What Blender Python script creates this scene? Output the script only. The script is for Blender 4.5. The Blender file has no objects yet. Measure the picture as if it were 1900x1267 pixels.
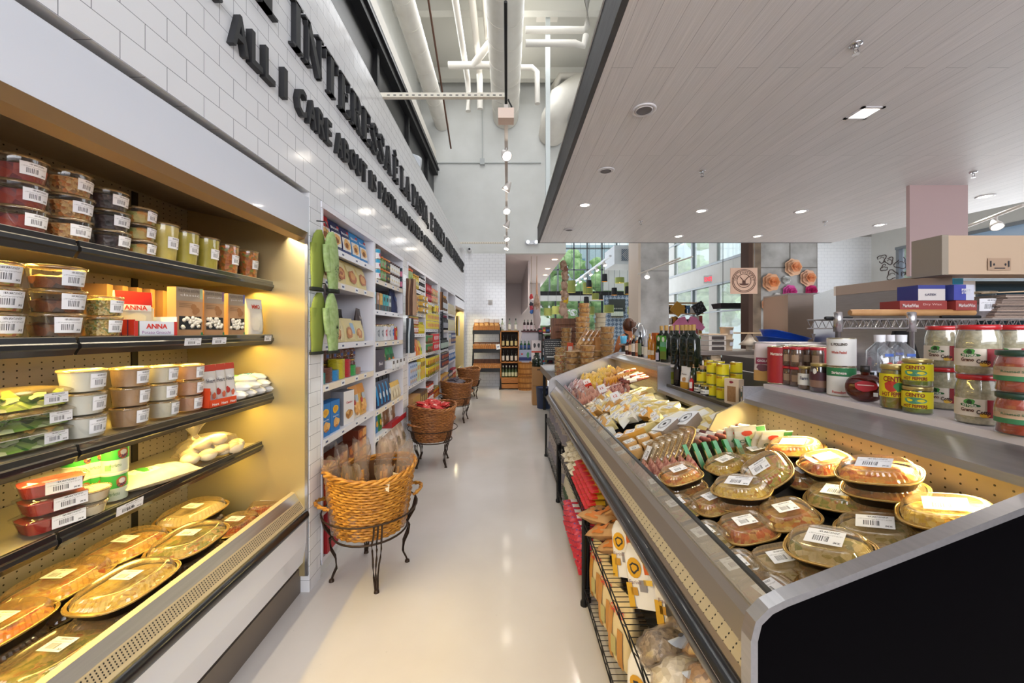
import bpy, bmesh, math, random
from mathutils import Vector, Matrix, noise
from math import sin, cos, pi, radians as R
random.seed(7)
SC = bpy.context.scene
COL = SC.collection
# -- camera, sky, exposure
F = 722.0; HOR = 614.0; CX = 941.0; EYE = 1.48
cam_d = bpy.data.cameras.new('camera')
cam_d.sensor_width = 36.0; cam_d.lens = F / 1900 * 36.0
cam_d.shift_x = 9.0 / 1900; cam_d.shift_y = -19.5 / 1900
cam_d.clip_start = 0.02; cam_d.clip_end = 300
cam = bpy.data.objects.new('camera', cam_d); COL.objects.link(cam)
cam.location = (0, 0, EYE); cam.rotation_euler = (pi/2, 0, 0)
SC.camera = cam
SC.view_settings.view_transform = 'Standard'
SC.view_settings.look = 'None'
SC.view_settings.gamma = 1.0
SC.view_settings.use_curve_mapping = False
SC.view_settings.exposure = 0.13
cy = SC.cycles
cy.max_bounces = 7; cy.diffuse_bounces = 3; cy.glossy_bounces = 3; cy.transparent_max_bounces = 24
cy.transmission_bounces = 3; cy.caustics_reflective = False; cy.caustics_refractive = False
cy.sample_clamp_indirect = 4.0
w = bpy.data.worlds.new('World'); SC.world = w; w.use_nodes = True
nt = w.node_tree; bg = nt.nodes['Background']
SKY = nt.nodes.new('ShaderNodeTexSky'); SKY.sky_type = 'HOSEK_WILKIE'
SKY.sun_direction = (0.3, -0.4, 0.86); SKY.turbidity = 5
mixs = nt.nodes.new('ShaderNodeMixRGB'); mixs.inputs[0].default_value = 0.75
mixs.inputs[2].default_value = (0.86, 0.90, 1.0, 1)
nt.links.new(SKY.outputs[0], mixs.inputs[1]); nt.links.new(mixs.outputs[0], bg.inputs[0])
bg.inputs[1].default_value = 2.0
def area(name, loc, rot, sx, sy, power, col=(1, 1, 1), spread=180):
 d = bpy.data.lights.new(name, 'AREA'); d.shape = 'RECTANGLE'; d.size = sx; d.size_y = sy
 d.energy = power; d.color = col; d.spread = R(spread)
 o = bpy.data.objects.new(name, d); COL.objects.link(o); o.location = loc; o.rotation_euler = rot
 return o
def spot(name, loc, target, power, col=(1, .86, .68), ang=70, blend=.6, r=.04):
 d = bpy.data.lights.new(name, 'SPOT'); d.energy = power; d.color = col; d.spot_size = R(ang)
 d.spot_blend = blend; d.shadow_soft_size = r
 o = bpy.data.objects.new(name, d); COL.objects.link(o); o.location = loc
 v = Vector(target) - Vector(loc); o.rotation_euler = v.to_track_quat('-Z', 'Y').to_euler()
 return o
# daylight through far and street-side glazing; rear and overhead panels are added fill
area('added_fill_rear', (1.6, -2.9, 3.1), (R(100), 0, 0), 6.5, 2.4, 260, (.94, .95, 1), 150)  # added fill light, unseen, aimed slightly upward from behind the viewer
area('added_fill_overhead', (-.2, 5.0, 7.6), (0, 0, 0), 2.6, 9.0, 260, (.95, .97, 1))  # added fill facing down; the clerestory panes are black
area('daylight_shopfront_far', (5.0, 19.4, 3.2), (R(-90), 0, 0), 8.0, 5.5, 330, (.93, .97, 1))
area('daylight_street_side', (8.8, 5.6, 2.6), (R(90), 0, R(90)), 5.0, 2.6, 130, (.93, .97, 1))
# case lamps: warm strips inside the refrigerated cases
YEL = (1, .70, .15)
area('case_strip_top', (-1.24, 1.1, 2.02), (0, R(-38), 0), .04, 2.1, 16, (1, .86, .62), 150)
for i, (x, z, p) in enumerate([(-1.44, 1.70, 11), (-1.44, 1.40, 9), (-1.44, 1.07, 11), (-1.52, .80, 6.5)]):
 area('shelf_strip', (x, 1.1, z), (0, R(-12), 0), .03, 2.1, p, YEL, 165)
area('counter_strip_near', (1.21, 1.38, 1.10), (0, R(44), 0), .03, 1.1, 9, (1, .82, .38), 120)
area('counter_strip_middle', (1.21, 2.5, .985), (0, R(30), 0), .03, .95, 9, (1, .82, .38), 140)
area('counter_strip_far', (1.21, 3.85, 1.15), (0, R(35), 0), .03, 1.2, 9, (1, .82, .38), 140)
area('second_case_strip', (-1.3, 9.3, 2.0), (0, R(-20), 0), .04, 1.5, 16, (1, .85, .5), 165)
# -- helpers
def PX(u, v, Y):
 return Vector(((u - CX) / F * Y, Y, EYE - (v - HOR) / F * Y))
def onZ(u, v, z):
 Y = (EYE - z) * F / (v - HOR); return Vector(((u - CX) / F * Y, Y, z))
def onX(u, v, X):
 Y = X * F / (u - CX); return Vector((X, Y, EYE - (v - HOR) / F * Y))
def lin(h):
 h = h.lstrip('#'); c = [int(h[i:i+2], 16) / 255 for i in (0, 2, 4)]
 return tuple(x / 12.92 if x <= .04045 else ((x + .055) / 1.055) ** 2.4 for x in c) + (1,)
_M = {}
def newmat(k):
 m = bpy.data.materials.new(k); m.use_nodes = True; _M[k] = m
 return m, m.node_tree, m.node_tree.nodes['Principled BSDF']
def pm(h, rough=.5, metal=0.0, coat=0.0, em=0.0, spec=.5):
 k = 'surface_%s_%g_%g_%g_%g' % (h.strip('#'), rough, metal, coat, em)
 if k in _M: return _M[k]
 m, t, b = newmat(k)
 b.inputs['Base Color'].default_value = lin(h); b.inputs['Roughness'].default_value = rough
 b.inputs['Metallic'].default_value = metal; b.inputs['Coat Weight'].default_value = coat
 b.inputs['Specular IOR Level'].default_value = spec
 if em: b.inputs['Emission Color'].default_value = lin(h); b.inputs['Emission Strength'].default_value = em
 return m
def N(t, typ, **kw):
 n = t.nodes.new('ShaderNode' + typ)
 for a, v in kw.items():
  if a.startswith('i_'): n.inputs[int(a[2:]) if a[2:].isdigit() else a[2:]].default_value = v
  else: setattr(n, a, v)
 return n
def ramp(t, src, stops):
 r = t.nodes.new('ShaderNodeValToRGB'); e = r.color_ramp.elements
 while len(e) < len(stops): e.new(.5)
 for i, (p, h) in enumerate(stops): e[i].position = p; e[i].color = lin(h)
 t.links.new(src, r.inputs[0]); return r.outputs[0]
def noisy(k, stops, scale=20, rough=.6, detail=4, metal=0, bump=0, stretch=(1, 1, 1), kind='noise', coat=0):
 if k in _M: return _M[k]
 m, t, b = newmat(k)
 tc = N(t, 'TexCoord'); mp = N(t, 'Mapping'); mp.inputs['Scale'].default_value = stretch
 t.links.new(tc.outputs['Object'], mp.inputs[0])
 if kind == 'noise': n = N(t, 'TexNoise'); n.inputs['Scale'].default_value = scale; n.inputs['Detail'].default_value = detail; out = n.outputs[0]
 else: n = N(t, 'TexVoronoi'); n.inputs['Scale'].default_value = scale; out = n.outputs['Color']
 t.links.new(mp.outputs[0], n.inputs[0])
 t.links.new(ramp(t, out, stops), b.inputs['Base Color'])
 b.inputs['Roughness'].default_value = rough; b.inputs['Metallic'].default_value = metal; b.inputs['Coat Weight'].default_value = coat
 if bump:
  bp = N(t, 'Bump'); bp.inputs['Strength'].default_value = bump; bp.inputs['Distance'].default_value = .004
  t.links.new(out if kind == 'noise' else n.outputs['Distance'], bp.inputs['Height']); t.links.new(bp.outputs[0], b.inputs['Normal'])
 return m
def clear(k, tint='ffffff', gloss=.2, haze=.04, rough=.06, hz='ffffff'):
 if k in _M: return _M[k]
 m = bpy.data.materials.new(k); m.use_nodes = True; _M[k] = m; t = m.node_tree; t.nodes.clear()
 o = N(t, 'OutputMaterial'); tr = N(t, 'BsdfTransparent'); tr.inputs[0].default_value = lin(tint)
 g = N(t, 'BsdfGlossy'); g.inputs['Roughness'].default_value = rough; d = N(t, 'BsdfDiffuse'); d.inputs[0].default_value = lin(hz)
 m1 = N(t, 'MixShader'); m2 = N(t, 'MixShader'); lw = N(t, 'LayerWeight'); lw.inputs[0].default_value = .35
 mu = N(t, 'Math', operation='MULTIPLY_ADD'); mu.inputs[1].default_value = gloss * 1.6; mu.inputs[2].default_value = gloss * .35; mu.use_clamp = True
 t.links.new(lw.outputs['Facing'], mu.inputs[0]); t.links.new(mu.outputs[0], m1.inputs[0])
 t.links.new(tr.outputs[0], m1.inputs[1]); t.links.new(g.outputs[0], m1.inputs[2])
 m2.inputs[0].default_value = haze; t.links.new(m1.outputs[0], m2.inputs[1]); t.links.new(d.outputs[0], m2.inputs[2])
 t.links.new(m2.outputs[0], o.inputs[0]); return m
class MB:
 """collects shapes with per-face materials and builds ONE mesh object"""
 def __init__(s): s.v = []; s.f = []; s.m = []; s.s = []; s.uv = {}; s.mats = []; s.X = Matrix()
 def mi(s, m):
  if m not in s.mats: s.mats.append(m)
  return s.mats.index(m)
 def add(s, vs, fs, m, smooth=False, T=None, uv=None):
  b = len(s.v); X = s.X @ T if T is not None else s.X
  s.v += [tuple(X @ Vector(p)) for p in vs]; i = s.mi(m)
  for k, f in enumerate(fs):
   if uv: s.uv[len(s.f)] = [uv[j] for j in f]
   s.f.append(tuple(b + j for j in f)); s.m.append(i); s.s.append(smooth)
  return s
 def box(s, x0, x1, y0, y1, z0, z1, m, T=None):
  v = [(x, y, z) for x in (x0, x1) for y in (y0, y1) for z in (z0, z1)]
  return s.add(v, [(0, 1, 3, 2), (4, 6, 7, 5), (0, 4, 5, 1), (2, 3, 7, 6), (0, 2, 6, 4), (1, 5, 7, 3)], m, False, T)
 def cbox(s, c, d, m, T=None):
  return s.box(c[0]-d[0]/2, c[0]+d[0]/2, c[1]-d[1]/2, c[1]+d[1]/2, c[2]-d[2]/2, c[2]+d[2]/2, m, T)
 def loft(s, loops, m, smooth=True, caps=(True, True), T=None, closed=True):
  n = len(loops[0]); v = [p for l in loops for p in l]; f = []
  for a in range(len(loops) - 1):
   for i in range(n if closed else n - 1):
    j = (i + 1) % n; f.append((a*n+i, a*n+j, (a+1)*n+j, (a+1)*n+i))
  s.add(v, f, m, smooth, T)
  if closed:
   if caps[0]: s.add(loops[0], [tuple(range(n))[::-1]], m, False, T)
   if caps[1]: s.add(loops[-1], [tuple(range(n))], m, False, T)
  return s
 def lathe(s, prof, n, m, c=(0, 0, 0), T=None, caps=(True, True), smooth=True, sq=1.0):
  L = [[(c[0]+r*cos(2*pi*i/n), c[1]+r*sq*sin(2*pi*i/n), c[2]+z) for i in range(n)] for r, z in prof]
  return s.loft(L, m, smooth, caps, T)
 def tube(s, pts, r, n, m, T=None, closed=False):
  pts = [Vector(p) for p in pts]; L = []; up = Vector((0, 0, 1)); k = len(pts)
  for i, p in enumerate(pts):
   if closed: d = pts[(i+1) % k] - pts[i-1]
   else: d = (pts[min(i+1, k-1)] - pts[max(i-1, 0)])
   d.normalize(); a = d.cross(up)
   if a.length < .05: a = d.cross(Vector((1, 0, 0)))
   a.normalize(); b = a.cross(d); rr = r[i] if isinstance(r, (list, tuple)) else r
   L.append([tuple(p + a*rr*cos(2*pi*j/n) + b*rr*sin(2*pi*j/n)) for j in range(n)])
  if closed: L.append(L[0])
  return s.loft(L, m, True, (not closed, not closed), T)
 def poly(s, pts, m, T=None, smooth=False): return s.add(pts, [tuple(range(len(pts)))], m, smooth, T)
 def prism(s, pts, ext, m, T=None):
  """2-D outline in x,z pushed along y from 0 to ext"""
  n = len(pts); a = [(x, 0, z) for x, z in pts]; b = [(x, ext, z) for x, z in pts]
  f = [tuple(range(n)), tuple(range(n, 2*n))[::-1]] + [(i, i+n, (i+1) % n+n, (i+1) % n) for i in range(n)]
  return s.add(a + b, f, m, False, T)
 Z = 1.0
 def mesh(s, name):
  if MB.Z != 1.0: s.v = [(x, y, z*MB.Z) for x, y, z in s.v]
  me = bpy.data.meshes.new(name); me.from_pydata(s.v, [], s.f)
  for m in s.mats: me.materials.append(m)
  me.polygons.foreach_set('material_index', s.m); me.polygons.foreach_set('use_smooth', s.s)
  if s.uv:
   u = me.uv_layers.new(name='UVMap').data
   for p in me.polygons:
    q = s.uv.get(p.index)
    if q:
     for li, c in zip(p.loop_indices, q): u[li].uv = c
  me.update(); return me
 def build(s, name, parent=None, label=None):
  o = bpy.data.objects.new(name, s.mesh(name)); COL.objects.link(o)
  if parent is not None: o.parent = parent
  if label: o['label'] = label
  return o
def tag(o, label, cat, group=None, kind=None):
 o['label'] = label; o['category'] = cat
 if group: o['group'] = group
 if kind: o['kind'] = kind
 return o
def root(name, label, cat, loc=(0, 0, 0), rz=0, group=None):
 o = bpy.data.objects.new(name, None); COL.objects.link(o); o.location = loc; o.rotation_euler = (0, 0, rz)
 o.empty_display_size = .05
 return tag(o, label, cat, group)
def struct(name, mb, parent=None):
 o = mb.build(name, parent)
 if parent is None: o['kind'] = 'structure'
 return o
class Proto:
 """a kind of thing: its parts as meshes, copied part by part for every instance"""
 def __init__(s, name, cat): s.name = name; s.cat = cat; s.parts = []
 def part(s, name, mb, parent=-1, label=None): s.parts.append((name, mb.mesh(name), parent, label)); return len(s.parts) - 1
 def put(s, loc, rz=0, label='', group=None, rot=None, scale=None):
  e = rot if rot is not None else (0, 0, rz)
  if len(s.parts) == 1: o = bpy.data.objects.new(s.name, s.parts[0][1])
  else: o = bpy.data.objects.new(s.name, None); o.empty_display_size = .04
  COL.objects.link(o); o.location = loc
  if isinstance(e, Matrix): o.rotation_euler = e.to_euler()
  else: o.rotation_euler = e
  if scale: o.scale = (scale,)*3 if not isinstance(scale, tuple) else scale
  tag(o, label, s.cat, group)
  if len(s.parts) > 1:
   made = []
   for n, me, p, lb in s.parts:
    c = bpy.data.objects.new(n, me); COL.objects.link(c); c.parent = o if p < 0 else made[p]
    if lb: c['label'] = lb
    made.append(c)
  return o
# text as triangles, cached
_T = {}
def textpoly(s, bold=0.0):
 k = (s, bold)
 if k not in _T:
  cu = bpy.data.curves.new('t', 'FONT'); cu.body = s; cu.resolution_u = 2; cu.offset = bold; cu.align_x = 'CENTER'; cu.align_y = 'CENTER'
  ob = bpy.data.objects.new('t', cu); COL.objects.link(ob); bpy.context.view_layer.update()
  me = bpy.data.meshes.new_from_object(ob.evaluated_get(bpy.context.evaluated_depsgraph_get()))
  vs = [(v.co.x, v.co.y) for v in me.vertices]; fs = [tuple(p.vertices) for p in me.polygons]
  bpy.data.objects.remove(ob); bpy.data.curves.remove(cu); bpy.data.meshes.remove(me)
  xs = [p[0] for p in vs] or [0]; ys = [p[1] for p in vs] or [0]
  wd = max(xs) - min(xs) or 1; ht = max(ys) - min(ys) or 1; mx = (max(xs)+min(xs))/2; my = (max(ys)+min(ys))/2
  _T[k] = ([((x-mx)/wd, (y-my)/ht) for x, y in vs], fs)
 return _T[k]
# print surfaces: (x, z, lift) -> point. flat front faces -Y; wrapped ones go round a cylinder
def flat(y, c=(0, 0)): return lambda x, z, o: (x + c[0], y - o, z + c[1])
def wrap(r, c=(0, 0)): return lambda x, z, o: ((r+o)*sin(x/r) + c[0], -(r+o)*cos(x/r) + c[1], z)
def top(zz): return lambda x, z, o: (x, z, zz + o)
def dtext(mb, S, s, cx, cz, w, h, m, o=.0006, bold=.02, rot=0):
 v, f = textpoly(s, bold); c, n = cos(rot), sin(rot)
 mb.add([S(cx + x*w*c - y*h*n, cz + x*w*n + y*h*c, o) for x, y in v], f, m)
def drect(mb, S, x0, x1, z0, z1, m, o=.0003, n=1, uv=False):
 v = []; u = []
 for i in range(n+1):
  x = x0 + (x1-x0)*i/n; v += [S(x, z0, o), S(x, z1, o)]; u += [(i/n, 0), (i/n, 1)]
 mb.add(v, [(2*i, 2*i+2, 2*i+3, 2*i+1) for i in range(n)], m, n > 1, uv=u if uv else None)
def disc(mb, S, cx, cz, rx, rz, m, o=.0004, n=14, jag=0, seed=0):
 rd = random.Random(seed); v = [S(cx, cz, o)]
 for i in range(n):
  k = 1 + (rd.uniform(-jag, jag) if jag else 0); a = 2*pi*i/n
  v.append(S(cx + rx*k*cos(a), cz + rz*k*sin(a), o))
 mb.add(v, [(0, i+1, (i+1) % n+1) for i in range(n)], m)
def sticker_mat(k='price_sticker', base='f4f4f8'):
 if k in _M: return _M[k]
 m, t, b = newmat(k); uv = N(t, 'UVMap'); sp = N(t, 'SeparateXYZ'); t.links.new(uv.outputs[0], sp.inputs[0])
 def mth(op, a, bb=None, c=None):
  n = N(t, 'Math', operation=op)
  for i, q in enumerate((a, bb, c)):
   if q is None: continue
   if isinstance(q, (int, float)): n.inputs[i].default_value = q
   else: t.links.new(q, n.inputs[i])
  return n.outputs[0]
 def win(s, a, bb): return mth('MULTIPLY', mth('GREATER_THAN', s, a), mth('LESS_THAN', s, bb))
 x, y = sp.outputs[0], sp.outputs[1]
 nz = N(t, 'TexNoise', noise_dimensions='1D'); nz.inputs['Scale'].default_value = 34; nz.inputs['Detail'].default_value = 0
 t.links.new(x, nz.inputs['W'])
 bars = mth('MULTIPLY', mth('MULTIPLY', win(x, .2, .62), win(y, .18, .56)), mth('GREATER_THAN', nz.outputs[0], .5))
 n2 = N(t, 'TexNoise', noise_dimensions='2D'); mp = N(t, 'Mapping'); mp.inputs['Scale'].default_value = (30, 9, 1)
 t.links.new(uv.outputs[0], mp.inputs[0]); t.links.new(mp.outputs[0], n2.inputs[0]); n2.inputs['Scale'].default_value = 1.5
 ink = mth('GREATER_THAN', n2.outputs[0], .5)
 tl = mth('MULTIPLY', mth('MULTIPLY', win(x, .3, .85), win(y, .8, .92)), ink)
 t2 = mth('MULTIPLY', mth('MULTIPLY', mth('MULTIPLY', win(x, .06, .94), win(y, .62, .7)), ink), .5)
 t3 = mth('MULTIPLY', mth('MULTIPLY', win(x, .76, .94), win(y, .12, .26)), ink)
 s = mth('MAXIMUM', mth('MAXIMUM', bars, tl), mth('MAXIMUM', t2, t3))
 mx = N(t, 'MixRGB'); mx.inputs[1].default_value = lin(base); mx.inputs[2].default_value = lin('55555c'); t.links.new(s, mx.inputs[0])
 t.links.new(mx.outputs[0], b.inputs['Base Color']); b.inputs['Roughness'].default_value = .45
 return m
STK = sticker_mat()
WHITE = pm('f2f2f4', .45); BLACK = pm('101114', .45); INK = pm('2a2a30', .6)
def steel_mat():
 m, t, b = newmat('brushed_steel'); tc = N(t, 'TexCoord'); mp = N(t, 'Mapping'); mp.inputs['Scale'].default_value = (25, 1, 25)
 n = N(t, 'TexNoise'); n.inputs['Scale'].default_value = 4; t.links.new(tc.outputs['Object'], mp.inputs[0]); t.links.new(mp.outputs[0], n.inputs[0])
 t.links.new(ramp(t, n.outputs[0], [(.3, 'adacaf'), (.7, 'b5b4b7')]), b.inputs['Base Color'])
 b.inputs['Metallic'].default_value = .9; b.inputs['Roughness'].default_value = .33; return m
STEEL = steel_mat()
CHROME = pm('c9c9cc', .18, 1.0)
CLEAR = clear('clear_plastic', 'f8f8f5', .18, .015)
CLEARLID = clear('clear_plastic_lid', 'f4ecdc', .26, .15, .14, 'd8bb8c')
GLASS = clear('clear_glass', 'f4f7f5', .24, .02, .03)
FILM = clear('crinkled_film', 'faf4ee', .20, .06, .3, 'f4e4d4')
def perf_mat(k, base, metal=.7, rough=.4, sx=.0381, sz=.0254, r=.0042, ax='y'):
 m, t, b = newmat(k); g = N(t, 'NewGeometry'); sp = N(t, 'SeparateXYZ'); t.links.new(g.outputs['Position'], sp.inputs[0])
 def mth(op, a, bb=None):
  n = N(t, 'Math', operation=op)
  for i, q in enumerate((a, bb)):
   if q is None: continue
   if isinstance(q, (int, float)): n.inputs[i].default_value = q
   else: t.links.new(q, n.inputs[i])
  return n.outputs[0]
 def cell(s, p): return mth('MULTIPLY', mth('SUBTRACT', mth('FRACT', mth('DIVIDE', s, p)), .5), p)
 a = cell(sp.outputs[1 if ax == 'y' else 0], sx); c = cell(sp.outputs[2] if ax == 'y' else sp.outputs[1], sz)
 d = mth('SQRT', mth('ADD', mth('POWER', a, 2), mth('POWER', c, 2)))
 hole = mth('LESS_THAN', d, r)
 mx = N(t, 'MixRGB'); mx.inputs[1].default_value = lin(base); mx.inputs[2].default_value = lin('0c0b0a'); t.links.new(hole, mx.inputs[0])
 t.links.new(mx.outputs[0], b.inputs['Base Color'])
 t.links.new(mth('MULTIPLY', mth('SUBTRACT', 1.0, hole), metal), b.inputs['Metallic']); b.inputs['Roughness'].default_value = rough
 return m
# -- setting materials
def tile_mat(k, ax, y0, z0, w=.1557, h=.0815, base='f0f0f2', gr='8f8f94', rough=.12):
 m, t, b = newmat(k); g = N(t, 'NewGeometry'); sp = N(t, 'SeparateXYZ'); cb = N(t, 'CombineXYZ')
 t.links.new(g.outputs['Position'], sp.inputs[0]); t.links.new(sp.outputs[1 if ax == 'x' else 0], cb.inputs[0]); t.links.new(sp.outputs[2], cb.inputs[1])
 mp = N(t, 'Mapping'); mp.inputs['Location'].default_value = (-y0, -z0, 0); t.links.new(cb.outputs[0], mp.inputs[0])
 br = N(t, 'TexBrick'); br.inputs['Color1'].default_value = lin(base); br.inputs['Color2'].default_value = lin(base); br.inputs['Mortar'].default_value = lin(gr)
 br.inputs['Scale'].default_value = 1; br.inputs['Brick Width'].default_value = w; br.inputs['Row Height'].default_value = h
 br.inputs['Mortar Size'].default_value = .0013; br.inputs['Mortar Smooth'].default_value = .2; br.inputs['Bias'].default_value = -1
 t.links.new(mp.outputs[0], br.inputs[0]); t.links.new(br.outputs['Color'], b.inputs['Base Color'])
 n = N(t, 'TexNoise'); n.inputs['Scale'].default_value = 9; t.links.new(g.outputs['Position'], n.inputs[0])
 s = N(t, 'Math', operation='MULTIPLY_ADD'); s.inputs[1].default_value = -3.0; t.links.new(br.outputs['Fac'], s.inputs[0]); t.links.new(n.outputs[0], s.inputs[2])
 bp = N(t, 'Bump'); bp.inputs['Strength'].default_value = .25; bp.inputs['Distance'].default_value = .004
 t.links.new(s.outputs[0], bp.inputs['Height']); t.links.new(bp.outputs[0], b.inputs['Normal']); b.inputs['Roughness'].default_value = rough
 return m
TILE_L = tile_mat('subway_tile_side', 'x', 1.2815 - .5*.1557, 2.2667 - 28*.0815)
TILE_B = tile_mat('subway_tile_end', 'y', 0, 0)
WALLW = noisy('painted_wall', [(.3, 'dcddd9'), (.7, 'e4e5e2')], 2, .75)
PALE = pm('e6dcdb', .7)
def floor_mat():
 m, t, b = newmat('painted_concrete_floor'); g = N(t, 'NewGeometry')
 n = N(t, 'TexNoise'); n.inputs['Scale'].default_value = 1.3; n.inputs['Detail'].default_value = 6; t.links.new(g.outputs['Position'], n.inputs[0])
 n2 = N(t, 'TexNoise'); n2.inputs['Scale'].default_value = 60; n2.inputs['Detail'].default_value = 3; t.links.new(g.outputs['Position'], n2.inputs[0])
 c1 = ramp(t, n.outputs[0], [(.3, 'c5beb8'), (.7, 'd3cdc8')])
 c2 = ramp(t, n2.outputs[0], [(.22, '8d8880'), (.27, 'ffffff')])
 mx = N(t, 'MixRGB', blend_type='MULTIPLY'); mx.inputs[0].default_value = .25; t.links.new(c1, mx.inputs[1]); t.links.new(c2, mx.inputs[2])
 t.links.new(mx.outputs[0], b.inputs['Base Color'])
 t.links.new(ramp(t, n.outputs[0], [(.3, '6a6a6a'), (.7, '4c4c4c')]), b.inputs['Roughness'])
 return m
FLOOR = floor_mat()
def plank_mat():
 m, t, b = newmat('ceiling_planks'); g = N(t, 'NewGeometry'); sp = N(t, 'SeparateXYZ'); cb = N(t, 'CombineXYZ')
 t.links.new(g.outputs['Position'], sp.inputs[0]); t.links.new(sp.outputs[1], cb.inputs[0]); t.links.new(sp.outputs[0], cb.inputs[1])
 br = N(t, 'TexBrick'); br.inputs['Color1'].default_value = lin('eeeaea'); br.inputs['Color2'].default_value = lin('e8e5e5'); br.inputs['Mortar'].default_value = lin('aaa5a8')
 br.inputs['Scale'].default_value = 1; br.inputs['Brick Width'].default_value = 2.44; br.inputs['Row Height'].default_value = .131; br.inputs['Mortar Size'].default_value = .0012
 br.inputs['Mortar Smooth'].default_value = .1; t.links.new(cb.outputs[0], br.inputs[0])
 n = N(t, 'TexNoise'); mp = N(t, 'Mapping'); mp.inputs['Scale'].default_value = (160, 2.5, 1); t.links.new(g.outputs['Position'], mp.inputs[0]); t.links.new(mp.outputs[0], n.inputs[0]); n.inputs['Scale'].default_value = 1
 gr = ramp(t, n.outputs[0], [(.3, 'e8e8e8'), (.7, 'ffffff')])
 mx = N(t, 'MixRGB', blend_type='MULTIPLY'); mx.inputs[0].default_value = .8; t.links.new(br.outputs['Color'], mx.inputs[1]); t.links.new(gr, mx.inputs[2])
 t.links.new(mx.outputs[0], b.inputs['Base Color']); b.inputs['Roughness'].default_value = .42; b.inputs['Specular IOR Level'].default_value = .35
 return m
PLANK = plank_mat()
CONC = noisy('board_marked_concrete', [(.25, '8e8b87'), (.5, 'b0adaa'), (.75, 'c3c1bf')], 2.6, .85, 9, bump=.3)
CONCD = noisy('dark_concrete', [(.25, '6b5c50'), (.5, '83715f'), (.75, '9a8673')], 4, .85, 8)
DARKP = noisy('charcoal_board', [(.3, '3b3b3e'), (.7, '4b4b4e')], 5, .6, 4, stretch=(1, 1, 8))
BLKW = pm('1b1b1e', .35); BLKF = pm('0f0f11', .5)
DUCTW = pm('ebe6dc', .55)
def S1(name, *boxes):
 mb = MB()
 for b in boxes: mb.box(*b)
 return struct(name, mb)
# floor and outside ground
S1('floor', (-2.6, 9.3, -3.2, 21, -.1, 0, FLOOR))
# shelving wall: a tiled box that stands 3.58 m high
S1('wall_left', (-1.12, -1.95, -3.2, 10.4, 2.265, 3.58, TILE_L),
   (-1.12, -1.30, 2.205, 2.335, 0, 2.265, TILE_L), (-1.12, -1.30, 4.19, 4.37, 0, 2.265, TILE_L),
   (-1.12, -1.30, 6.29, 6.48, 0, 2.265, TILE_L), (-1.12, -1.30, 8.36, 8.43, 0, 2.265, TILE_L),
   (-1.12, -1.30, 10.2, 10.4, 0, 2.265, TILE_L),
   (-1.93, -1.97, -3.2, 10.4, 0, 2.265, WALLW), (-1.13, -1.2, 2.335, 8.36, 0, .075, WALLW))
S1('wall_clerestory', (-1.96, -2.05, -3.2, 10.4, 3.5, 6.0, BLKW), (-2.3, -2.4, -3.2, 10.4, 6.0, 8.3, WALLW), (-1.9, -2.4, -3.2, 10.4, 5.92, 6.28, DUCTW))
mb = MB()
for y in [-1.5, .3, 2.1, 3.9, 5.7, 7.5, 9.3]: mb.box(-1.90, -1.98, y, y+.09, 3.5, 5.9, BLKF)
mb.box(-1.84, -1.98, -3.2, 10.35, 5.62, 5.92, BLKF); mb.box(-1.80, -1.86, -3.2, 10.35, 5.74, 5.78, BLKW)
mb.box(-1.88, -1.98, -3.2, 10.35, 4.6, 4.7, BLKF)
struct('trim_1', mb)
S1('wall_back', (-2.4, -.04, 10.4, 10.55, 0, 3.55, TILE_B), (-2.4, 1.57, 10.4, 10.55, 3.55, 8.3, WALLW), (1.57, 5.2, 10.4, 10.55, 6.2, 8.3, WALLW))
S1('wall_corridor', (-.14, -.04, 10.55, 17, 0, 3.55, PALE), (-.1, 1.45, 17, 17.1, 0, 3.55, PALE), (.62, .66, 11.5, 17, 2.2, 3.55, PALE))
S1('ceiling_passage', (-.1, 1.57, 10.56, 20, 3.552, 3.65, PALE))
S1('ceiling', (-2.4, 9.4, -3.2, 21, 8.19, 8.35, pm('cfcdc4', .8)))
mb = MB()
for y in (1.2, 3.4, 5.6, 7.8, 9.9): mb.box(-2.3, 3.2, y, y+.16, 7.9, 8.19, pm('dad8cf', .75))
struct('ceiling_beam', mb)
# dropped plank ceiling over the counters, charcoal fascia
CZ = 3.13
mb = MB()
mb.poly([(.605, -3.2, CZ), (.605, 7.26, CZ), (6.07, 7.26, CZ), (6.62, 4.9, CZ), (7.3, 1.5, CZ), (7.8, -3.2, CZ)][::-1], PLANK)
mb.poly([(.56, -3.2, CZ+.28), (.56, 7.3, CZ+.28), (6.1, 7.3, CZ+.28), (6.65, 4.9, CZ+.28), (7.8, -3.2, CZ+.28)], WALLW)
struct('ceiling_dropped', mb)
mb = MB()
mb.box(.57, .607, -3.2, 7.30, CZ-.004, CZ+.28, DARKP); mb.box(.57, 6.07, 7.262, 7.30, CZ, CZ+.28, DARKP)
struct('trim_2', mb)
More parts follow.
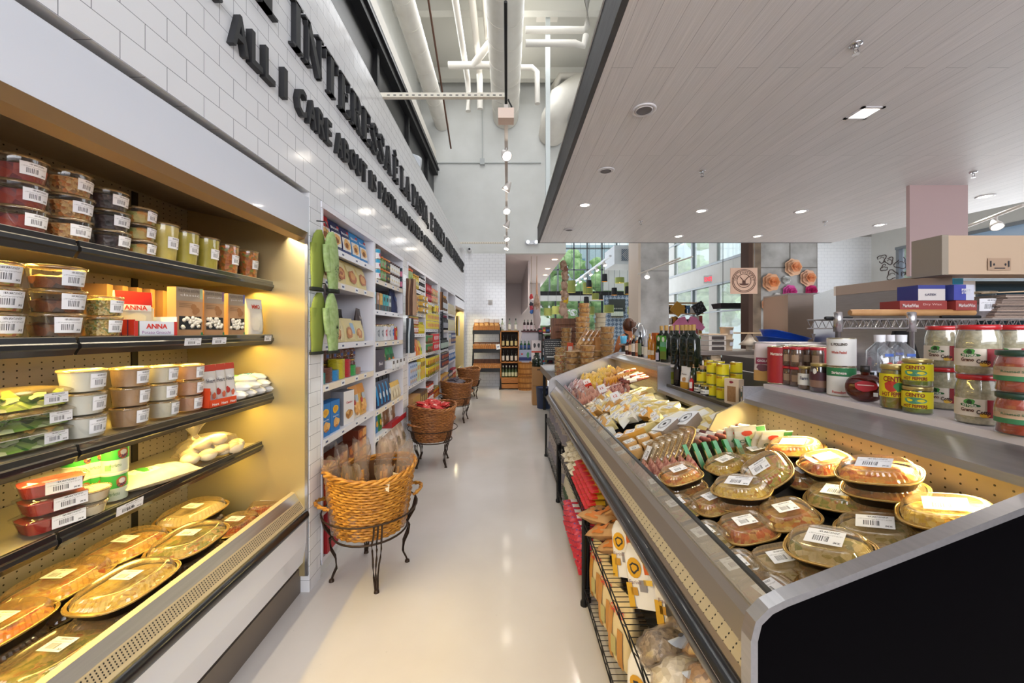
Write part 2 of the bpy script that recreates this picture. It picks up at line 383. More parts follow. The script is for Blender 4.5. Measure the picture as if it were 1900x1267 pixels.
# far glazed shopfront
FRM = pm('8e9499', .4, .3); WGL = clear('window_glass', 'eef4f2', .12, .02, .02)
mb = MB()
Yw = 20.0
mb.box(1.3, 8.3, Yw, Yw+.15, 3.30, 3.52, BLKF); mb.box(1.3, 8.3, Yw-.05, Yw+.15, 3.02, 3.30, WALLW)
for x in [1.3, 2.15, 2.58, 3.4, 4.1, 4.85, 5.6, 6.4, 7.2, 8.0]:
 mb.box(x, x+.07, Yw, Yw+.12, 3.52, 8.19, FRM)
for x in [1.3, 2.45, 3.65, 4.85, 6.2, 7.2, 8.0]:
 mb.box(x, x+.08, Yw, Yw+.12, 0, 3.05, pm('3a4045', .4, .3))
for z in (4.6, 5.7, 6.8): mb.box(1.3, 8.3, Yw, Yw+.1, z, z+.06, FRM)
mb.box(1.3, 8.3, Yw, Yw+.12, 0, .5, FRM); mb.box(4.95, 6.6, Yw-.1, Yw, 3.55, 5.1, WALLW)
struct('window_frame', mb)
mb = MB(); mb.box(1.3, 8.3, Yw+.05, Yw+.06, .5, 3.05, WGL); mb.box(1.3, 8.3, Yw+.05, Yw+.06, 3.5, 8.19, WGL)
struct('window_glass', mb)
# patterned tile niche between the far windows
def pattern_mat():
 m, t, b = newmat('patterned_cement_tile'); g = N(t, 'NewGeometry'); ch = N(t, 'TexChecker'); ch.inputs['Scale'].default_value = 7
 mp = N(t, 'Mapping'); mp.inputs['Rotation'].default_value = (0, R(45), 0); t.links.new(g.outputs['Position'], mp.inputs[0])
 v = N(t, 'TexVoronoi'); v.inputs['Scale'].default_value = 14; t.links.new(mp.outputs[0], v.inputs[0])
 ch.inputs[1].default_value = lin('33405a'); ch.inputs[2].default_value = lin('c9d2dc'); t.links.new(mp.outputs[0], ch.inputs[0])
 mx = N(t, 'MixRGB'); mx.inputs[2].default_value = lin('7f93ab'); t.links.new(v.outputs['Distance'], mx.inputs[0]); t.links.new(ch.outputs[0], mx.inputs[1])
 t.links.new(mx.outputs[0], b.inputs['Base Color']); b.inputs['Roughness'].default_value = .4; return m
S1('wall_niche', (4.95, 6.15, 19.75, 19.95, 0, 3.28, pattern_mat()))
# street side wall beyond the counters: tall windows
XR = 6.95
mb = MB()
mb.box(XR-.012, XR+.2, 9.8, 20, 3.05, 3.75, WALLW)
for y, h in [(9.8, .5), (11.4, .12), (12.9, .5), (14.6, .12), (16.2, .5), (17.6, .12), (19.2, .8)]: mb.box(XR, XR+.16, y, y+h, 0, 8.2, WALLW if h > .3 else FRM)
mb.box(XR-.03, XR+.1, 9.8, 20, 3.70, 3.78, FRM); mb.box(XR-.03, XR+.1, 9.8, 20, 3.0, 3.06, FRM)
mb.box(XR-.006, XR+.1, 9.8, 20, 5.0, 5.06, FRM); mb.box(XR-.006, XR+.16, 9.8, 20, 0, .4, WALLW)
mb.box(XR-.006, XR+.1, 9.8, 20, 2.1, 2.15, FRM)
struct('wall_street', mb)
mb = MB(); mb.box(XR+.05, XR+.06, 9.9, 20, .4, 3.05, WGL); mb.box(XR+.05, XR+.06, 9.9, 20, 3.75, 8.1, WGL)
struct('window_street', mb)
# concrete pillar, rust brown edge, concrete wall, tiled wall
p0 = PX(1182, 0, 10); p1 = PX(1238, 0, 10)
mb = MB(); mb.box(p0.x, p0.x+.06, 9.9, 10.7, 0, 8.2, pm('c9b9a8', .6)); mb.box(p0.x+.06, p1.x, 9.9, 10.7, 0, 8.2, CONC)
for z in (3.0, 5.4): mb.box(p0.x+.1, p1.x, 9.895, 9.9, z, z+.012, pm('77736f', .9))
struct('column_concrete', mb)
Yc = 9.6
x0, x1, x2, x3, x4 = [PX(u, 0, Yc).x for u in (1388, 1396, 1412, 1517, 1617)]
S1('column_brown', (x0, x1, Yc-.02, Yc+.3, 0, 8.2, pm('4f362a', .8)), (x1, x2, Yc, Yc+.3, 0, 8.2, CONCD))
zc = PX(0, 497, Yc).z
S1('wall_concrete', (x2, x3, Yc+.02, Yc+.25, 0, 8.2, CONC), (x2, x3, Yc+.015, Yc+.02, zc, zc+.02, pm('6f6b66', .9)), (x2+.72, x2+.735, Yc+.012, Yc+.02, zc, 6, pm('6f6b66', .9)))
S1('wall_tiled', (x3, x4+.02, Yc, Yc+.25, 0, 3.8, tile_mat('subway_tile_kitchen', 'y', 0, .02, .155, .0778, 'f3f4f6', 'b9bcc2')), (x3, x4+.02, Yc, Yc+.25, 3.8, 8.2, CONC))
XK = x4
mb = MB()
mb.box(XK, XK+.2, -3.2, Yc, 0, 2.28, pm('e3e6ea', .6)); mb.box(XK, XK+.2, -3.2, Yc, 3.40, 8.2, WALLW); mb.box(XK, XK+.2, 9.0, Yc, 2.2, 3.4, WALLW)
mb.box(XK-.02, XK+.02, 2, 9.0, 3.35, 3.41, FRM); mb.box(XK, XK+.1, 8.93, 9.0, 2.25, 3.4, FRM)
struct('wall_kitchen', mb)
mb = MB(); mb.box(XK+.08, XK+.09, -3.2, 8.95, 2.28, 3.4, clear('frosted_window', 'eef2f8', .08, .25, .2)); struct('window_kitchen', mb)
# doodles of loaves and rings drawn on the kitchen window
mb = MB(); rd = random.Random(3)
for i, (u, v, rr) in enumerate([(1636, 480, .10), (1650, 484, .09), (1671, 489, .13), (1640, 497, .08), (1655, 510, .12), (1676, 508, .05), (1684, 507, .05), (1717, 508, .08), (1700, 510, .06)]):
 c = onX(u, v, XK-.01); pts = []
 for k in range(15):
  a = 2*pi*k/16 + i; r2 = rr*(1+.25*sin(3*a+i)); pts.append((c.x, c.y+r2*cos(a), c.z+r2*sin(a)*.9))
 mb.tube(pts, .009, 5, pm('5a4a48', .6))
 mb.tube([(c.x, c.y+rr*.5*cos(a), c.z+rr*.35*sin(a)) for a in [q*.45 for q in range(8)]], .006, 5, pm('5a4a48', .6))
o = mb.build('window_drawing'); tag(o, 'dark line drawings of loaves and rings on the kitchen window glass', 'window drawing')
S1('wall_rear_added', (-2.6, 9.3, -3.3, -3.2, 0, 1.7, pm('7c746c', .7)), (4.95, 9.3, -3.3, -3.2, 1.7, 8.2, WALLW), (-2.6, 4.95, -3.3, -3.2, 4.4, 8.2, WALLW))  # unseen wall, added so the black end panel reflects less brightness
# -- LEFT refrigerated wall case
WARMST = pm('b9b1a2', .38, .85); BRNZ = pm('a88a66', .35, .7); PERFL = perf_mat('perforated_back', 'b8afa0', .5, .42, .0381, .0254, .0030)
ENAM = pm('e9ecf4', .12, 0, .6); BLKR = pm('15171c', .28, 0, .5); GRILLE = perf_mat('air_grille', 'b5a68c', .3, .5, .012, .0075, .0024, 'y')
def glow(h, e): return pm(h, .5, 0, 0, e)
LEDY = glow('fff2c0', 5)
XF = -1.12; ZT = 2.235
def wall_case(name, label, ya, yb, full=True):
 r = root(name, label, 'refrigerator', (-1.3, (ya+yb)/2, 0)); oy = (ya+yb)/2
 def B(n, mb, lb=None, par=None):
  mb.v = [(x+1.3, y-oy, z) for x, y, z in mb.v] if par is None else [(x+1.3, y-oy, z) for x, y, z in mb.v]
  return mb.build(n, par or r, lb)
 m = MB()
 m.box(-1.86, -1.93, ya, yb, .12, ZT, WARMST)                       # back shell
 m.box(-1.14, -1.86, yb-.012, yb, .1, ZT, pm('cbb98c', .4, .6)); m.box(-1.14, -1.86, ya, ya+.012, .1, ZT, WARMST)  # far end wall tinted yellow to stand for lamp glow on steel
 m.box(-1.17, -1.9, ya, yb, .0, .14, pm('7d746b', .6, .3))
 m.box(XF-.03, -1.24, ya, yb, 2.21, ZT, pm('c4bfb8', .5))
 B('shell', m)
 m = MB(); m.box(XF-.002, XF-.02, ya, yb, 2.035, ZT-.002, ENAM); B('fascia', m, 'white glossy enamel front band above the opening')
 m = MB(); m.loft([[(XF-.004, y, 2.035), (XF-.02, y, 2.0), (XF-.06, y, 1.985), (XF-.11, y, 2.02), (XF-.11, y, 2.05), (XF-.02, y, 2.05)] for y in (ya+.01, yb-.01)], BRNZ, False)
 B('light_hood', m)
 m = MB(); m.poly([(-1.22, ya, 2.04), (-1.22, yb, 2.04), (-1.80, yb, 2.16), (-1.80, ya, 2.16)], noisy('hood_underside', [(.3, '8c7a63'), (.7, 'a5937a')], 3, .4, 3, .3))
 m.box(-1.80, -1.82, ya+.01, yb-.01, .47, 2.17, PERFL)
 for y in (yb-.34, yb-1.1, yb-1.9):
  if y > ya: m.box(-1.795, -1.80, y, y+.03, .5, 2.15, pm('35322e', .5, .5))
 B('back_panel', m)
 m = MB(); m.box(-1.20, -1.80, ya+.01, yb-.01, .40, .445, pm('1e1d1b', .4, .4)); B('deck', m)
 m = MB()
 m.box(-1.195, -1.215, ya+.01, yb-.012, .44, .565, STEEL)
 m.loft([[(-1.215, y, .575), (-1.195, y, .57), (-1.138, y, .478), (-1.138, y, .455), (-1.2, y, .455), (-1.215, y, .5)] for y in (ya, yb-.012)], pm('cbb994', .45, .2), False)
 m.poly([(-1.1935, ya, .5695), (-1.1935, yb-.02, .5695), (-1.1690, yb-.02, .5300), (-1.1690, ya, .5300)], STEEL)
 m.poly([(-1.1660, ya, .5255), (-1.1660, yb-.02, .5255), (-1.1440, yb-.02, .4895), (-1.1440, ya, .4895)], GRILLE)
 for y in (1.75, 1.2, .55):
  if ya < y < yb: m.add([(-1.1945, y+.012*cos(a*pi/4), .52+.012*sin(a*pi/4)) for a in range(8)], [tuple(range(8))], BLACK)
 B('air_intake_lip', m)
 m = MB(); m.loft([[(XF-.02 + .026*cos(a*pi/5), y, .445 + .03*sin(a*pi/5)) for a in range(10)] for y in (ya, yb-.012)], BLKR); B('bumper_rail', m, 'black rounded bumper rail')
 m = MB(); m.loft([[(XF-.012, y, .415), (XF-.012, y, .29), (XF-.03, y, .176), (XF-.05, y, .176), (XF-.05, y, .415)] for y in (ya, yb-.012)], ENAM, False); B('kick_front', m, 'white lower front panel')
 m = MB(); m.box(XF-.004, XF-.02, yb-.012, yb+.003, .1, ZT, STEEL); B('end_trim', m)
 return r, B
LC, LCB = wall_case('refrigerated_wall_case', 'long white-fronted refrigerated wall case with yellow-lit shelves of tubs and platters', -1.2, 2.203)
SHZ = [(1.754, -1.324), (1.456, -1.324), (1.126, -1.324), (.855, -1.385)]
for z, x in SHZ:
 m = MB(); ye = 2.203 - .012
 m.box(x-.004, -1.79, -1.18, ye, z-.022, z-.004, pm('c8bda8', .4, .4))
 for y in (.35, 1.02): m.add([(x-.0, y, z-.03), (-1.79, y, z-.12), (-1.79, y, z-.03), (x, y+.012, z-.03), (-1.79, y+.012, z-.12), (-1.79, y+.012, z-.03)], [(0, 1, 2), (3, 5, 4), (0, 3, 4, 1)], pm('a79a84', .5, .4))
 for y in (.45, .8, 1.2, 1.6, 2.0): m.lathe([(.02, 0), (.02, -.006), (.012, -.008)], 12, LEDY, (x-.07, y, z-.022))
 s = LCB('shelf', m)
 m = MB()
 for ya, yb in ((-1.18, 1.19), (1.2, ye)):
  m.loft([[(x+.004, y, z+.004), (x+.006, y, z-.012), (x+.012, y, z-.016), (x+.012, y, z-.028), (x+.006, y, z-.033), (x-.004, y, z-.050), (x-.012, y, z-.050), (x-.012, y, z+.004)] for y in (ya, yb)], BLKR, False)
  m.box(x+.001, x+.0035, ya, yb, z+.004, z+.006, pm('b9b1a2', .3, .8))
 LCB('price_rail', m, 'black ribbed plastic rail on the shelf edge', s)
def tagcard(x, y, z, w=.07, h=.03, lean=0):
 mb = MB(); drect(mb, lambda a, b, o: (.0, a, b), -w/2, w/2, -h/2, h/2, STK, uv=True)
 mb.add([(-.001, -w/2, -h/2), (-.001, w/2, -h/2), (-.001, w/2, h/2), (-.001, -w/2, h/2)], [(3, 2, 1, 0)], WHITE)
 o = mb.build('shelf_price_tag'); o.location = (x, y, z); o.rotation_euler = (0, lean, 0); return o
for i, (u, v, lb) in enumerate([(358, 634, 'white shelf price tag below the gnocchi carton on the cooler shelf'), (407, 632, 'white shelf price tag between gnocchi cartons on the cooler shelf'), (497, 627.5, 'small white shelf price tag at the far end of the gnocchi shelf')]):
 p = onX(u, v, -1.31); tag(tagcard(-1.309, p.y, p.z, .085 if i < 2 else .06, .03, .1), lb, 'price tag')
p = onX(241, 939, -1.37); o = tagcard(-1.368, p.y, p.z, .10, .032, .1); tag(o, 'white shelf price tag reading $6.99 below the wrapped pitas', 'price tag')
mb = MB(); dtext(mb, lambda a, b, q: (.0012+q, a, b), '$6.99', 0, -.006, .03, .010, INK); mb.build('price_text', o)
# SECOND cooler at the far end of the shelving wall
RC, RCB = wall_case('refrigerated_wall_case', 'small yellow-lit refrigerated wall case at the far end of the shelving wall', 8.43, 10.2)
for z in (1.7, 1.35, 1.0, .75):
 m = MB(); m.box(-1.42, -1.79, 8.45, 10.18, z-.02, z, pm('c8bda8', .4, .4)); m.box(-1.405, -1.42, 8.45, 10.18, z-.03, z+.004, BLKR); RCB('shelf', m)
# -- white shelving bays
MELA = pm('eceaf0', .35)
BAYS = [(2.345, 3.27, [2.017, 1.80, 1.40, 1.148, .816, .40]), (3.28, 4.18, [1.926, 1.66, 1.384, 1.123, .795, .57, .3]),
  (4.38, 5.30, [1.99, 1.70, 1.445, 1.167, .856, .457]), (5.31, 6.28, [1.89, 1.506, 1.178, .841, .46]),
  (6.49, 7.32, [1.84, 1.497, 1.155, .857, .51]), (7.33, 8.35, [1.815, 1.485, 1.23, .90, .49])]
NTH = ['first', 'second', 'third', 'fourth', 'fifth', 'sixth', 'seventh', 'eighth', 'ninth', 'tenth', 'eleventh', 'twelfth', 'thirteenth']
DEP = .36
stripcol = pm('efe2cf', .5)
for i, (a, b, zs) in enumerate(BAYS):
 r = root('shelving_unit', 'white recessed shelving unit, %s from the near wall case' % NTH[i], 'shelving', (XF, (a+b)/2, 0), group=None)
 m = MB(); y0 = a-(a+b)/2; y1 = -y0
 m.box(.004, -DEP-.02, y0, y0+.018, .07, 2.24, MELA); m.box(.004, -DEP-.02, y1-.018, y1, .07, 2.24, MELA)
 m.box(-DEP, -DEP-.02, y0, y1, .07, 2.26, pm('dcd6dc', .5)); m.box(.006, -DEP, y0-.005, y1+.005, 2.225, 2.262, MELA); m.box(.0, -DEP, y0, y1, .07, .1, MELA)
 m.build('carcass', r)
 for k, z in enumerate(zs):
  m = MB(); m.box(0, -DEP, y0+.018, y1-.018, z-.02, z, MELA); s = m.build('shelf', r)
  m = MB(); m.box(.001, .005, y0+.018, y1-.018, z-.04, z+.002, stripcol if (i+k) % 2 else MELA)
  n = 4 if i < 2 else 7
  for q in range(n):
   y = y0+.06+(y1-y0-.12)*(q+.3*((q*7+k*3) % 3)/3)/(n-.3); m.box(.005, .0058, y-.028, y+.028, z-.037, z-.003, WHITE)
   m.box(.0058, .0062, y-.015, y+.016, z-.026, z-.014, pm('5b6286', .6))
  m.build('price_strip', s)
# wall lettering ----------------------------------------------------
def seg(mb, x0, y0, x1, y1, wd, D, m):
 d = Vector((x1-x0, y1-y0)); L = d.length; d /= L; n = Vector((-d.y, d.x))*wd/2
 q = [(x0+n.x, y0+n.y), (x0-n.x, y0-n.y), (x1-n.x, y1-n.y), (x1+n.x, y1+n.y)]
 mb.prism(q, D, m)
def arc(mb, cx, cy, rx, ry, a0, a1, w0, D, m, n=12, thin=.35):
 for i in range(n):
  a = a0+(a1-a0)*i/n; b = a0+(a1-a0)*(i+1)/n
  def wq(t): return w0*(thin+(1-thin)*abs(cos(t)))
  A = [(cx+(rx+s*wq(a)/2)*cos(a), cy+(ry+s*wq(a)/2)*sin(a)) for s in (1, -1)]
  Bq = [(cx+(rx+s*wq(b)/2)*cos(b), cy+(ry+s*wq(b)/2)*sin(b)) for s in (-1, 1)]
  mb.prism(A+Bq, D, m)
def serif_glyph(ch, D, m):
 """didone capitals, unit height"""
 mb = MB(); T, t = .17, .05
 def st(x, y0=0, y1=1, w=T): seg(mb, x, y0, x, y1, w, D, m)
 def sf(x, y, w=.34): seg(mb, x-w/2, y, x+w/2, y, t, D, m)
 def V(x, y0, y1): seg(mb, x, y0, x, y1, t, D, m)
 h = t/2
 if ch == 'I': st(.2); sf(.2, h, .38); sf(.2, 1-h, .38); W = .4
 elif ch == 'N': st(.14, w=t); seg(mb, .14, .97, .66, .03, T, D, m); st(.68, w=t); sf(.14, h, .28); sf(.1, 1-h, .2); sf(.68, 1-h, .28); W = .82
 elif ch == 'T': st(.36); sf(.36, h, .36); sf(.36, 1-h, .68); V(.045, .74, 1); V(.675, .74, 1); W = .72
 elif ch == 'E': st(.2); sf(.33, h, .62); sf(.33, 1-h, .6); sf(.34, .52, .25); V(.62, 0, .27); V(.6, .75, 1); V(.47, .41, .63); W = .68
 elif ch == 'È':
  st(.2); sf(.33, h, .62); sf(.33, 1-h, .6); sf(.34, .52, .25); V(.62, 0, .27); V(.6, .75, 1); V(.47, .41, .63); seg(mb, .2, 1.24, .36, 1.08, .1, D, m); W = .68
 elif ch == 'F': st(.2); sf(.2, h, .38); sf(.33, 1-h, .6); sf(.34, .5, .25); V(.6, .73, 1); V(.47, .39, .61); W = .62
 elif ch == 'L': st(.2); sf(.33, h, .62); sf(.2, 1-h, .38); V(.62, 0, .3); W = .66
 elif ch == 'R': st(.2); sf(.2, h, .38); sf(.22, 1-h, .4); arc(mb, .38, .75, .2, .225, -pi/2, pi/2, T, D, m, 9); sf(.3, .52, .2); seg(mb, .42, .5, .62, .03, T*.95, D, m); sf(.66, h, .16); W = .74
 elif ch == 'P': st(.2); sf(.2, h, .38); sf(.22, 1-h, .4); arc(mb, .38, .73, .2, .245, -pi/2, pi/2, T, D, m, 9); sf(.3, .485, .2); W = .66
 elif ch == 'A': seg(mb, .12, .03, .38, .98, t, D, m); seg(mb, .38, .98, .62, .03, T, D, m); sf(.1, h, .24); sf(.62, h, .3); sf(.36, .33, .3); W = .76
 elif ch == 'M': st(.14, w=t); seg(mb, .16, .98, .44, .05, T, D, m); seg(mb, .44, .05, .72, .98, t, D, m); st(.76); sf(.13, h, .24); sf(.76, h, .34); sf(.1, 1-h, .2); sf(.8, 1-h, .26); W = .96
 elif ch == 'O': arc(mb, .38, .5, .28, .475, 0, 2*pi, T, D, m, 20, .3); W = .76
 elif ch == 'S':
  arc(mb, .3, .745, .19, .235, .15, pi, T*.8, D, m, 8, .4); arc(mb, .3, .255, .2, .235, pi+.15, 2*pi, T*.8, D, m, 8, .4)
  seg(mb, .12, .72, .49, .28, T, D, m); V(.52, .7, .98); V(.07, .02, .3); W = .6
 elif ch == '3': arc(mb, .26, .745, .19, .23, -pi/2, pi*.85, T*.85, D, m, 9, .4); arc(mb, .26, .265, .22, .24, -pi*.85, pi/2, T*.85, D, m, 9, .4); W = .56
 elif ch == ',': disc_pts = [(.1+.09*cos(a), .06+.09*sin(a)) for a in [i*pi/4 for i in range(8)]]; mb.prism(disc_pts, D, m); seg(mb, .16, .02, .08, -.18, .06, D, m); W = .24
 else:
  for q in (.1, .26): mb.prism([(q+.07*cos(a), .9+.08*sin(a)) for a in [i*pi/4 for i in range(8)]], D, m); seg(mb, q+.04, .88, q-.03, .72, .05, D, m)
  W = .36
 return mb, W
LETM = pm('232326', .55)
def put_letters(words, zb, h, label, glyph):
 r = root('wall_lettering', label, 'lettering', (XF, words[0][1], zb))
 for wd, ya, yb in words:
  gl = [glyph(c) for c in wd]; tot = sum(g[1] for g in gl); gap = .1*tot/max(len(wd), 1); full = tot+gap*(len(wd)-1)
  k = (yb-ya)/full; y = ya
  for (mb, W), c in zip(gl, wd):
   # glyph x -> world y, glyph z -> world z, depth stands off the tiles
   mb.v = [(.028-p[1], y-words[0][1]+p[0]*k, p[2]*h) for p in mb.v]
   mb.build('letter', r); y += (W+gap)*k
put_letters([('MI', 1.25, 1.86), ('INTERESSA', 1.985, 3.70), ('È', 3.77, 3.93), ('LA', 4.03, 4.42), ('PASTA,', 4.53, 5.47), ('E', 5.62, 5.80), ('FORSE', 5.93, 6.62), ('3', 6.72, 6.86), ('ALTRE', 7.02, 7.9), ('PERSONE”', 8.05, 9.95)],
   2.95, .245, 'upper line of black serif letters on the white tile wall, in Italian', lambda c: serif_glyph(c, .03, LETM))
def sans_glyph(c):
 v, f = textpoly(c, .02); mb = MB(); n = len(v); W = {'I': .22, 'L': .5, 'E': .5, 'M': .85, 'O': .78, ',': .2, '”': .36, '“': .36, 'S': .52, '3': .52}.get(c, .64)
 hh = 1.0; zb = .5
 if c == ',': hh, zb = .32, .02
 if c in '”“': hh, zb = .3, .86
 W2 = W*.9
 bm = bmesh.new(); vv = [bm.verts.new((W/2+x*W2, 0, zb+y*hh)) for x, y in v]
 for q in f:
  try: bm.faces.new([vv[i] for i in q])
  except ValueError: pass
 bmesh.ops.remove_doubles(bm, verts=bm.verts, dist=.0001)
 g = bmesh.ops.extrude_face_region(bm, geom=bm.faces[:]);
 for e in g['geom']:
  if isinstance(e, bmesh.types.BMVert): e.co.y += .028
 bm.verts.index_update(); mb.add([tuple(x.co) for x in bm.verts], [tuple(x.index for x in q.verts) for q in bm.faces], LETM); bm.free()
 return mb, W
put_letters([('“', 1.42, 1.50), ('ALL', 1.545, 1.84), ('I', 1.905, 1.94), ('CARE', 2.027, 2.436), ('ABOUT', 2.50, 3.05), ('IS', 3.13, 3.27), ('PASTA,', 3.36, 3.92), ('AND', 3.99, 4.31), ('MAYBE', 4.39, 4.93), ('3', 5.0, 5.09), ('OTHER', 5.18, 5.75), ('PEOPLE”', 5.84, 6.6)],
   2.63, .145, 'lower line of black plain letters on the white tile wall, in English', sans_glyph)
# -- RIGHT open display counter
XL = .50; YN = .80; YFAR = 4.58
SL = .39
def deckz(x): return .715 + (x-.60)*.36
rc = root('refrigerated_display_counter', 'long steel-edged open refrigerated counter beside the aisle, full of platters and cheese', 'display counter', (.9, 2.6, 0))
def RB(n, mb, lb=None, par=None):
 mb.v = [(x-.9, y-2.6, z) for x, y, z in mb.v]; return mb.build(n, par or rc, lb)
m = MB(); m.box(.66, 1.7, YN+.03, YFAR-.03, .1, .60, pm('26262a', .5)); m.box(.72, 1.65, YN+.06, YFAR-.06, 0, .1, BLACK)
m.box(.55, .66, YN+.03, YFAR-.03, .50, .66, pm('2b2b2f', .5)); RB('cabinet', m)
m = MB(); m.poly([(.585, YN+.02, deckz(.585)), (1.27, YN+.02, deckz(1.27)), (1.27, YFAR-.02, deckz(1.27)), (.585, YFAR-.02, deckz(.585))], perf_mat('deck_mesh', '2a2826', .4, .5, .012, .012, .0032, 'y'));
m.poly([(.585, YN+.02, deckz(.585)-.01), (1.27, YN+.02, deckz(1.27)-.01), (1.27, YFAR-.02, deckz(1.27)-.01), (.585, YFAR-.02, deckz(.585)-.01)][::-1], BLACK); RB('deck', m, 'black mesh deck')
m = MB(); m.box(1.265, 1.28, YN+.02, 1.97, .6, 1.15, PERFL); m.box(1.265, 1.28, 1.97, 3.1, .6, 1.06, pm('3a3326', .5)); m.box(1.265, 1.28, 3.1, YFAR-.02, .6, 1.2, PERFL); RB('back_panel', m)
# front lip: sloping steel with air grille, glass upstand, black bumper
m = MB()
m.loft([[(XL, y, .735), (XL+.008, y, .75), (.555, y, .815), (.572, y, .83), (.585, y, .83), (.585, y, .66), (.53, y, .62), (XL, y, .70)] for y in (YN+.015, YFAR-.02)], pm('a69c94', .3, .8), False)
m.poly([(.507, YN+.03, .7517), (.507, YFAR-.04, .7517), (.530, YFAR-.04, .7801), (.530, YN+.03, .7801)][::-1], perf_mat('counter_air_grille', 'b5a78c', .3, .5, .03, .009, .0022, 'y'))
RB('air_intake_lip', m)
m = MB(); m.box(.572, .578, YN+.02, YFAR-.02, .82, .905, clear('case_glass', 'f1efe9', .3, .05, .05)); m.box(.569, .581, YN+.02, YFAR-.02, .903, .911, pm('34373b', .3, .6)); RB('front_glass', m)
m = MB(); m.loft([[(XL-.012+.028*cos(a*pi/5), y, .70+.034*sin(a*pi/5)) for a in range(10)] for y in (YN+.01, YFAR-.01)], BLKR)
m.box(XL-.036, XL-.030, YN+.01, YFAR-.01, .712, .716, CHROME); RB('bumper_rail', m, 'black rounded bumper rail')
def endpan(y, outer, nm, lb):
 prof = [(.545, .15), (.545, .80)] + [(.575-.03*cos(a)+0, .862+.045*sin(a)) for a in (.3, .8, 1.3)] + [(.60, .925), (1.26, .925+.66*SL), (1.36, 1.20), (1.75, 1.21), (1.75, .1), (.58, .1)]
 prof = [(.50+.0, .62), (.50, .86), (.508, .893), (.53, .915), (.56, .93), (1.30, .93+.74*SL), (1.80, 1.222), (1.80, .10), (.62, .10), (.62, .55)]
 m = MB(); m.prism(prof, .022, outer); m.v = [(x, y+yy, z) for x, yy, z in m.v]; p = RB(nm, m, lb)
 m = MB(); q = prof[:7]; L = [[(x, yy, z) for x, yy, z in ((a, y-.004, b), (a, y+.028, b), (a, y+.028, b+.016), (a, y-.004, b+.016))] for a, b in q]
 q2 = []
 for k, (a, b) in enumerate(q):
  d = Vector((q[min(k+1, 6)][0]-q[max(k-1, 0)][0], q[min(k+1, 6)][1]-q[max(k-1, 0)][1])).normalized(); nx, nz = -d.y, d.x
  q2.append([(a, y-.004, b), (a, y+.028, b), (a+nx*.014, y+.028, b+nz*.014), (a+nx*.014, y-.004, b+nz*.014)])
 m.loft(q2, STEEL, False); RB('edge_trim', m, None, p)
endpan(YN-.02, pm('060507', .3, 0, 0, 0, .02), 'end_panel', 'glossy black end panel with rounded steel edge')
endpan(YFAR-.01, STEEL, 'end_panel', 'steel end panel')
m = MB(); m.prism([(.58, .70), (.60, .86), (1.22, 1.13), (1.28, 1.13), (1.28, .9)], .012, pm('c0b394', .35, .6)); m.v = [(x, 1.955+yy, z) for x, yy, z in m.v];
m = MB(); m.prism([(1.02, .98), (1.06, 1.06), (1.20, 1.13), (1.28, 1.14), (1.28, .9)], .012, pm('c9bd9c', .3, .7)); m.v = [(x, 1.965+yy, z) for x, yy, z in m.v]; RB('divider_panel', m, 'steel divider between the case sections')
def canopy(y0, y1, zf, zb, xb=1.30):
 m = MB(); m.loft([[(1.195, y, zf-.022), (1.20, y, zf), (xb, y, zb), (xb, y, zb-.03), (1.23, y, zf-.03)] for y in (y0, y1)], STEEL, False)
 RB('canopy', m, 'brushed steel light canopy');
canopy(YN, 1.975, 1.14, 1.19); canopy(1.98, 3.10, 1.02, 1.045, 1.28); canopy(3.10, YFAR, 1.185, 1.205)
for a_ in (3.09, 1.97): m = MB(); m.box(1.195, 1.30, a_, a_+.01, 1.0, 1.20, STEEL); RB('canopy_end_plate', m)
m = MB(); m.box(1.30, 1.78, YN, 1.975, 1.183, 1.212, pm('e8dfe0', .4)); RB('ledge', m, 'white ledge carrying jars')
m = MB(); m.box(1.28, 1.78, 1.98, 3.09, 1.03, 1.05, pm('4d4745', .5)); m.box(1.281, 1.30, 2.55, 3.09, 1.05, 1.056, pm('dcd3d0', .5)); RB('ledge', m, 'dark lower ledge carrying cans')
m = MB(); m.box(1.30, 1.78, 3.10, YFAR, 1.19, 1.212, pm('e2d6cf', .45)); RB('ledge', m, 'pale ledge carrying oil bottles')
m = MB(); m.box(1.7, 1.74, YN, YFAR, .1, 1.19, pm('9b9aa0', .4, .6)); RB('rear_panel', m)
# wire racks below the counter rail
WIRE = pm('141416', .4, .3)
def wire_rack(ya, yb, xa, label):
 r = root('wire_rack', label, 'wire rack', (xa, (ya+yb)/2, 0)); h = (yb-ya)/2
 for sx in (0, .36):
  for sy in (-h, h):
   m = MB(); m.lathe([(.02, 0), (.02, .02), (.013, .03), (.013, .5)], 10, WIRE, (sx, sy, 0)); m.build('leg', r)
 for z in (.10, .45):
  m = MB()
  for x in (0, .36):
   for dz in (0, -.03): m.tube([(x, -h, z+dz), (x, h, z+dz)], .003, 5, WIRE)
   k = int(2*h/.06)
   m.tube([(x, -h+i*2*h/k, z-(.03 if i % 2 else 0)) for i in range(k+1)], .0022, 4, WIRE)
  k = int(2*h/.028)
  for i in range(k+1): y = -h+i*2*h/k; m.tube([(0, y, z+.003), (.36, y, z+.003)], .0018, 4, WIRE)
  m.build('wire_shelf', r)
 return r
wire_rack(.85, 2.10, .415, 'low black wire rack under the near half of the counter rail')
wire_rack(2.13, 3.37, .44, 'low black wire rack under the middle of the counter rail')
wire_rack(3.40, 4.60, .46, 'low black wire rack under the far end of the counter rail')
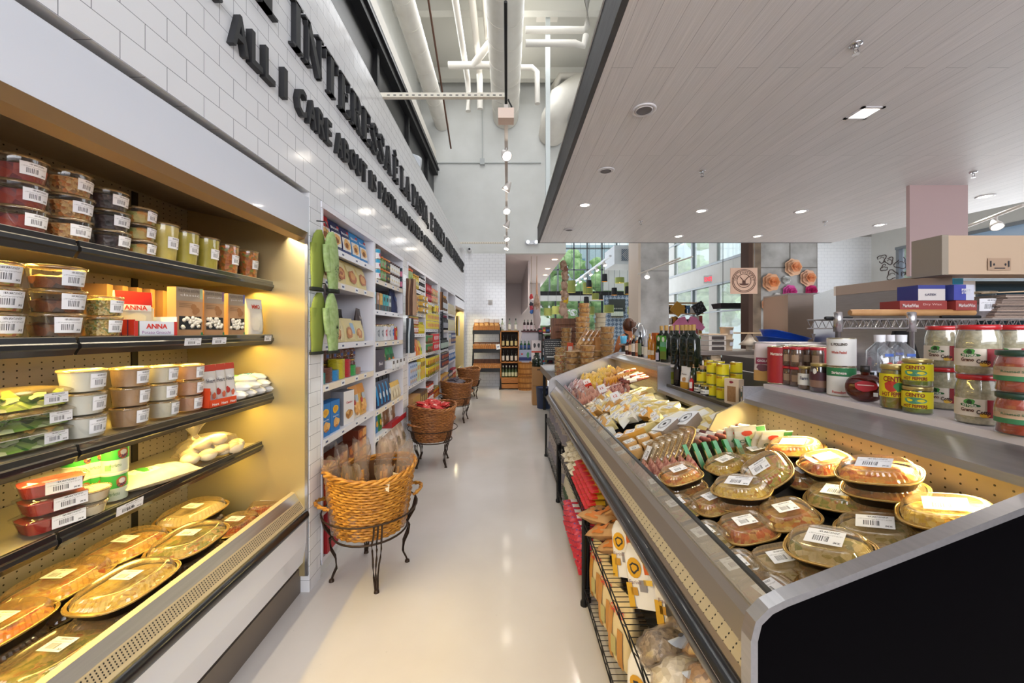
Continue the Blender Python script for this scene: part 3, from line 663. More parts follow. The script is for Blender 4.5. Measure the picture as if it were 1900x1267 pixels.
# -- PRODUCT KINDS
def food(k, cols, scale=60, kind='voronoi', rough=.45, bump=.6):
 n = len(cols); return noisy('food_'+k, [(.12+.76*i/max(n-1, 1), c) for i, c in enumerate(cols)], scale*1.8, rough, 3, bump=bump, kind=kind)
FD = dict(beet=food('beets', ['5a1020', '8c2418', 'b8452a', '6d1522'], 25), granola=food('granola', ['7d5228', 'b98748', 'd9b477', 'c97425', '5a3418'], 70),
  olive=food('olives', ['1d1416', '37272b', '4a3a40', '241a1e'], 45), artichoke=food('artichokes', ['9a9a4c', 'c7c078', 'd9822e', 'b9b45e'], 35),
  chicken=food('chicken_soup', ['d9c24a', 'e3cf6a', 'cdae3a'], 12, 'noise'), pea=food('pea_soup', ['b3a632', 'c8b940', 'a89a2c'], 12, 'noise'), mine=food('minestrone', ['c8641c', 'e08a34', 'a8521a', '8a9a3a'], 45),
  pasta=food('pasta_salad', ['c9b044', 'a3b54a', 'e3d27a', 'c2452c', 'dcc878'], 40), aubergine=food('grilled_aubergine', ['2e1a12', '5b3018', 'a35a28', '3c2316'], 22),
  orzo=food('orzo_salad', ['a8803c', 'd6b060', 'e7cf90', '5d7a34', 'b9962f', '4a2f22'], 95), hummus=food('hummus', ['dfd6c0', 'e6dfcc'], 8, 'noise', bump=.1), redhum=food('pepper_dip', ['cf9a7c', 'd8a98c'], 8, 'noise', bump=.1),
  tan=food('bean_dip', ['ad8763', 'bd9874'], 8, 'noise', bump=.1), white=food('yogurt_dip', ['dcdad0', 'e8e6de'], 8, 'noise', bump=.1), salad=food('salad_leaves', ['2f5a1e', '5b8a32', '9fc05c', 'd7dfb0', '3a6b28'], 18),
  sauce=food('tomato_sauce', ['8e1512', 'a82018', '74100f'], 9, 'noise', bump=.15), lasagna=food('baked_pasta', ['c8923f', 'e3bd6a', 'b8452a', 'ecd9a0', '9a6a2a'], 28),
  yellow=food('saffron_rice', ['d9b53a', 'e8cf62', 'f0e0a0', 'b98a2a'], 45), green=food('vegetable_bake', ['6f8a34', 'a5a84c', 'e0cf8a', 'c0682c'], 35), orange=food('baked_peppers', ['d0641c', 'e88f3a', 'e8c060', 'b03a1a'], 30),
  brown=food('braised_meat', ['5a2c18', '8a4a24', 'b87038', '3c2012'], 30), creamy=food('cream_chicken', ['d8cfae', 'ece6d0', 'bfae78', '7a8a48'], 26), redpasta=food('red_pasta', ['a8321c', 'd05a2c', 'e0b070', '8a2414'], 35),
  cookie=food('cookies', ['b87434', 'dc9c50', 'ecbc74', '9a5c28'], 14), nuts=food('biscotti', ['94602e', 'c48c4c', 'dcb070', '7a4a24'], 18), dough=food('bread_dough', ['d9c7a4', 'e8dcc2', 'c9b288'], 8, 'noise', bump=.2),
  beans=food('dry_beans', ['a8946c', 'd9cdb4', 'efe6d0'], 32, bump=1), chick=food('chickpeas', ['7a5432', 'b48a5c', 'cda474'], 42, bump=1), mush=food('dried_mushroom', ['5a4a38', '8a7860', 'a89880'], 60), wbeans=food('white_beans', ['b8ae94', 'e3dfd0', 'f4f0e4'], 34, bump=1))
def bumpy(mb, loop, z0, hh, m, seed=0, k=14):
 """a lumpy food surface filling an outline"""
 n = len(loop); cx = sum(p[0] for p in loop)/n; cy = sum(p[1] for p in loop)/n; V = []; rings = 5
 for r in range(rings, -1, -1):
  t = r/rings
  for p in loop:
   x = cx+(p[0]-cx)*t; y = cy+(p[1]-cy)*t
   V.append((x, y, z0+hh*(1-t**4)*(.6+.8*noise.noise(Vector((x*k+seed, y*k, seed))))))
 F_ = [(a*n+i, a*n+(i+1) % n, (a+1)*n+(i+1) % n, (a+1)*n+i) for a in range(rings) for i in range(n)]
 mb.add(V, F_, m, True)
def sup(a, b, z, n=40, e=3.2, rib=0, c=(0, 0)):
 L = []
 for i in range(n):
  t = 2*pi*i/n; ct, st = cos(t), sin(t); r = (abs(ct)**e+abs(st)**e)**(-1/e)
  if rib and i % 2: r *= 1-rib
  L.append((c[0]+a*r*ct, c[1]+b*r*st, z))
 return L
TRAYB = pm('0e0d0e', .3); TRAYG = pm('b08a4c', .3, .5)
def platter(name, a, b, fd, seed, e=2.7, rim=TRAYB, lab=(.05, .035), zs=1.0):
 P = Proto(name, 'food platter'); MB.Z = zs; m = MB()
 m.loft([sup(a*.72, b*.72, .0, 32, e), sup(a*.80, b*.80, .004, 32, e), sup(a*.93, b*.93, .034, 32, e), sup(a*1.0, b*1.0, .036, 32, e), sup(a*1.0, b*1.0, .039, 32, e), sup(a*.92, b*.92, .038, 32, e)], rim, True, (True, False)); P.part('tray', m)
 m = MB(); bumpy(m, sup(a*.9, b*.9, 0, 32, e), .036, .030, fd, seed); P.part('food', m)
 m = MB()
 m.loft([sup(a*.915, b*.915, .043, 88, e, .045), sup(a*.885, b*.885, .052, 88, e, .05), sup(a*.86, b*.86, .064, 88, e, .05), sup(a*.80, b*.80, .074, 88, e, .04)], CLEARLID, False, (False, False))
 m.loft([sup(a*.80, b*.80, .074, 88, e, .04), sup(a*.74, b*.74, .0775, 88, e), sup(a*.66, b*.66, .077, 88, e), sup(a*.63, b*.63, .0745, 88, e), sup(a*.30, b*.30, .0755, 88, e)], CLEARLID, True, (False, True))
 m.loft([sup(a*1.012, b*1.012, .039, 48, e), sup(a*1.012, b*1.012, .0435, 48, e), sup(a*.93, b*.93, .0435, 48, e)], pm('b38c4a', .28, .35), True, (False, False))
 m.tube(sup(a*1.005, b*1.005, .043, 40, e), .0022, 5, pm('c8a86a', .25, .5), closed=True)
 P.part('lid', m, label='clear ribbed domed lid')
 m = MB(); drect(m, lambda x, y, o: (x, y+a*.0, .0782+o), -lab[0]*.75, lab[0]*.75, -lab[1]*.8, lab[1]*.8, STK, uv=True); P.part('price_label', m); MB.Z = 1.0
 return P
def tub(name, r, h, fd, fill, seed, lab=(.06, .036), ang=0.0, e=None, cat='food tub', taper=.86, lidm=CLEAR):
 P = Proto(name, cat); m = MB(); n = 28
 m.lathe([(r*taper*.96, 0), (r*taper, .004), (r*.985, h-.006)], n, CLEAR, caps=(True, False))
 m.tube([(r*cos(2*pi*i/n), r*sin(2*pi*i/n), h-.006) for i in range(n)], .002, 5, CLEARLID, closed=True); P.part('cup', m)
 m = MB(); hf = h*fill; rt = r*(taper+(1-taper)*fill)*.975
 m.lathe([(r*taper*.93, .003), (rt, hf)], n, fd, caps=(True, False)); bumpy(m, [(rt*cos(2*pi*i/n), rt*sin(2*pi*i/n), 0) for i in range(n)], hf, .012 if fill < .85 else .003, fd, seed, 40); P.part('food', m)
 m = MB(); m.lathe([(r*1.03, h-.008), (r*1.035, h-.001), (r*.97, h), (r*.93, h-.004), (r*.2, h-.004)], n, CLEARLID, caps=(False, True)); P.part('lid', m)
 m = MB(); m.X = Matrix.Rotation(ang, 4, 'Z'); rr = r*(taper+(1-taper)*.5)+.0015
 S = lambda x, z, o: ((rr+o+z*(1-taper)*r/h)*sin(x/rr), -(rr+o+z*(1-taper)*r/h)*cos(x/rr), h*.5+z)
 drect(m, S, -lab[0]/2, lab[0]/2, -lab[1]/2, lab[1]/2, STK, n=8, uv=True); P.part('price_label', m); return P
def can(name, r, h, cols, txt=None, tc='f4f4f4', blob=None, n=20, parts=False, bcol=None, cat='food can', seed=0):
 """cols: list of (z0,z1,hex) label bands as shares of the height"""
 tin = pm('c6bda4', .25, .9); P = Proto(name, cat)
 m = MB(); m.lathe([(r*.97, 0), (r, .003), (r*.985, .006), (r*.985, h-.006), (r, h-.003), (r*.97, h), (r*.93, h-.004), (0.001, h-.004)], n, tin)
 l = m if not parts else MB()
 for z0, z1, c in cols: l.lathe([(r*.995, z0*h), (r*.995, z1*h)], n, pm(c, .4), caps=(False, False))
 S = wrap(r*1.0); S2 = lambda x, z, o: S(x, z, o+.0006)
 if blob:
  for q, (cx, cz, rx, rz, c) in enumerate(blob): disc(l, S2, cx*r, cz*h, rx*r, rz*h, pm(c, .4), jag=.18, seed=seed+q, o=.0003*(q+1))
 if txt:
  for s, cz, w_, h_, c in txt: dtext(l, S2, s, 0, cz*h, w_*r, h_*h, pm(c, .45), .0016, .03)
 if parts: P.part('tin', m); P.part('paper_label', l)
 else: P.part('tin', m)
 return P
def jar(name, r, h, cont, lid, cols, txt=None, blob=None, n=24, lidh=.1, neck=.86, parts=True, cat='jar', seed=0, belly=0, glassy=True):
 P = Proto(name, cat); g = MB(); lh = h*lidh
 prof = [(r*.9, 0), (r, h*.04), (r*(1-belly), h*.32), (r*(1+belly*.3), h*.55), (r, h*.72), (r*neck, h-lh*1.2), (r*neck, h-lh*.3)]
 if glassy and parts: g.lathe(prof, n, GLASS, caps=(True, False))
 c = MB() if parts else g; c.lathe([(a*.955, max(z, .003)) for a, z in prof[:-1]], n, cont)
 L = MB() if parts else g; L.lathe([(r*neck*1.05, h-lh), (r*neck*1.08, h-lh*.85), (r*neck*1.08, h-lh*.12), (r*neck*1.02, h), (r*neck*.9, h-.0015), (.001, h-.0015)], n, lid)
 l = MB() if parts else g
 S = wrap(r*1.003); S2 = lambda x, z, o: S(x, z, o)
 for z0, z1, c_, wd in cols: drect(l, S2, -wd*r, wd*r, z0*h, z1*h, pm(c_, .45), .0005+.0002*cols.index((z0, z1, c_, wd)), 14)
 for q, (cx, cz, rx, rz, c_) in enumerate(blob or []): disc(l, S2, cx*r, cz*h, rx*r, rz*h, pm(c_, .4), .0016+.0003*q, jag=.15, seed=seed+q)
 for s, cx, cz, w_, h_, c_ in txt or []: dtext(l, S2, s, cx*r, cz*h, w_*r, h_*h, pm(c_, .45), .0026, .03)
 if parts:
  if glassy: P.part('glass_body', g)
  P.part('contents', c); P.part('lid', L); P.part('paper_label', l)
 else: P.part('jar', g)
 return P
def bottle(name, r, h, glass, cap, labs, n=16, sq=False, neck=.3, sh=.68, parts=False, capn='cap', txt=None, cat='bottle', blob=None):
 P = Proto(name, cat); m = MB()
 prof = [(r*.95, 0), (r, h*.02), (r, h*sh), (r*.75, h*(sh+.07)), (r*neck, h*(sh+.14)), (r*neck, h*.93)]
 if sq: m.loft([sup(a, a, z, 24, 6 if a > r*.6 else 2.2) for a, z in prof], glass)
 else: m.lathe(prof, n, glass)
 c = MB() if parts else m; c.lathe([(r*neck*1.12, h*.86), (r*neck*1.15, h)], 12, cap)
 l = MB() if parts else m
 for z0, z1, col, wd in labs:
  S = flat(-r*1.005) if sq else wrap(r*1.01); drect(l, S, -wd*r, wd*r, z0*h, z1*h, pm(col, .5), .0006, 1 if sq else 8)
 for s, cz, w_, h_, c_ in txt or []: dtext(l, flat(-r*1.005) if sq else wrap(r*1.01), s, 0, cz*h, w_*r, h_*h, pm(c_, .5), .0014)
 for cx, cz, rx, rz, c_ in blob or []: disc(l, flat(-r*1.005) if sq else wrap(r*1.01), cx*r, cz*h, rx*r, rz*h, pm(c_, .5), .0011)
 if parts:
  P.part('bottle_body', m); P.part(capn, c)
  if labs: P.part('paper_label', l)
 else: P.part('bottle', m)
 return P
def carton(name, w_, d, h, side, front=None, rects=(), blobs=(), txts=(), cat='carton', lab=None, seed=0, topm=None):
 """front faces -Y; rects (x0,x1,z0,z1,hex) in shares"""
 P = Proto(name, cat); m = MB(); m.box(-w_/2, w_/2, -d/2, d/2, 0, h, pm(side, .55))
 S = flat(-d/2)
 if front: drect(m, S, -w_/2, w_/2, 0, h, pm(front, .5), .0003)
 for q, (a, b, c, e_, col) in enumerate(rects): drect(m, S, (a-.5)*w_, (b-.5)*w_, c*h, e_*h, col if not isinstance(col, str) else pm(col, .5), .0006+.0002*q)
 for q, (cx, cz, rx, rz, col) in enumerate(blobs): disc(m, S, (cx-.5)*w_, cz*h, rx*w_, rz*h, col if not isinstance(col, str) else pm(col, .5), .0024+.0002*q, jag=.15, seed=seed+q)
 for s, cx, cz, ww, hh, col in txts: dtext(m, S, s, (cx-.5)*w_, cz*h, ww*w_, hh*h, pm(col, .5), .004)
 P.part('carton', m); return P
def pouch(name, w_, d, h, back, rects=(), blobs=(), txts=(), cat='bag', fold=.0, seed=0, window=None, crimp=.06, topcol=None):
 """stand-up bag, wide gusset at the base, flat crimped top; printed front faces -Y"""
 P = Proto(name, cat); m = MB(); n = 20; L = []; base = pm(back, .45); rd = random.Random(seed)
 def prof(t):   # half width, half depth at height share t
  return w_/2*(1-.03*sin(pi*t*3+seed)), d/2*max(.03, (1-t**2.2*.97))*(1 if t > .02 else .9)
 ts = [0, .03, .12, .25, .4, .55, .7, .82, .9, .95, 1]
 for t in ts:
  a, b = prof(t); L.append([(x*(1+.02*noise.noise(Vector((x*30, t*6, seed)))), y*(1+.12*noise.noise(Vector((x*40, t*8, seed+5))))-fold*h*max(0, t-.75), t*h) for x, y, _ in sup(a, b, 0, n, 5 if t < .8 else 3)])
 m.loft(L, base)
 def S(x, z, o):
  t = min(max(z/h, 0), 1); a, b = prof(t); k = min(1, abs(x)/max(a, 1e-4)); bulge = (1-k**5)**(1/5)
  return (x, -b*max(bulge, .5)*1.06-o-.0012-fold*h*max(0, t-.75), z)
 def band(a0, a1, z0, z1, col, o):
  v = []; NX, NZ = 6, max(2, int((z1-z0)*10))
  for j in range(NZ+1):
   for i in range(NX+1): v.append(S((a0+(a1-a0)*i/NX-.5)*w_*.94, (z0+(z1-z0)*j/NZ)*h, o))
  m.add(v, [(j*(NX+1)+i, j*(NX+1)+i+1, (j+1)*(NX+1)+i+1, (j+1)*(NX+1)+i) for j in range(NZ) for i in range(NX)], col if not isinstance(col, str) else pm(col, .45), True)
 for q, (a, b, c, e_, col) in enumerate(rects): band(a, b, c, e_, col, .0004+.0003*q)
 for q, (cx, cz, rx, rz, col) in enumerate(blobs): disc(m, S, (cx-.5)*w_, cz*h, rx*w_, rz*h, col if not isinstance(col, str) else pm(col, .5), .0022+.0003*q, jag=.16, seed=seed+q, n=16)
 for s, cx, cz, ww, hh, col in txts: dtext(m, S, s, (cx-.5)*w_, cz*h, ww*w_, hh*h, pm(col, .5), .0045)
 P.part('bag', m); return P
def pillow(name, a, b, t, m_, rects=(), cat='packet', seed=0, labs=(), parts=False, wr=.1):
 """soft packet lying flat: length 2a along X, width 2b along Y, print on top"""
 P = Proto(name, cat); m = MB(); nx, ny = 12, 8; V = [];
 def hgt(u, v): return t/2*(max(0, 1-abs(u)**3)*max(0, 1-abs(v)**3))**.5*(1+wr*3*noise.noise(Vector((u*3+seed, v*3, 1))))
 for sgn in (1, -1):
  for j in range(ny+1):
   for i in range(nx+1):
    u = -1+2*i/nx; v = -1+2*j/ny; V.append((a*u, b*v*(1-.06*abs(u)), t/2+sgn*hgt(u, v)))
 k = (nx+1)*(ny+1); F_ = [(j*(nx+1)+i, j*(nx+1)+i+1, (j+1)*(nx+1)+i+1, (j+1)*(nx+1)+i) for j in range(ny) for i in range(nx)]
 m.add(V, F_ + [tuple(k+q for q in f[::-1]) for f in F_], m_, True)
 S = lambda x, y, o: (x, y, t/2+hgt(x/a, y/b)+o)
 l = MB() if (parts and rects) else m
 for q, (x0, x1, y0, y1, col) in enumerate(rects):
  v = []; n = 5
  for j in range(n+1):
   for i in range(n+1): v.append(S((x0+(x1-x0)*i/n)*a, (y0+(y1-y0)*j/n)*b, .0008+.0004*q))
  uv = [(i/n, j/n) for j in range(n+1) for i in range(n+1)]
  l.add(v, [(j*(n+1)+i, j*(n+1)+i+1, (j+1)*(n+1)+i+1, (j+1)*(n+1)+i) for j in range(n) for i in range(n)], col if not isinstance(col, str) else pm(col, .45), True, uv=uv)
 for s, cx, cy, ww, hh, col in labs: dtext(l, S, s, cx*a, cy*b, ww*a, hh*b, pm(col, .5), .003)
 if l is m: P.part('packet', m)
 else: P.part('wrapper', m); P.part('paper_label', l)
 return P
def wedge(name, L_, w_, h, m_, lab=None, cat='cheese', labm=STK, rind=None):
 """cheese wedge, point at -Y"""
 P = Proto(name, cat); m = MB(); pts = [(0, -L_*.5), (w_/2, L_*.42), (w_*.25, L_*.5), (-w_*.25, L_*.5), (-w_/2, L_*.42)]
 m.loft([[(x, y, 0) for x, y in pts], [(x, y, h) for x, y in pts]], m_, False)
 if rind: m.loft([[(x*1.01, y*1.012, 0) for x, y in pts[1:]], [(x*1.01, y*1.012, h) for x, y in pts[1:]]], rind, False, closed=False)
 P.part('wedge', m); l = MB(); drect(l, top(h), -w_*.26, w_*.26, -L_*.05, L_*.40, labm, .001, uv=True); P.part('price_label', l); return P
def block(name, a, b, h, m_, labm=STK, cat='cheese', emblem=None, lr=.75):
 P = Proto(name, cat); m = MB(); L = [sup(a*.97, b*.97, 0, 20, 7), sup(a, b, .004, 20, 7), sup(a, b, h-.004, 20, 7), sup(a*.96, b*.96, h, 20, 7)]; m.loft(L, m_); P.part('block', m)
 l = MB(); drect(l, top(h), -a*lr, a*lr, -b*lr, b*lr, labm, .001, uv=True)
 if emblem:
  for k in range(8):
   t0, t1 = pi/8+k*pi/4, pi/8+(k+1)*pi/4
   for rr, th in ((.62, .07), (.5, .03)):
    l.add([(a*(rr+s_)*cos(t), b*(rr+s_)*sin(t), h+.0018) for t in (t0, t1) for s_ in (0, th)], [(0, 1, 3, 2)], INK)
  disc(l, top(h), 0, 0, a*.22, b*.22, INK, .0018, n=6)
 P.part('printed_label', l); return P
ORD = ['lowest', 'second from the bottom', 'third from the bottom', 'fourth from the bottom', 'fifth from the bottom', 'sixth from the bottom', 'seventh from the bottom', 'eighth from the bottom', 'ninth from the bottom']
def lvl(i, n):
 if n == 1: return ''
 if i == n-1: return 'top of its pile'
 if i == 0: return 'bottom of its pile'
 return 'middle of its pile' if n == 3 else ORD[i]+' in its pile'
# -- CONTENTS OF THE WALL CASE
def pile(protos, x, y, z, n, h, base, group=None, rz=90, jit=.004, where=''):
 for i in range(n):
  P = protos[i % len(protos)]; l = (base + (', ' + lvl(i, n) if n > 1 else '') + where)
  P.put((x+random.uniform(-jit, jit), y+random.uniform(-jit, jit), z+i*h), R(rz)+random.uniform(-.15, .15), l, group)
def zy(u, x): return x*F/(u-CX)
X1 = -1.405; Z1 = 1.760
pA = tub('fruit_tub', .058, .072, FD['beet'], .62, 1, ang=.5); pB = tub('granola_tub', .058, .074, FD['granola'], .7, 2, ang=.55)
pC = tub('olive_tub', .056, .070, FD['olive'], .68, 3, ang=.6); pD = tub('artichoke_tub', .052, .061, FD['artichoke'], .66, 4, ang=.7, lab=(.045, .036))
G = 'clear round deli tubs on the top cooler shelf'
pile([pA], X1, zy(38, X1), Z1, 3, .0725, 'round clear tub of dark red beets', G, 62)
pile([pB], X1, zy(127, X1), Z1, 3, .0745, 'round clear tub of orange and brown granola', G, 62)
pile([pC], X1, zy(203, X1), Z1, 3, .0705, 'round clear tub of black olives', G, 60)
pile([pC], X1-.14, zy(203, X1)+.03, Z1, 3, .0705, 'round clear tub of black olives in the rear row', G, 60)
pile([pD], X1, zy(257, X1), Z1, 3, .0615, 'round clear tub of pale artichokes', G, 60)
for u, f, l, hh in [(303, 'chicken', 'tall clear cup of pale yellow soup with noodles', .155), (343, 'pea', 'tall clear cup of olive yellow soup with a tilted label', .150), (383, 'pea', 'tall clear cup of yellow soup beside the orange soups', .152), (422, 'mine', 'tall clear cup of orange vegetable soup, nearer the yellow soups', .150), (460, 'mine', 'tall clear cup of orange vegetable soup at the end of its shelf', .152)]:
 P = tub('soup_cup', .052, hh, FD[f], .93, u, lab=(.05, .046), ang=.45, taper=.80, cat='soup cup'); P.put((X1, zy(u, X1), Z1), R(62), l, 'tall soup cups on the top cooler shelf')
# second shelf
Z2 = 1.462
pE = tub('pasta_tub', .058, .070, FD['pasta'], .8, 5, lab=(.072, .048), ang=.3); pF = tub('aubergine_tub', .066, .0725, FD['aubergine'], .5, 6, lab=(.068, .048), ang=.45)
pG = tub('orzo_tub', .050, .068, FD['orzo'], .78, 7, lab=(.052, .042), ang=.6)
G = 'clear deli tubs on the gnocchi shelf'
pile([pE], -1.43, 1.085, Z2, 3, .0705, 'clear tub of pasta salad', G, 58)
pile([pF], X1-.01, zy(105, X1-.01), Z2, 3, .073, 'large clear tub of dark grilled aubergine', G, 60)
pile([pG], X1+.01, zy(190, X1+.01), Z2, 2, .0685, 'clear tub of colourful orzo salad', G, 60)
def gnocchi_box():
 P = Proto('gnocchi_display_box', 'display box'); m = MB(); a, b, h = .075, .06, .062; red = pm('c22a20', .45); wh = pm('dfe4ee', .5)
 m.box(-a, a, -b, b, 0, .004, wh); m.box(-a, a, -b, -b+.003, 0, .055, wh); m.box(-a, -a+.003, -b, b, 0, .06, red); m.box(a-.003, a, -b, b, 0, .075, wh); m.box(-a, a, b-.003, b, 0, .11, wh)
 P.part('open_carton', m); l = MB(); S = flat(-b)
 drect(l, S, -a, -a+.012, 0, .055, red, .0008); drect(l, S, a-.012, a, 0, .055, red, .0008); drect(l, S, -a+.012, -a+.016, 0, .055, pm('2a5a3a', .5), .0008)
 dtext(l, S, 'ANNA', 0, .036, .075, .019, pm('d0301e', .5), .0015, .03); dtext(l, S, 'Potato Gnocchi', 0, .013, .10, .011, pm('8a4a9a', .5), .0015, 0)
 for y in (-.03, 0, .03): l.box(-a-.001, -a, y-.001, y+.002, 0, .06, pm('2b2a6a', .5))
 P.part('printed_front', l); return P
gnocchi_box().put((-1.40, zy(268, -1.40), Z2), R(78), 'red and white open display box reading ANNA Potato Gnocchi', None)
P = pouch('gnocchi_packet', .12, .035, .15, 'd8d2c4', [(0, 1, .62, 1, 'c8281e'), (.05, .95, .5, .66, 'dfe4ee')], [(.5, .3, .28, .16, 'e3dcc8')], [('ANNA', .5, .58, .6, .12, 'd0301e')], 'packet', seed=3)
P.put((-1.44, zy(247, -1.44), Z2+.02), R(70), 'vacuum packet of gnocchi with red top standing in the display box')
KR = 'b58a62'
def mamma(w_, stripe, sub):
 P = Proto('gnocchi_carton', 'carton'); h, d = .20, .045; m = MB(); S = flat(-d/2); kr = pm(KR, .65)
 m.box(-w_/2, w_/2, -d/2, d/2, 0, h, kr); drect(m, S, -w_/2, w_/2, h*.72, h, pm('a3917c', .6), .0005); drect(m, S, w_*.38, w_/2, h*.78, h, pm(stripe, .6), .0009)
 dtext(m, S, 'mamma emma', -w_*.04, h*.93, w_*.8, .012, pm('6a5a4a', .6), .0014, 0); dtext(m, S, sub, -.0, h*.845, w_*.72, .010, pm('e8e0d4', .6), .0014, 0)
 for i in range(3): drect(m, S, -w_*.40, w_*.1, h*(.66-.035*i), h*(.672-.035*i), pm('8a6a4a', .6), .0008)
 for q, (a, b) in enumerate([(.22, .60), (.34, .53), (.27, .50)]): disc(m, S, w_*(a-.08), h*b, .013, .013, pm('9a6a40', .6), .001+.0003*q)
 drect(m, S, w_*.42, w_/2, 0, .012, pm('2f7a4a', .5), .0012)
 P.part('carton', m); l = MB(); drect(l, S, -w_*.40, w_*.44, h*.12, h*.40, BLACK, .0008)
 rd = random.Random(int(w_*1000))
 for i in range(26):
  x = rd.uniform(-w_*.36, w_*.40); z = rd.uniform(h*.15, h*.37); l.lathe([(.002, -.004), (.0095, 0), (.002, .004)], 8, pm('e6dfcf', .5), T=Matrix.Translation((x, -d/2-.002, z)) @ Matrix.Rotation(pi/2, 4, 'X'))
 P.part('gnocchi_window', l, label='window showing white gnocchi'); return P
for u, w_, st, sub, lb in [(344, .115, 'a8b48a', 'classic', 'brown carton reading mamma emma with potatoes and a pale green corner'), (390, .10, '8a6a80', 'gnocchi stuffed', 'brown carton reading mamma emma with a plum corner, between two others'), (432, .095, '6a6aa0', 'gnocchi stuffed', 'brown carton reading mamma emma with a blue corner')]:
 x = -1.365; mamma(w_, st, sub).put((x, zy(u, x), Z2), R(80), lb)
P = Proto('gnocchi_carton', 'carton'); m = MB(); m.box(-.055, .055, -.02, .02, 0, .195, pm('8c6440', .7)); m.box(.0551, .056, -.02, .02, .0, .195, pm('a3794e', .7)); m.poly([(.0565, -.01, .03), (.0565, .01, .03), (.0565, .01, .05), (.0565, -.01, .05)], pm('7a6a90', .6)); P.part('carton', m)
for i in range(9): P.put((-1.56, zy(168, -1.56)+.066*i*.9, Z2), R(22), 'plain brown gnocchi carton in the row standing edge-on behind the tubs', 'brown gnocchi cartons lined up edge-on')
P = pouch('flour_bag', .095, .05, .19, 'e6e0d4', [(0, 1, .72, .95, 'f2efe8')], [(.4, .3, .3, .2, 'dcd4c4')], [('MMO', .5, .78, .5, .12, 'c84030')], 'bag', seed=8); P.put((-1.37, zy(470, -1.37), Z2), R(75), 'small white bag of dumplings with red lettering at the end of the shelf')
# third shelf: salads and dips
Z3 = 1.132
def clam(seed):
 P = Proto('salad_box', 'salad box'); m = MB(); a, b = .115, .085; m.loft([sup(a*.86, b*.84, 0, 28, 6), sup(a, b, .045, 28, 6), sup(a*1.05, b*1.06, .046, 28, 6)], CLEAR, True, (True, False)); P.part('tray', m)
 m = MB(); bumpy(m, sup(a*.93, b*.93, 0, 28, 6), .006, .03, FD['salad'], seed, 30); rd = random.Random(seed)
 for i in range(38):
  c = Vector((rd.uniform(-a*.8, a*.8), rd.uniform(-b*.8, b*.8), rd.uniform(.022, .048))); q = rd.uniform(.014, .026); T = Matrix.Translation(c) @ Matrix.Rotation(rd.uniform(0, 6), 4, 'Z') @ Matrix.Rotation(rd.uniform(-.9, .9), 4, 'X')
  col = rd.choice(['5b8a32', '86b04a', '2f5a22', 'c4d69a', 'dfe3c0', '3f7030'])
  m.add([(0, 0, .004), (q, 0, 0), (q*.6, q*.6, .005), (0, q*.8, -.001), (-q*.6, q*.6, .006), (-q, 0, 0), (-q*.5, -q*.6, .004), (q*.5, -q*.6, .003)], [(0, i_, i_+1) for i_ in range(1, 7)]+[(0, 7, 1)], pm(col, .5), True, T)
 P.part('leaves', m); m = MB(); m.loft([sup(a*1.06, b*1.07, .046, 28, 6), sup(a*1.03, b*1.03, .050, 28, 6), sup(a*.9, b*.88, .058, 28, 6)], CLEARLID, True, (False, True)); P.part('lid', m)
 m = MB(); drect(m, flat(-b*.97), a*.25, a*.78, .012, .044, STK, .002, uv=True); P.part('price_label', m); return P
cl = clam(4); G = 'clear boxes of green salad leaves on the dip shelf'
pile([cl, clam(9)], -1.455, 1.13, Z3, 3, .0585, 'rectangular clear box of green salad leaves', G, 84, .006)
for u, f, h, r_, nm in [(156, 'white', .0445, .058, 'clear tub of white dip'), (240, 'tan', .0435, .055, 'clear tub of tan bean dip'), (301, 'hummus', .0425, .053, 'clear tub of cream hummus'), (352, 'redhum', .0415, .050, 'clear tub of salmon pink dip')]:
 x = -1.40; P = tub('dip_tub', r_, h*1.0+.018*0+.0, FD[f], .93, u, lab=(.05, .032), ang=.62, taper=.9)
 k = {156: .0452, 240: .0442, 301: .0432, 352: .0422}[u]
 hh = [.0745, .072, .070, .0675][[156, 240, 301, 352].index(u)]
 P = tub('dip_tub', r_, hh*.98, FD[f], .93, u, lab=(.055, .046), ang=.62, taper=.9); pile([P], x, zy(u, x), Z3, 3, hh, nm, 'round clear tubs of dip on the third cooler shelf', 60)
P = tub('dip_tub', .05, .066, FD['hummus'], .9, 3, taper=.9)
for i, y in enumerate((1.72, 1.86)): carton('cardboard_tray', .11, .10, .19, 'c8a888', None, [(0, 1, .8, 1, 'a04030')], cat='carton').put((-1.56, y, Z3), R(90), 'low kraft carton with torn top behind the pink dip, %s' % ['nearer one', 'further one'][i])
def heart_box():
 P = Proto('snack_display_box', 'display box'); m = MB(); org = pm('d8481e', .5); m.box(-.075, .075, -.05, -.047, 0, .035, org); m.box(-.075, -.072, -.05, .05, 0, .09, org); m.box(-.075, .075, .047, .05, 0, .05, org); m.box(-.075, .075, -.05, .05, 0, .003, org)
 for i in range(3): dtext(m, flat(-.05), 'Heart', -.045+.05*i, .014, .035, .012, WHITE, .001)
 P.part('open_carton', m); return P
heart_box().put((-1.375, zy(397, -1.375), Z3), R(84), 'orange open display box holding white snack packets on the dip shelf')
P = pouch('snack_packet', .072, .03, .185, 'e6e2e0', [(0, 1, .84, 1, 'c8402a')], [(.3, .3, .16, .09, 'b8302a'), (.7, .22, .14, .08, 'd86a4a'), (.5, .62, .2, .08, 'f2f0ee')], [('Heart', .5, .6, .6, .1, '6a6a74')], 'packet', seed=2)
for i in range(3): P.put((-1.385, zy(386, -1.385)+.062*i, Z3+.006), R(80), 'white snack packet with red chilli print standing in the orange box', 'white snack packets in the orange box')
P = pillow('mozzarella_roll', .075, .027, .046, pm('eceae6', .35), [(-.8, -.1, -.7, .7, '5fae5a'), (.1, .7, -.6, .6, 'f4f4f2')], 'cheese packet', 3)
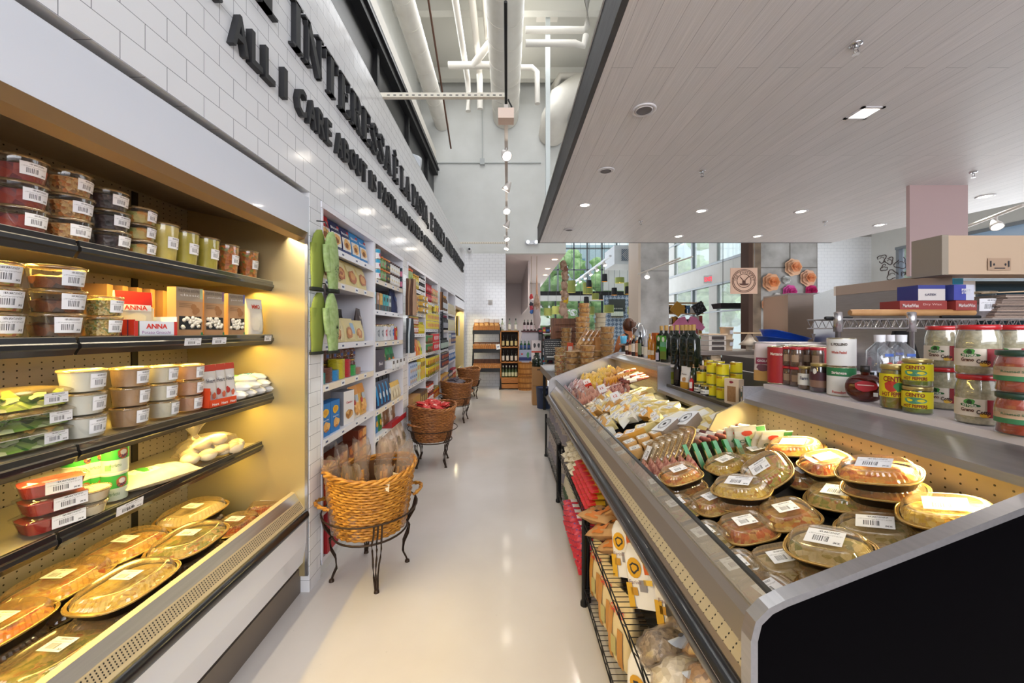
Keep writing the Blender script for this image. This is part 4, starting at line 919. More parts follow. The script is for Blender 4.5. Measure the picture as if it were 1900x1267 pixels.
P2 = pillow('mozzarella_roll', .075, .027, .046, pm('eceae6', .35), [(-.8, .1, -.7, .7, '3a8ac8'), (.2, .7, -.6, .6, 'f4f4f2')], 'cheese packet', 6)
for i, (u, dz, q, dx) in enumerate([(428, .0, P2, 0), (445, .0, P2, .0), (464, .0, P2, 0), (482, .0, P2, .0), (436, .037, P2, 0), (455, .037, P, 0), (474, .035, P, 0), (447, .068, P, -.02), (466, .068, P2, -.02)]):
 x = -1.39+dx; q.put((x, zy(u, x), Z3+dz), R(15+5*(i % 3)), 'white wrapped roll of mozzarella with %s print in the heap at the shelf end' % ('green' if q is P else 'blue'), 'wrapped mozzarella rolls heaped at the shelf end' + (' green' if q is P else ' blue'))
# fourth shelf
Z4 = .861; X4 = -1.46
def sauce(seed, f='sauce'):
 P = Proto('sauce_tray', 'sauce tray'); a, b, h = .075, .055, .052; m = MB(); m.loft([sup(a*.82, b*.8, 0, 28, 5), sup(a*.96, b*.95, h-.008, 28, 5)], CLEAR, True, (True, False)); P.part('tray', m)
 m = MB(); m.loft([sup(a*.80, b*.78, .003, 28, 5), sup(a*.93, b*.92, h-.012, 28, 5)], FD[f]); P.part('sauce', m)
 m = MB(); m.loft([sup(a*1.06, b*1.06, h-.010, 28, 5), sup(a*1.06, b*1.06, h-.005, 28, 5), sup(a*.9, b*.9, h-.003, 28, 5), sup(a*.85, b*.85, h+.002, 28, 5)], CLEAR, True, (False, True)); P.part('lid', m)
 m = MB(); drect(m, flat(-b*.93), -.02, .058, .008, .046, STK, .003, uv=True); P.part('price_label', m); return P
pile([sauce(1)], X4+.015, zy(88, X4), Z4, 3, .054, 'rectangular clear tray of bright red tomato sauce', 'trays of red sauce on the lowest shelf', 64)
pile([tub('sauce_tub', .055, .044, FD['sauce'], .85, 8, ang=1.8)], X4-.02, 1.055, Z4, 5, .0445, 'round clear tub of red sauce', 'round tubs of red sauce near the front of the lowest shelf', 60)
GRN = [(.04, .62, 'e2e8dc'), (.62, .93, '3fae4a')]
P = can('cheese_canister', .0385, .098, [(.02, .45, 'dfe9dc'), (.45, .93, '46b04c')], [('CAPO', .62, 1.0, .12, '5a2c1a'), ('CAPO', .3, .1, .02, '5a2c1a')], blob=[(.2, .62, .62, .2, 'c8804a'), (-.1, .3, .5, .1, '58b45e')], cat='canister', parts=True)
P = Proto('cheese_canister', 'canister'); m = MB(); m.lathe([(.038, 0), (.0385, .002), (.0385, .098)], 22, pm('dde8da', .4)); m.lathe([(.0387, .045), (.0387, .092)], 22, pm('43ad49', .4), caps=(False, False)); P.part('canister_body', m)
m = MB(); m.lathe([(.040, .094), (.0405, .102), (.039, .103), (.001, .103)], 22, pm('e3e0c8', .4)); P.part('lid', m)
m = MB(); S = wrap(.0388); disc(m, S, .022, .066, .017, .02, pm('b86a3a', .5), .0006, jag=.1); disc(m, S, .022, .070, .010, .010, pm('e8e0d8', .5), .001, jag=.1); dtext(m, S, 'CAPO', .022, .056, .030, .012, pm('3a2a6a', .5), .0014); dtext(m, S, 'Perfetto', .0, .026, .03, .012, pm('3a7a44', .5), .0014, 0); drect(m, S, -.03, -.012, .008, .028, pm('7fb87a', .5), .0006, 4); P.part('paper_label', m)
for u, w_, nm in ((142, -.06, 'rear'), (176, -.045, 'middle'), (211, 0, 'front')):
 x = X4+w_; pile([P], x, zy(u, x), Z4, 2, .1035, 'green and white cheese canister, %s column' % nm, 'green canisters of grated cheese', 55)
pile([tub('dip_tub', .052, .042, FD['dough'], .9, 5, ang=2.5, taper=.88)], X4+.035, zy(163, X4+.035), Z4, 2, .043, 'shallow clear tub of white cream cheese', 'shallow tubs beside the green canisters', 60)
P = pillow('wrapped_pitas', .13, .10, .055, FD['dough'], [(-.55, .15, -.2, .7, 'eeeae2'), (-.3, 0, -.1, .6, '3f8a3a')], 'flat bread', 4, parts=True)
P.put((X4+.01, zy(280, X4), Z4), R(70), 'film-wrapped stack of pale pitas with a green and white label')
m = MB(); bm_ = FILM
def ball(mb, c, r, m_, sx=1, sy=1, sz=1, n=14, wob=0, seed=0):
 L = []
 for j in range(1, 9):
  t = pi*j/9; L.append([(c[0]+sx*r*sin(t)*cos(2*pi*i/n)*(1+wob*noise.noise(Vector((i*.7, j*.7, seed)))), c[1]+sy*r*sin(t)*sin(2*pi*i/n)*(1+wob*noise.noise(Vector((i*.7, j*.7, seed)))), c[2]-sz*r*cos(t)) for i in range(n)])
 mb.loft(L, m_)
rr = root('bag_of_rolls', 'clear plastic bag of white bread rolls on the lowest cooler shelf', 'bread', (X4+.0, zy(385, X4), Z4), R(70))
for i, (x, y, z) in enumerate([(-.10, -.04, .03), (-.03, -.05, .03), (.05, -.03, .03), (.10, -.05, .028), (-.06, .03, .03), (.02, .04, .03), (-.03, -.01, .08), (.05, .0, .078), (.14, .0, .03)]):
 mb = MB(); ball(mb, (x, y, z), .035, FD['dough'], 1.15, 1, .8, wob=.1, seed=i); mb.build('bread_roll', rr)
mb = MB(); ball(mb, (.0, 0, .06), .105, FILM, 1.3, .85, .58, 22, .35, 3); mb.lathe([(.03, 0), (.012, .02), (.045, .07)], 12, FILM, (-.06, 0, .11), caps=(False, False)); mb.build('bag_film', rr)
# platters in the well
PK = {}
def getp(kind, f, seed):
 k = (kind, f)
 if k not in PK:
  if kind == 'L': PK[k] = platter('food_platter', .116, .155, FD[f], seed, 2.9)
  elif kind == 'M': PK[k] = platter('food_platter', .095, .125, FD[f], seed, 2.9)
  else: PK[k] = platter('food_platter', .095, .10, FD[f], seed, 3.6, lab=(.045, .032))
 return PK[k]
ZD = .447
PL = [(355, 940, 2, 'L', 'dough', 'beige baked platter beside the far end panel of the cooler well'), (436, 962, 1, 'M', 'redpasta', 'small platter of red pasta beside the air grille, far end'),
      (347, 990, 2, 'L', 'green', 'platter of vegetables and pink topping next to the air grille'), (228, 1002, 2, 'L', 'lasagna', 'pale brown baked platter at the back of the cooler well'),
      (230, 1070, 2, 'L', 'yellow', 'platter of bright yellow rice in the middle of the cooler well'), (103, 1068, 2, 'L', 'lasagna', 'brown platter with red edges against the perforated back of the well'),
      (108, 1195, 1, 'L', 'green', 'large platter with green herbs nearest the viewer beside the grille'), (-12, 1150, 2, 'M', 'orange', 'platter of orange pasta cut off by the picture edge'), (500, 925, 1, 'M', 'redpasta', 'orange platter tucked under the end of the well')]
for i, (u, v, n, kd, f, lb) in enumerate(PL):
 z = ZD+.078*n; p = onZ(u, v, z); x = min(max(p.x, -1.67), -1.335)
 for k in range(n):
  l = lb if n == 1 else (lb + (', upper one' if k == n-1 else ', lower one'))
  getp(kd, f if k == n-1 else 'brown', i).put((x, p.y+.01*k, ZD+.079*k), R(-4+3*(i % 3)), l, 'lidded food platters in the cooler well')
# -- CONTENTS OF THE DISPLAY COUNTER
SLA = math.atan(.36)
def ondeck(u, v, up=.06):
 """point of the sloping deck (raised by up) seen along a line of sight"""
 dx, dz = (u-CX)/F, -(v-HOR)/F       # x = dx*Y, z = EYE+dz*Y ; z = .715+(x-.6)*.36+up
 Y = (EYE-.715+.216-up)/(.36*dx-dz); x = dx*Y
 return Vector((x, Y, deckz(x)+up))
def dk(P, u, v, h, lb, g=None, rz=0, tilt=0, up=None, base=0, sc=None):
 p = ondeck(u, v, h); x, y = min(max(p.x, .67), 1.19), p.y
 q = Vector((x, y, deckz(x)+.006))+Vector((-sin(SLA), 0, cos(SLA)))*base
 return P.put(tuple(q), 0, lb, g, Matrix.Rotation(-.31+tilt+random.uniform(-.03, .03), 4, 'Y') @ Matrix.Rotation(R(rz), 4, 'Z'), sc)
PR = {}
def rp(kind, f, seed=1):
 k = (kind, f)
 if k not in PR:
  if kind == 'sq': PR[k] = platter('food_platter', .083, .080, FD[f], seed, 3.4, lab=(.042, .034), zs=.86)
  else: PR[k] = platter('food_platter', .100, .073, FD[f], seed, 2.7, lab=(.055, .038), zs=.86)
 return PR[k]
G = 'lidded ready meals in the near counter section'
RPL = [ # u, v, kind, food, levels, label
 (1275, 870, 'sq', 'orange', 2, 'square lidded meal with orange peppers beside the pink meat packets'), (1353, 853, 'sq', 'yellow', 1, 'square lidded meal in front of the green cheese wrappers'),
 (1411, 833, 'sq', 'yellow', 1, 'small lidded meal beside the fan of green cheese wrappers, rear side'), (1389, 893, 'ob', 'yellow', 2, 'gleaming oblong lidded meal of yellow rice below the standing meal'),
 (1227, 893, 'sq', 'green', 1, 'small dark square meal against the front glass beside the red meats'), (1263, 934, 'sq', 'pasta', 1, 'square meal of pasta with a slice of lemon by the glass'),
 (1330, 922, 'sq', 'lasagna', 1, 'square beige meal surrounded by six other meals'), (1392, 968, 'sq', 'redpasta', 1, 'square meal of noodles with red sauce'),
 (1314, 988, 'sq', 'creamy', 1, 'square meal of white sauce with parsley by the glass'), (1463, 1035, 'sq', 'creamy', 1, 'dark square meal of pale dumplings in the second row from the glass'),
 (1375, 1047, 'sq', 'creamy', 1, 'square meal with white cheese and greens by the glass'), (1441, 1095, 'sq', 'orange', 1, 'square meal of orange cauliflower in the near corner of the counter'),
 (1567, 1078, 'sq', 'brown', 1, 'square meal of glazed brown meat behind the steel edge'), (1657, 1044, 'sq', 'yellow', 1, 'small golden meal peeking over the steel edge'),
 (1469, 943, 'sq', 'lasagna', 1, 'square meal of orange and yellow pasta near the counter middle'), (1558, 998, 'ob', 'creamy', 2, 'brightly shining oblong meal nearest the steel end edge'),
 (1637, 971, 'ob', 'creamy', 1, 'oblong meal of cream chicken beside the brightly shining one'), (1567, 912, 'ob', 'green', 1, 'oblong meal of yellow vegetables with herbs in the third row'),
 (1488, 820, 'ob', 'orange', 2, 'small oblong orange meal at the back near the cheese section'), (1551, 848, 'sq', 'redpasta', 2, 'oblong meal with tomato pieces against the back, second from the cheese'),
 (1656, 858, 'ob', 'orange', 3, 'large oblong orange meal against the perforated back'), (1782, 936, 'ob', 'yellow', 2, 'large oblong yellow meal at the back near the end panel'),
 (1506, 872, 'sq', 'orange', 1, 'round-cornered orange meal behind the standing meal'), (1885, 942, 'sq', 'orange', 1, 'orange meal at the very back corner of the end panel'), (1791, 990, 'sq', 'orange', 1, 'small orange meal half hidden by the end panel edge')]
for i, (u, v, kd, f, n, lb) in enumerate(RPL):
 for k in range(n):
  l = lb if n == 1 else lb + ', ' + ('upper one' if k == n-1 else 'lower one' if k == 0 else 'middle one')
  o = dk(rp(kd, f if k == n-1 else 'brown', i), u, v, .064+.052*(n-1), l, G, rz=[0, 8, -6, 4, -9][i % 5] + (-52 if kd == 'ob' else 0), base=.0525*k)
o = dk(rp('sq', 'pasta', 50), 1446, 880, .09, 'square lidded meal propped upright on its side among the others', G, rz=-20, tilt=-.5, base=.065, sc=1.1)
# --- cheese and cured meat section
def mat2(k, a, b, s=30, r=.3): return noisy(k, [(.35, a), (.65, b)], s, r, 3)
CH = dict(y=mat2('pale_cheese', 'e0c878', 'ecdca0', 8), w=mat2('white_cheese', 'e6e0cc', 'f0ecde', 8), t=mat2('tan_cheese', 'b98a4c', 'cfa464', 10), o=mat2('orange_cheese', 'd89a3c', 'e4ae54', 8),
          m=mat2('cured_meat', '9c4a44', 'd8a898', 70), s=mat2('salami', '5a2c2a', '94504a', 60), p=mat2('pink_meat', 'd89a88', 'e8c0ac', 40), g=mat2('grapes', '4a1a24', '7a2c34', 50), e=mat2('egg_pasta', 'd8a428', 'f0cc50', 60))
RIND = pm('8a6a40', .6)
wdg = {k: wedge('cheese_wedge', .13, .09, .05, CH[k], rind=RIND if k in 'yt' else None) for k in 'ywto'}
blk = {k: block('cheese_block', .034, .034, .05, CH[k], sticker_mat('printed_cheese_label', 'e8e4dc')) for k in 'yto'}
oct_ = block('cheese_box', .065, .05, .055, pm('8a7a6c', .5), pm('e9ebf0', .4), 'cheese box', True, .98)
slab = block('cheese_slab', .085, .06, .035, CH['y'], pm('f2f0e6', .3), lr=.7)
bag_s = {k: pillow('sliced_meat_packet', .075, .055, .014, CH[k], [(-.35, .35, -.2, .5, 'eceae6'), (-.3, .3, .55, .9, 'd8483a')], 'meat packet', 3) for k in 'mps'}
stick = Proto('salami_stick', 'salami'); m = MB(); m.lathe([(.004, -.09), (.012, -.08), (.014, 0), (.012, .08), (.004, .09)], 10, CH['s'], T=Matrix.Rotation(pi/2, 4, 'X') @ Matrix.Translation((0, 0, 0))); m.lathe([(.0143, -.03), (.0143, .03)], 10, pm('e8e0d8', .5), T=Matrix.Rotation(pi/2, 4, 'X'), caps=(False, False)); stick.part('salami', m)
ypk = pillow('stuffed_pasta_packet', .07, .055, .03, CH['e'], [(-.7, .7, .1, .8, 'e8dfae'), (-.5, .5, .25, .6, 'c8382c')], 'pasta packet', 5)
ypk2 = pillow('stuffed_pasta_packet', .07, .055, .03, CH['o'], [(-.7, .7, .2, .85, 'c9d07a'), (-.4, .4, .3, .6, 'f0ead0')], 'pasta packet', 7)
fruit = pillow('stuffed_pasta_packet', .07, .055, .03, CH['e'], [(-.8, .8, -.2, .8, 'd8c8b8'), (-.4, .3, -.1, .3, '3a3a5a'), (-.1, .5, .4, .7, 'c8483a')], 'pasta packet', 8)
cup_t = tub('cheese_tray', .042, .04, FD['dough'], .8, 9, lab=(.03, .02)); grp = Proto('grape_bunch', 'grapes'); m = MB(); rd = random.Random(5)
for i in range(26): ball(m, (rd.uniform(-.04, .04), rd.uniform(-.04, .04), rd.uniform(.008, .035)), .010, CH['g'], n=8)
grp.part('grapes', m)
gwr = Proto('hard_cheese_packet', 'cheese'); m = MB(); m.loft([[(-.055, y, 0), (.055, y, 0), (.03, y, .095), (-.012, y, .11)] for y in (-.009, .009)], pm('2f8a4a', .35), False); gwr.part('wrapper', m)
m = MB(); m.loft([[(-.048, y, .0), (.012, y, .0), (.0, y, .07), (-.02, y, .072)] for y in (-.0112, .0112)], CH['y'], False); m.poly([(.012, -.0115, .01), (.036, -.0115, .01), (.024, -.0115, .075), (.0, -.0115, .075)], pm('3a2a24', .5)); gwr.part('cheese_piece', m, label='pale cheese seen through the wrapper')
comte = pouch('grated_cheese_bag', .15, .03, .21, 'e8dcc0', [(.05, .95, .05, .35, CH['o']), (0, 1, .74, .9, 'e9e3d0'), (.72, 1, .72, .98, '2f7a44')], [(.4, .82, .16, .09, 'd8503a')], [('COMTÉ', .5, .6, .75, .12, '2f5a34'), ('PORTIONS', .5, .47, .5, .06, 'c86a2c')], 'cheese bag', seed=12)
meatp = platter('meat_tray', .085, .065, CH['m'], 5, 4.0, CLEAR, (.05, .035))
def cluster(P, u, v, nx, ny, du, dv, h, lb, g, rz=0, tilt=0, du2=0, dv2=0, up=None, base=0, jit=6, bst=0):
 for j in range(ny):
  for i in range(nx):
   uu = u+du*i+du2*j; vv = v+dv*i+dv2*j; l = lb
   if nx*ny <= 13 and nx*ny > 1: l = lb + (', %s from the aisle end of its row' % NTH[i] if ny == 1 else ', %s in row %s' % (NTH[i], ['one', 'two', 'three', 'four'][j]))
   dk(P, uu+random.uniform(-1, 1), vv+random.uniform(-1, 1), h, lb, g, rz+random.uniform(-jit, jit), tilt+random.uniform(-.06, .06), up, base+bst*j+random.uniform(0, .004))
GC = 'packs of cheese heaped in the counter'
def dw(P, x, y, base, lb, g=None, rz=0, tilt=0, sc=None, roll=0):
 n = Vector((-sin(SLA), 0, cos(SLA))); q = Vector((x, y, deckz(x))) + n*(base+.003)
 return P.put(tuple(q), 0, lb, g, Matrix.Rotation(-SLA+tilt, 4, 'Y') @ Matrix.Rotation(roll, 4, 'X') @ Matrix.Rotation(R(rz), 4, 'Z'), sc)
# stepped liner that lifts the cheese and meat section
m = MB()
for y0, y1, hh in ((1.985, 2.9, .035), (2.9, 3.7, .05), (3.7, 4.55, .07)):
 m.loft([[(x, y, deckz(x)-.005), (x+.58, y, deckz(x+.58)-.005), (x+.58-.37*hh, y, deckz(x+.58)+hh), (x-.37*hh*0, y, deckz(x)+hh*.9)] for x in (.61,) for y in (y0, y1)], BLACK, False)
RB('section_liner', m, 'black raised liner')
rdm = random.Random(11); J = rdm.uniform
LIFT = lambda y: .035 if y < 2.9 else .05 if y < 3.7 else .07
zc = {'w': 'white', 'y': 'pale yellow', 't': 'tan', 'o': 'orange'}
# hard cheese fan, meat trays, specials
for i in range(7): dw(gwr, .90+i*.036, 1.90-i*.024, .0, 'green wrapped hard cheese piece, %s in the upright fan from the aisle side' % NTH[i], 'green wrapped hard cheeses standing in a fan', 78)
for i in range(2): dw(comte, 1.12+.02*i, 1.83-.03*i, .0, 'bag of grated cheese reading COMTÉ beside the divider, %s' % ['rear one', 'front one'][i], 'cheese bags reading COMTÉ', -25, -.1, .85, .45)
for i in range(2): dw(comte, 1.16+.01*i, 1.76-.03*i, .0, 'tilted cheese bag reading COMTÉ next to the orange meal, %s' % ['rear one', 'front one'][i], 'tilted cheese bags reading COMTÉ', -15, .1, .8, .6)
for i in range(9): dw(stick, .93+i*.034, 2.02-i*.012, .075, 'thin salami stick lying behind the green cheese wrappers', 'thin salami sticks', 15+J(-5, 5))
for i in range(6): dw(meatp, .80+.03*i, 2.0-.008*i, .03+.006*i, 'clear tray of sliced meat leaning beside the green wrappers, %s from the aisle' % NTH[i], 'clear meat trays', 10, -.75)
for i in range(9): dw(bag_s['m'], .63+.028*i, 1.93-.02*i, .03, 'clear packet of dark red cured meat by the front glass near the meals', 'red cured meat packets near the meals', 78, -1.0)
for i in range(7): dw(bag_s['m'], .64+.03*i, 1.80-.015*i, .03, 'clear packet of red sliced meat at the foot of the meals', 'sliced meat packets at the foot of the meals', 72, -1.0)
for j in range(2):
 for i in range(4): dw(blk['t'], .65+i*.075, 2.12+.085*j, .035+.012*j, 'square tan cheese block with dark label, %s from the glass in the %s row' % (NTH[i], ['front', 'rear'][j]), 'square tan cheese blocks', 0+J(-8, 8), sc=1.05)
for x, y, k, r_, l in [(.72, 2.33, 't', 30, 'tan cheese wedge with a price label by the grapes'), (.66, 2.52, 'w', -60, 'long white cheese wedge lying by the glass beyond the grapes'), (.80, 2.34, 'o', 60, 'amber cheese wedge beside the tan wedge behind the blocks'), (.88, 2.37, 'y', 70, 'yellow cheese wedge behind the amber wedge')]: dw(wdg[k], x, y, .05, l, None, r_, -.1)
dw(grp, .645, 2.40, .04, 'bunch of dark red grapes against the front glass')
for k, (x, y, r_) in enumerate([(.95, 2.22, 20), (1.06, 2.20, 25)]): dw(oct_, x, y, .06, 'white cheese box printed with an octagonal emblem, %s' % ['nearer the glass', 'further from the glass'][k], 'cheese boxes with octagonal emblems', r_, -.2, 1.05)
for j in range(3):
 for i in range(3): dw(slab, 1.10+.055*i-.02*j, 2.10+.13*j+.02*i, .025+.015*((i+j) % 3), 'flat pale yellow cheese slab glowing under the middle canopy', 'pale cheese slabs below the middle canopy', J(-15, 15), J(-.15, .1))
def put1(P, x, y, nm, g, rz, tl, base=0, sc=None): dw(P, x+J(-.012, .012), y+J(-.012, .012), LIFT(y)+base+J(0, .015), nm, g, rz+J(-14, 14), tl+J(-.12, .12), sc)
y = 2.34
while y < 4.46:
 x = .67; row = int((y-2.34)/.08)
 while x < (1.12 if y < 3.15 else 1.2):
  if y < 2.9:
   if y < 2.5 and (x < .95 or x > 1.06): pass
   elif x < .78 and y > 2.66: put1(cup_t, x, y, 'small clear tub of pale cheese curls beside the wedges', 'small clear tubs of pale cheese curls', 0, -.2, .02)
   elif x > .99: put1(slab if row % 2 else wdg['y'], x, y, ('flat pale cheese slab' if row % 2 else 'pale yellow cheese wedge') + ' in the brightly lit strip below the middle canopy', 'lit strip '+('slabs' if row % 2 else 'wedges'), 30, 0, -.015)
   else: k = rdm.choice('wwyyto'); put1(wdg[k], x, y, zc[k]+' cheese wedge in the mixed heap in the middle of the counter', zc[k]+' cheese wedges in the mixed heap', J(-50, 80), -.4, .03)
  elif y < 3.3:
   if x < .80 and 3.08 < y: put1(cup_t, x, y, 'round clear tub of pale cheese beyond the curls', 'round clear tubs of pale cheese', 0, 0, .0, 1.25)
   elif x < .72: k = rdm.choice('oyo'); put1(wdg[k], x, y, zc[k]+' cheese piece along the front glass', zc[k]+' cheese pieces along the front glass', J(-40, 60), -.3, .01)
   else: k = rdm.choice('wwyyyt'); put1(wdg[k], x, y, zc[k]+' cheese wedge standing beyond the mixed heap', zc[k]+' cheese wedges beyond the mixed heap', J(0, 70), -.65 if x < .95 else -.1, .03 if x < .95 else -.02)
  elif y < 3.78:
   if x < .93: put1(bag_s['p'], x, y, 'thin clear packet of pink sliced ham in the upright row', 'thin pink ham packets in the upright row', 88, -1.15, .03)
   elif x < 1.08: put1(bag_s['m'], x, y, 'packet of pink cured meat beside the ham row', 'pink meat packets beside the ham row', 70, -.9, .03)
   else: put1(stick, x, y, 'pink salami roll in the tidy row before the yellow packets', 'pink salami rolls in the tidy row', 70, 0, .09)
  else:
   if x < .74: put1(bag_s['s'], x, y, 'dark salami packet near the far end panel', 'dark salami packets near the far end', 70, -.7, .0)
   elif x < .88: put1(bag_s['m'], x, y, 'reddish meat packet lying near the far end panel', 'reddish packets near the far end', 60, -.6, .01)
   elif x > 1.06 and y < 4.05: put1(ypk2, x, y, 'orange and yellow packet standing in the row below the far canopy', 'orange and yellow packets below the far canopy', 85, -1.15, .05)
   elif x > 1.0 and y < 4.15: put1(fruit, x, y, 'filled pasta packet printed with dark fruit', 'filled pasta packets with dark fruit print', 82, -1.0, .04)
   else: put1(ypk, x, y, 'yellow packet of filled pasta with a red mark', 'yellow filled pasta packets', 80, -1.0, .03)
  x += .058 if (3.3 <= y) else .072
 y += .078 if y < 3.3 else .088
for i in range(14): dw(bag_s['p'], .66+.02*i, 3.42+.004*i, .085, 'thin clear packet of pink sliced ham in the upright row', 'thin pink ham packets in the upright row', 88, -1.15)
for i in range(9): dw(ypk2, 1.0+.025*i, 3.72-.01*i, .12, 'orange and yellow packet standing in the row below the far canopy', 'orange and yellow packets below the far canopy', 85, -1.15)
for i in range(10): dw(stick, .95+.027*i, 3.52-.01*i, .125, 'pink salami roll in the tidy row before the yellow packets', 'pink salami rolls in the tidy row', 62)
for u, v, c, l in [(1101, 711, 'd8402c', 'tilted red and white brand card among the meats'), (1130, 722, 'eef0f4', 'white price card with red figures above the ham row'), (1157, 737, 'eef0f4', 'white price card leaning beside the pink meats')]:
 P = Proto('price_card', 'price card'); m = MB(); m.box(-.035, .035, -.001, .001, 0, .09, WHITE); drect(m, flat(-.001), -.035, .035, .0, .045 if c[0] == 'd' else .09, pm(c, .5), .0004); drect(m, flat(-.001), -.028, .028, .012, .018, INK, .0008); dtext(m, flat(-.001), '12', 0, .06, .03, .02, pm('c83a2c', .5), .001); P.part('card', m)
 p = ondeck(u, v, .15); dw(P, p.x, p.y, .11, l, None, -20, -.1)
# -- JARS, CANS AND BOTTLES ON THE LEDGES
LZ = 1.213
def ledge(P, u, v, z, lb, g=None, x=None, rz=-62):
 if x is None: p = onZ(u, v, z)
 else: p = Vector((x, x*F/(u-CX), z))
 return P.put((p.x, p.y, z), R(rz), lb, g)
GR = noisy('cooked_grain', [(.3, 'b0a282'), (.6, 'd4c6a4'), (.8, 'e6dcc2')], 90, .5, 4)
jg = jar('grain_jar', .046, .142, GR, pm('c01a22', .3, 0, .4), [(.17, .52, 'e9dccb', 1.25)], [('Grano', -.30, .30, .55, .075, '5a2a20'), ('Cotto', .34, .27, .55, .085, '3a1a14'), ('VITTORIA', -.22, .385, .62, .06, 'e8e4d8')],
  [(-.22, .39, .42, .04, '2f6a34'), (-.22, .45, .24, .07, '4f9a4a'), (.38, .21, .2, .045, 'e0b03a'), (-.22, .455, .12, .05, '22402a')], lidh=.1, neck=.88)
pb = MB(); drect(pb, wrap(.0462), .022, .058, .17*.142, .52*.142, pm('8a1a22', .4), .002, 8); jg.part('red_panel', pb)
jr = jar('pepper_spread_jar', .043, .108, noisy('red_pepper_spread', [(.3, 'a02c14'), (.7, 'd4582a')], 40, .35, 3), pm('1f3a2c', .35), [(.34, .62, 'c9a88a', 1.5), (.28, .40, '3a7a50', 1.5)], [('Roasted Spread', .0, .5, 1.4, .07, '4a6a4a')], None, lidh=.13, neck=.9, belly=.12)
for i, (u, v) in enumerate([(1750, 757), (1815, 785)]):
 for k in range(2): ledge(jg, u, v, LZ, '', rz=-58).location.z = LZ+.143*k
NG = [o for o in COL.objects if o.get('label') == '']
for o, l in zip(NG, ['red-lidded jar of cooked grain, lower one next to the pickled peppers', 'red-lidded jar of cooked grain stacked above the one beside the pickled peppers', 'red-lidded jar of cooked grain, lower one next to the green-lidded jars', 'red-lidded jar of cooked grain, upper one next to the green-lidded jars']): o['label'] = l; o['group'] = 'jars of cooked grain'
o = ledge(jg, 1880, 780, LZ, 'red-lidded jar of cooked grain in the rear behind the green-lidded jars', 'jars of cooked grain', x=1.52); o.location.z = LZ+.143
ledge(jg, 1880, 780, LZ, 'red-lidded jar of cooked grain at the rear, under another', 'jars of cooked grain', x=1.52)
for k in range(2): ledge(jr, 1893, 806, LZ, 'green-lidded jar of orange red pepper spread, ' + ['lower one', 'upper one'][k], 'green-lidded jars', rz=-55).location.z = LZ+.109*k
pk_ = jar('pepper_jar', .036, .088, noisy('pickled_pepper', [(.3, '6a7a1e'), (.5, '9a8a2a'), (.75, 'a82a1a')], 30, .3, 2), pm('b8a468', .3, .7), [(.28, .80, 'e8d81c', 1.5)], [('CENTO', 0, .69, 1.3, .12, '8a2a1c'), ('HOT PEPPERS', 0, .35, 1.5, .1, '8a2a1c')], [(-.1, .53, .5, .12, 'b8382c'), (.3, .52, .3, .1, '3a8a4a')], lidh=.1, neck=.9)
pk2 = jar('pepper_jar', .033, .055, noisy('green_pepper', [(.3, '5a6a1a'), (.7, '8a9a34')], 30, .3, 2), pm('b8a468', .3, .7), [(.22, .82, 'e8d81c', 1.5)], [('CENTO', 0, .7, 1.2, .14, '8a2a1c'), ('HOT PEPPERS', 0, .3, 1.5, .12, '8a2a1c')], [(0, .5, .7, .12, '4a8a6a')], lidh=.14, neck=.92)
o = ledge(pk_, 1661, 758, LZ, 'tall jar of red and green pickled peppers with yellow CENTO label', rz=-50); o.scale = (1.1, 1.1, 1.72)
for k in range(2): o = ledge(pk2, 1702, 766, LZ, 'short jar of green peppers with yellow CENTO label, ' + ['lower one', 'upper one'][k], 'short yellow-labelled pepper jars', rz=-55); o.scale = (1.1, 1.1, 1.6); o.location.z = LZ+.0885*k
# round syrup flask
P = Proto('syrup_flask', 'syrup bottle'); gl = pm('4a1208', .08, 0, .6); m = MB()
m.lathe([(.01+.046*sin(a), .052-.052*cos(a)) for a in [i*pi/12 for i in range(1, 12)]] , 26, gl, sq=.55); m.lathe([(.012, .095), (.012, .118)], 14, gl); P.part('flask', m)
m = MB(); m.lathe([(.0135, .112), (.0145, .116), (.0145, .135), (.012, .137)], 14, pm('1a1414', .4)); P.part('cap', m)
m = MB(); S = lambda x, z, o: (x, -.033-o, z); disc(m, S, 0, .062, .030, .020, pm('b82430', .4), .001, jag=.1); drect(m, S, -.022, .022, .064, .067, pm('f0d8d0', .5), .0016); P.part('paper_label', m); m = MB(); drect(m, S, .02, .032, .026, .04, WHITE, .002); P.part('price_sticker', m)
ledge(P, 1605, 745, LZ, 'flat round flask of dark red syrup with a red label', rz=-40).scale = (1.05, 1.05, 1.0)
tomt = can('tomato_can', .048, .118, [(.04, .96, 'e8e6e2')], [('IL POLLINO', .78, 1.1, .1, '3a2a20'), ('Whole Peeled', .5, 1.0, .09, 'b8402c')], [(-.1, .9, .3, .09, '6a6a4a'), (.25, .42, .22, .1, 'd8483a'), (0, .2, .7, .05, 'c8342a')], parts=True, n=28)
tomg = can('tomato_can', .048, .120, [(.02, .68, 'ebe9e4'), (.68, .97, '2f7d4c')], [('Strianese', .80, 1.0, .1, 'f0e8e0'), ('Pomodori', .14, .9, .09, 'c8342a')], [(-.35, .45, .35, .2, 'c22c24'), (.1, .48, .22, .17, 'd4382c'), (.45, .6, .15, .07, '3a8a4a')], parts=True, n=28, seed=4)
ledge(tomg, 1561, 733, LZ, 'large can of peeled tomatoes with green and white label, lower one', rz=-50); ledge(tomt, 1561, 733, LZ, 'large can with cream label reading POLLINO stacked on the green one', rz=-50).location.z = LZ+.1205
jam = jar('preserve_jar', .035, .125, pm('3a1420', .2), pm('b09a60', .3, .7), [(.18, .42, '8a6a5a', 1.5), (.42, .7, '4a2430', 1.3)], None, [(-.3, .74, .2, .1, 'ece8e0')], neck=.88)
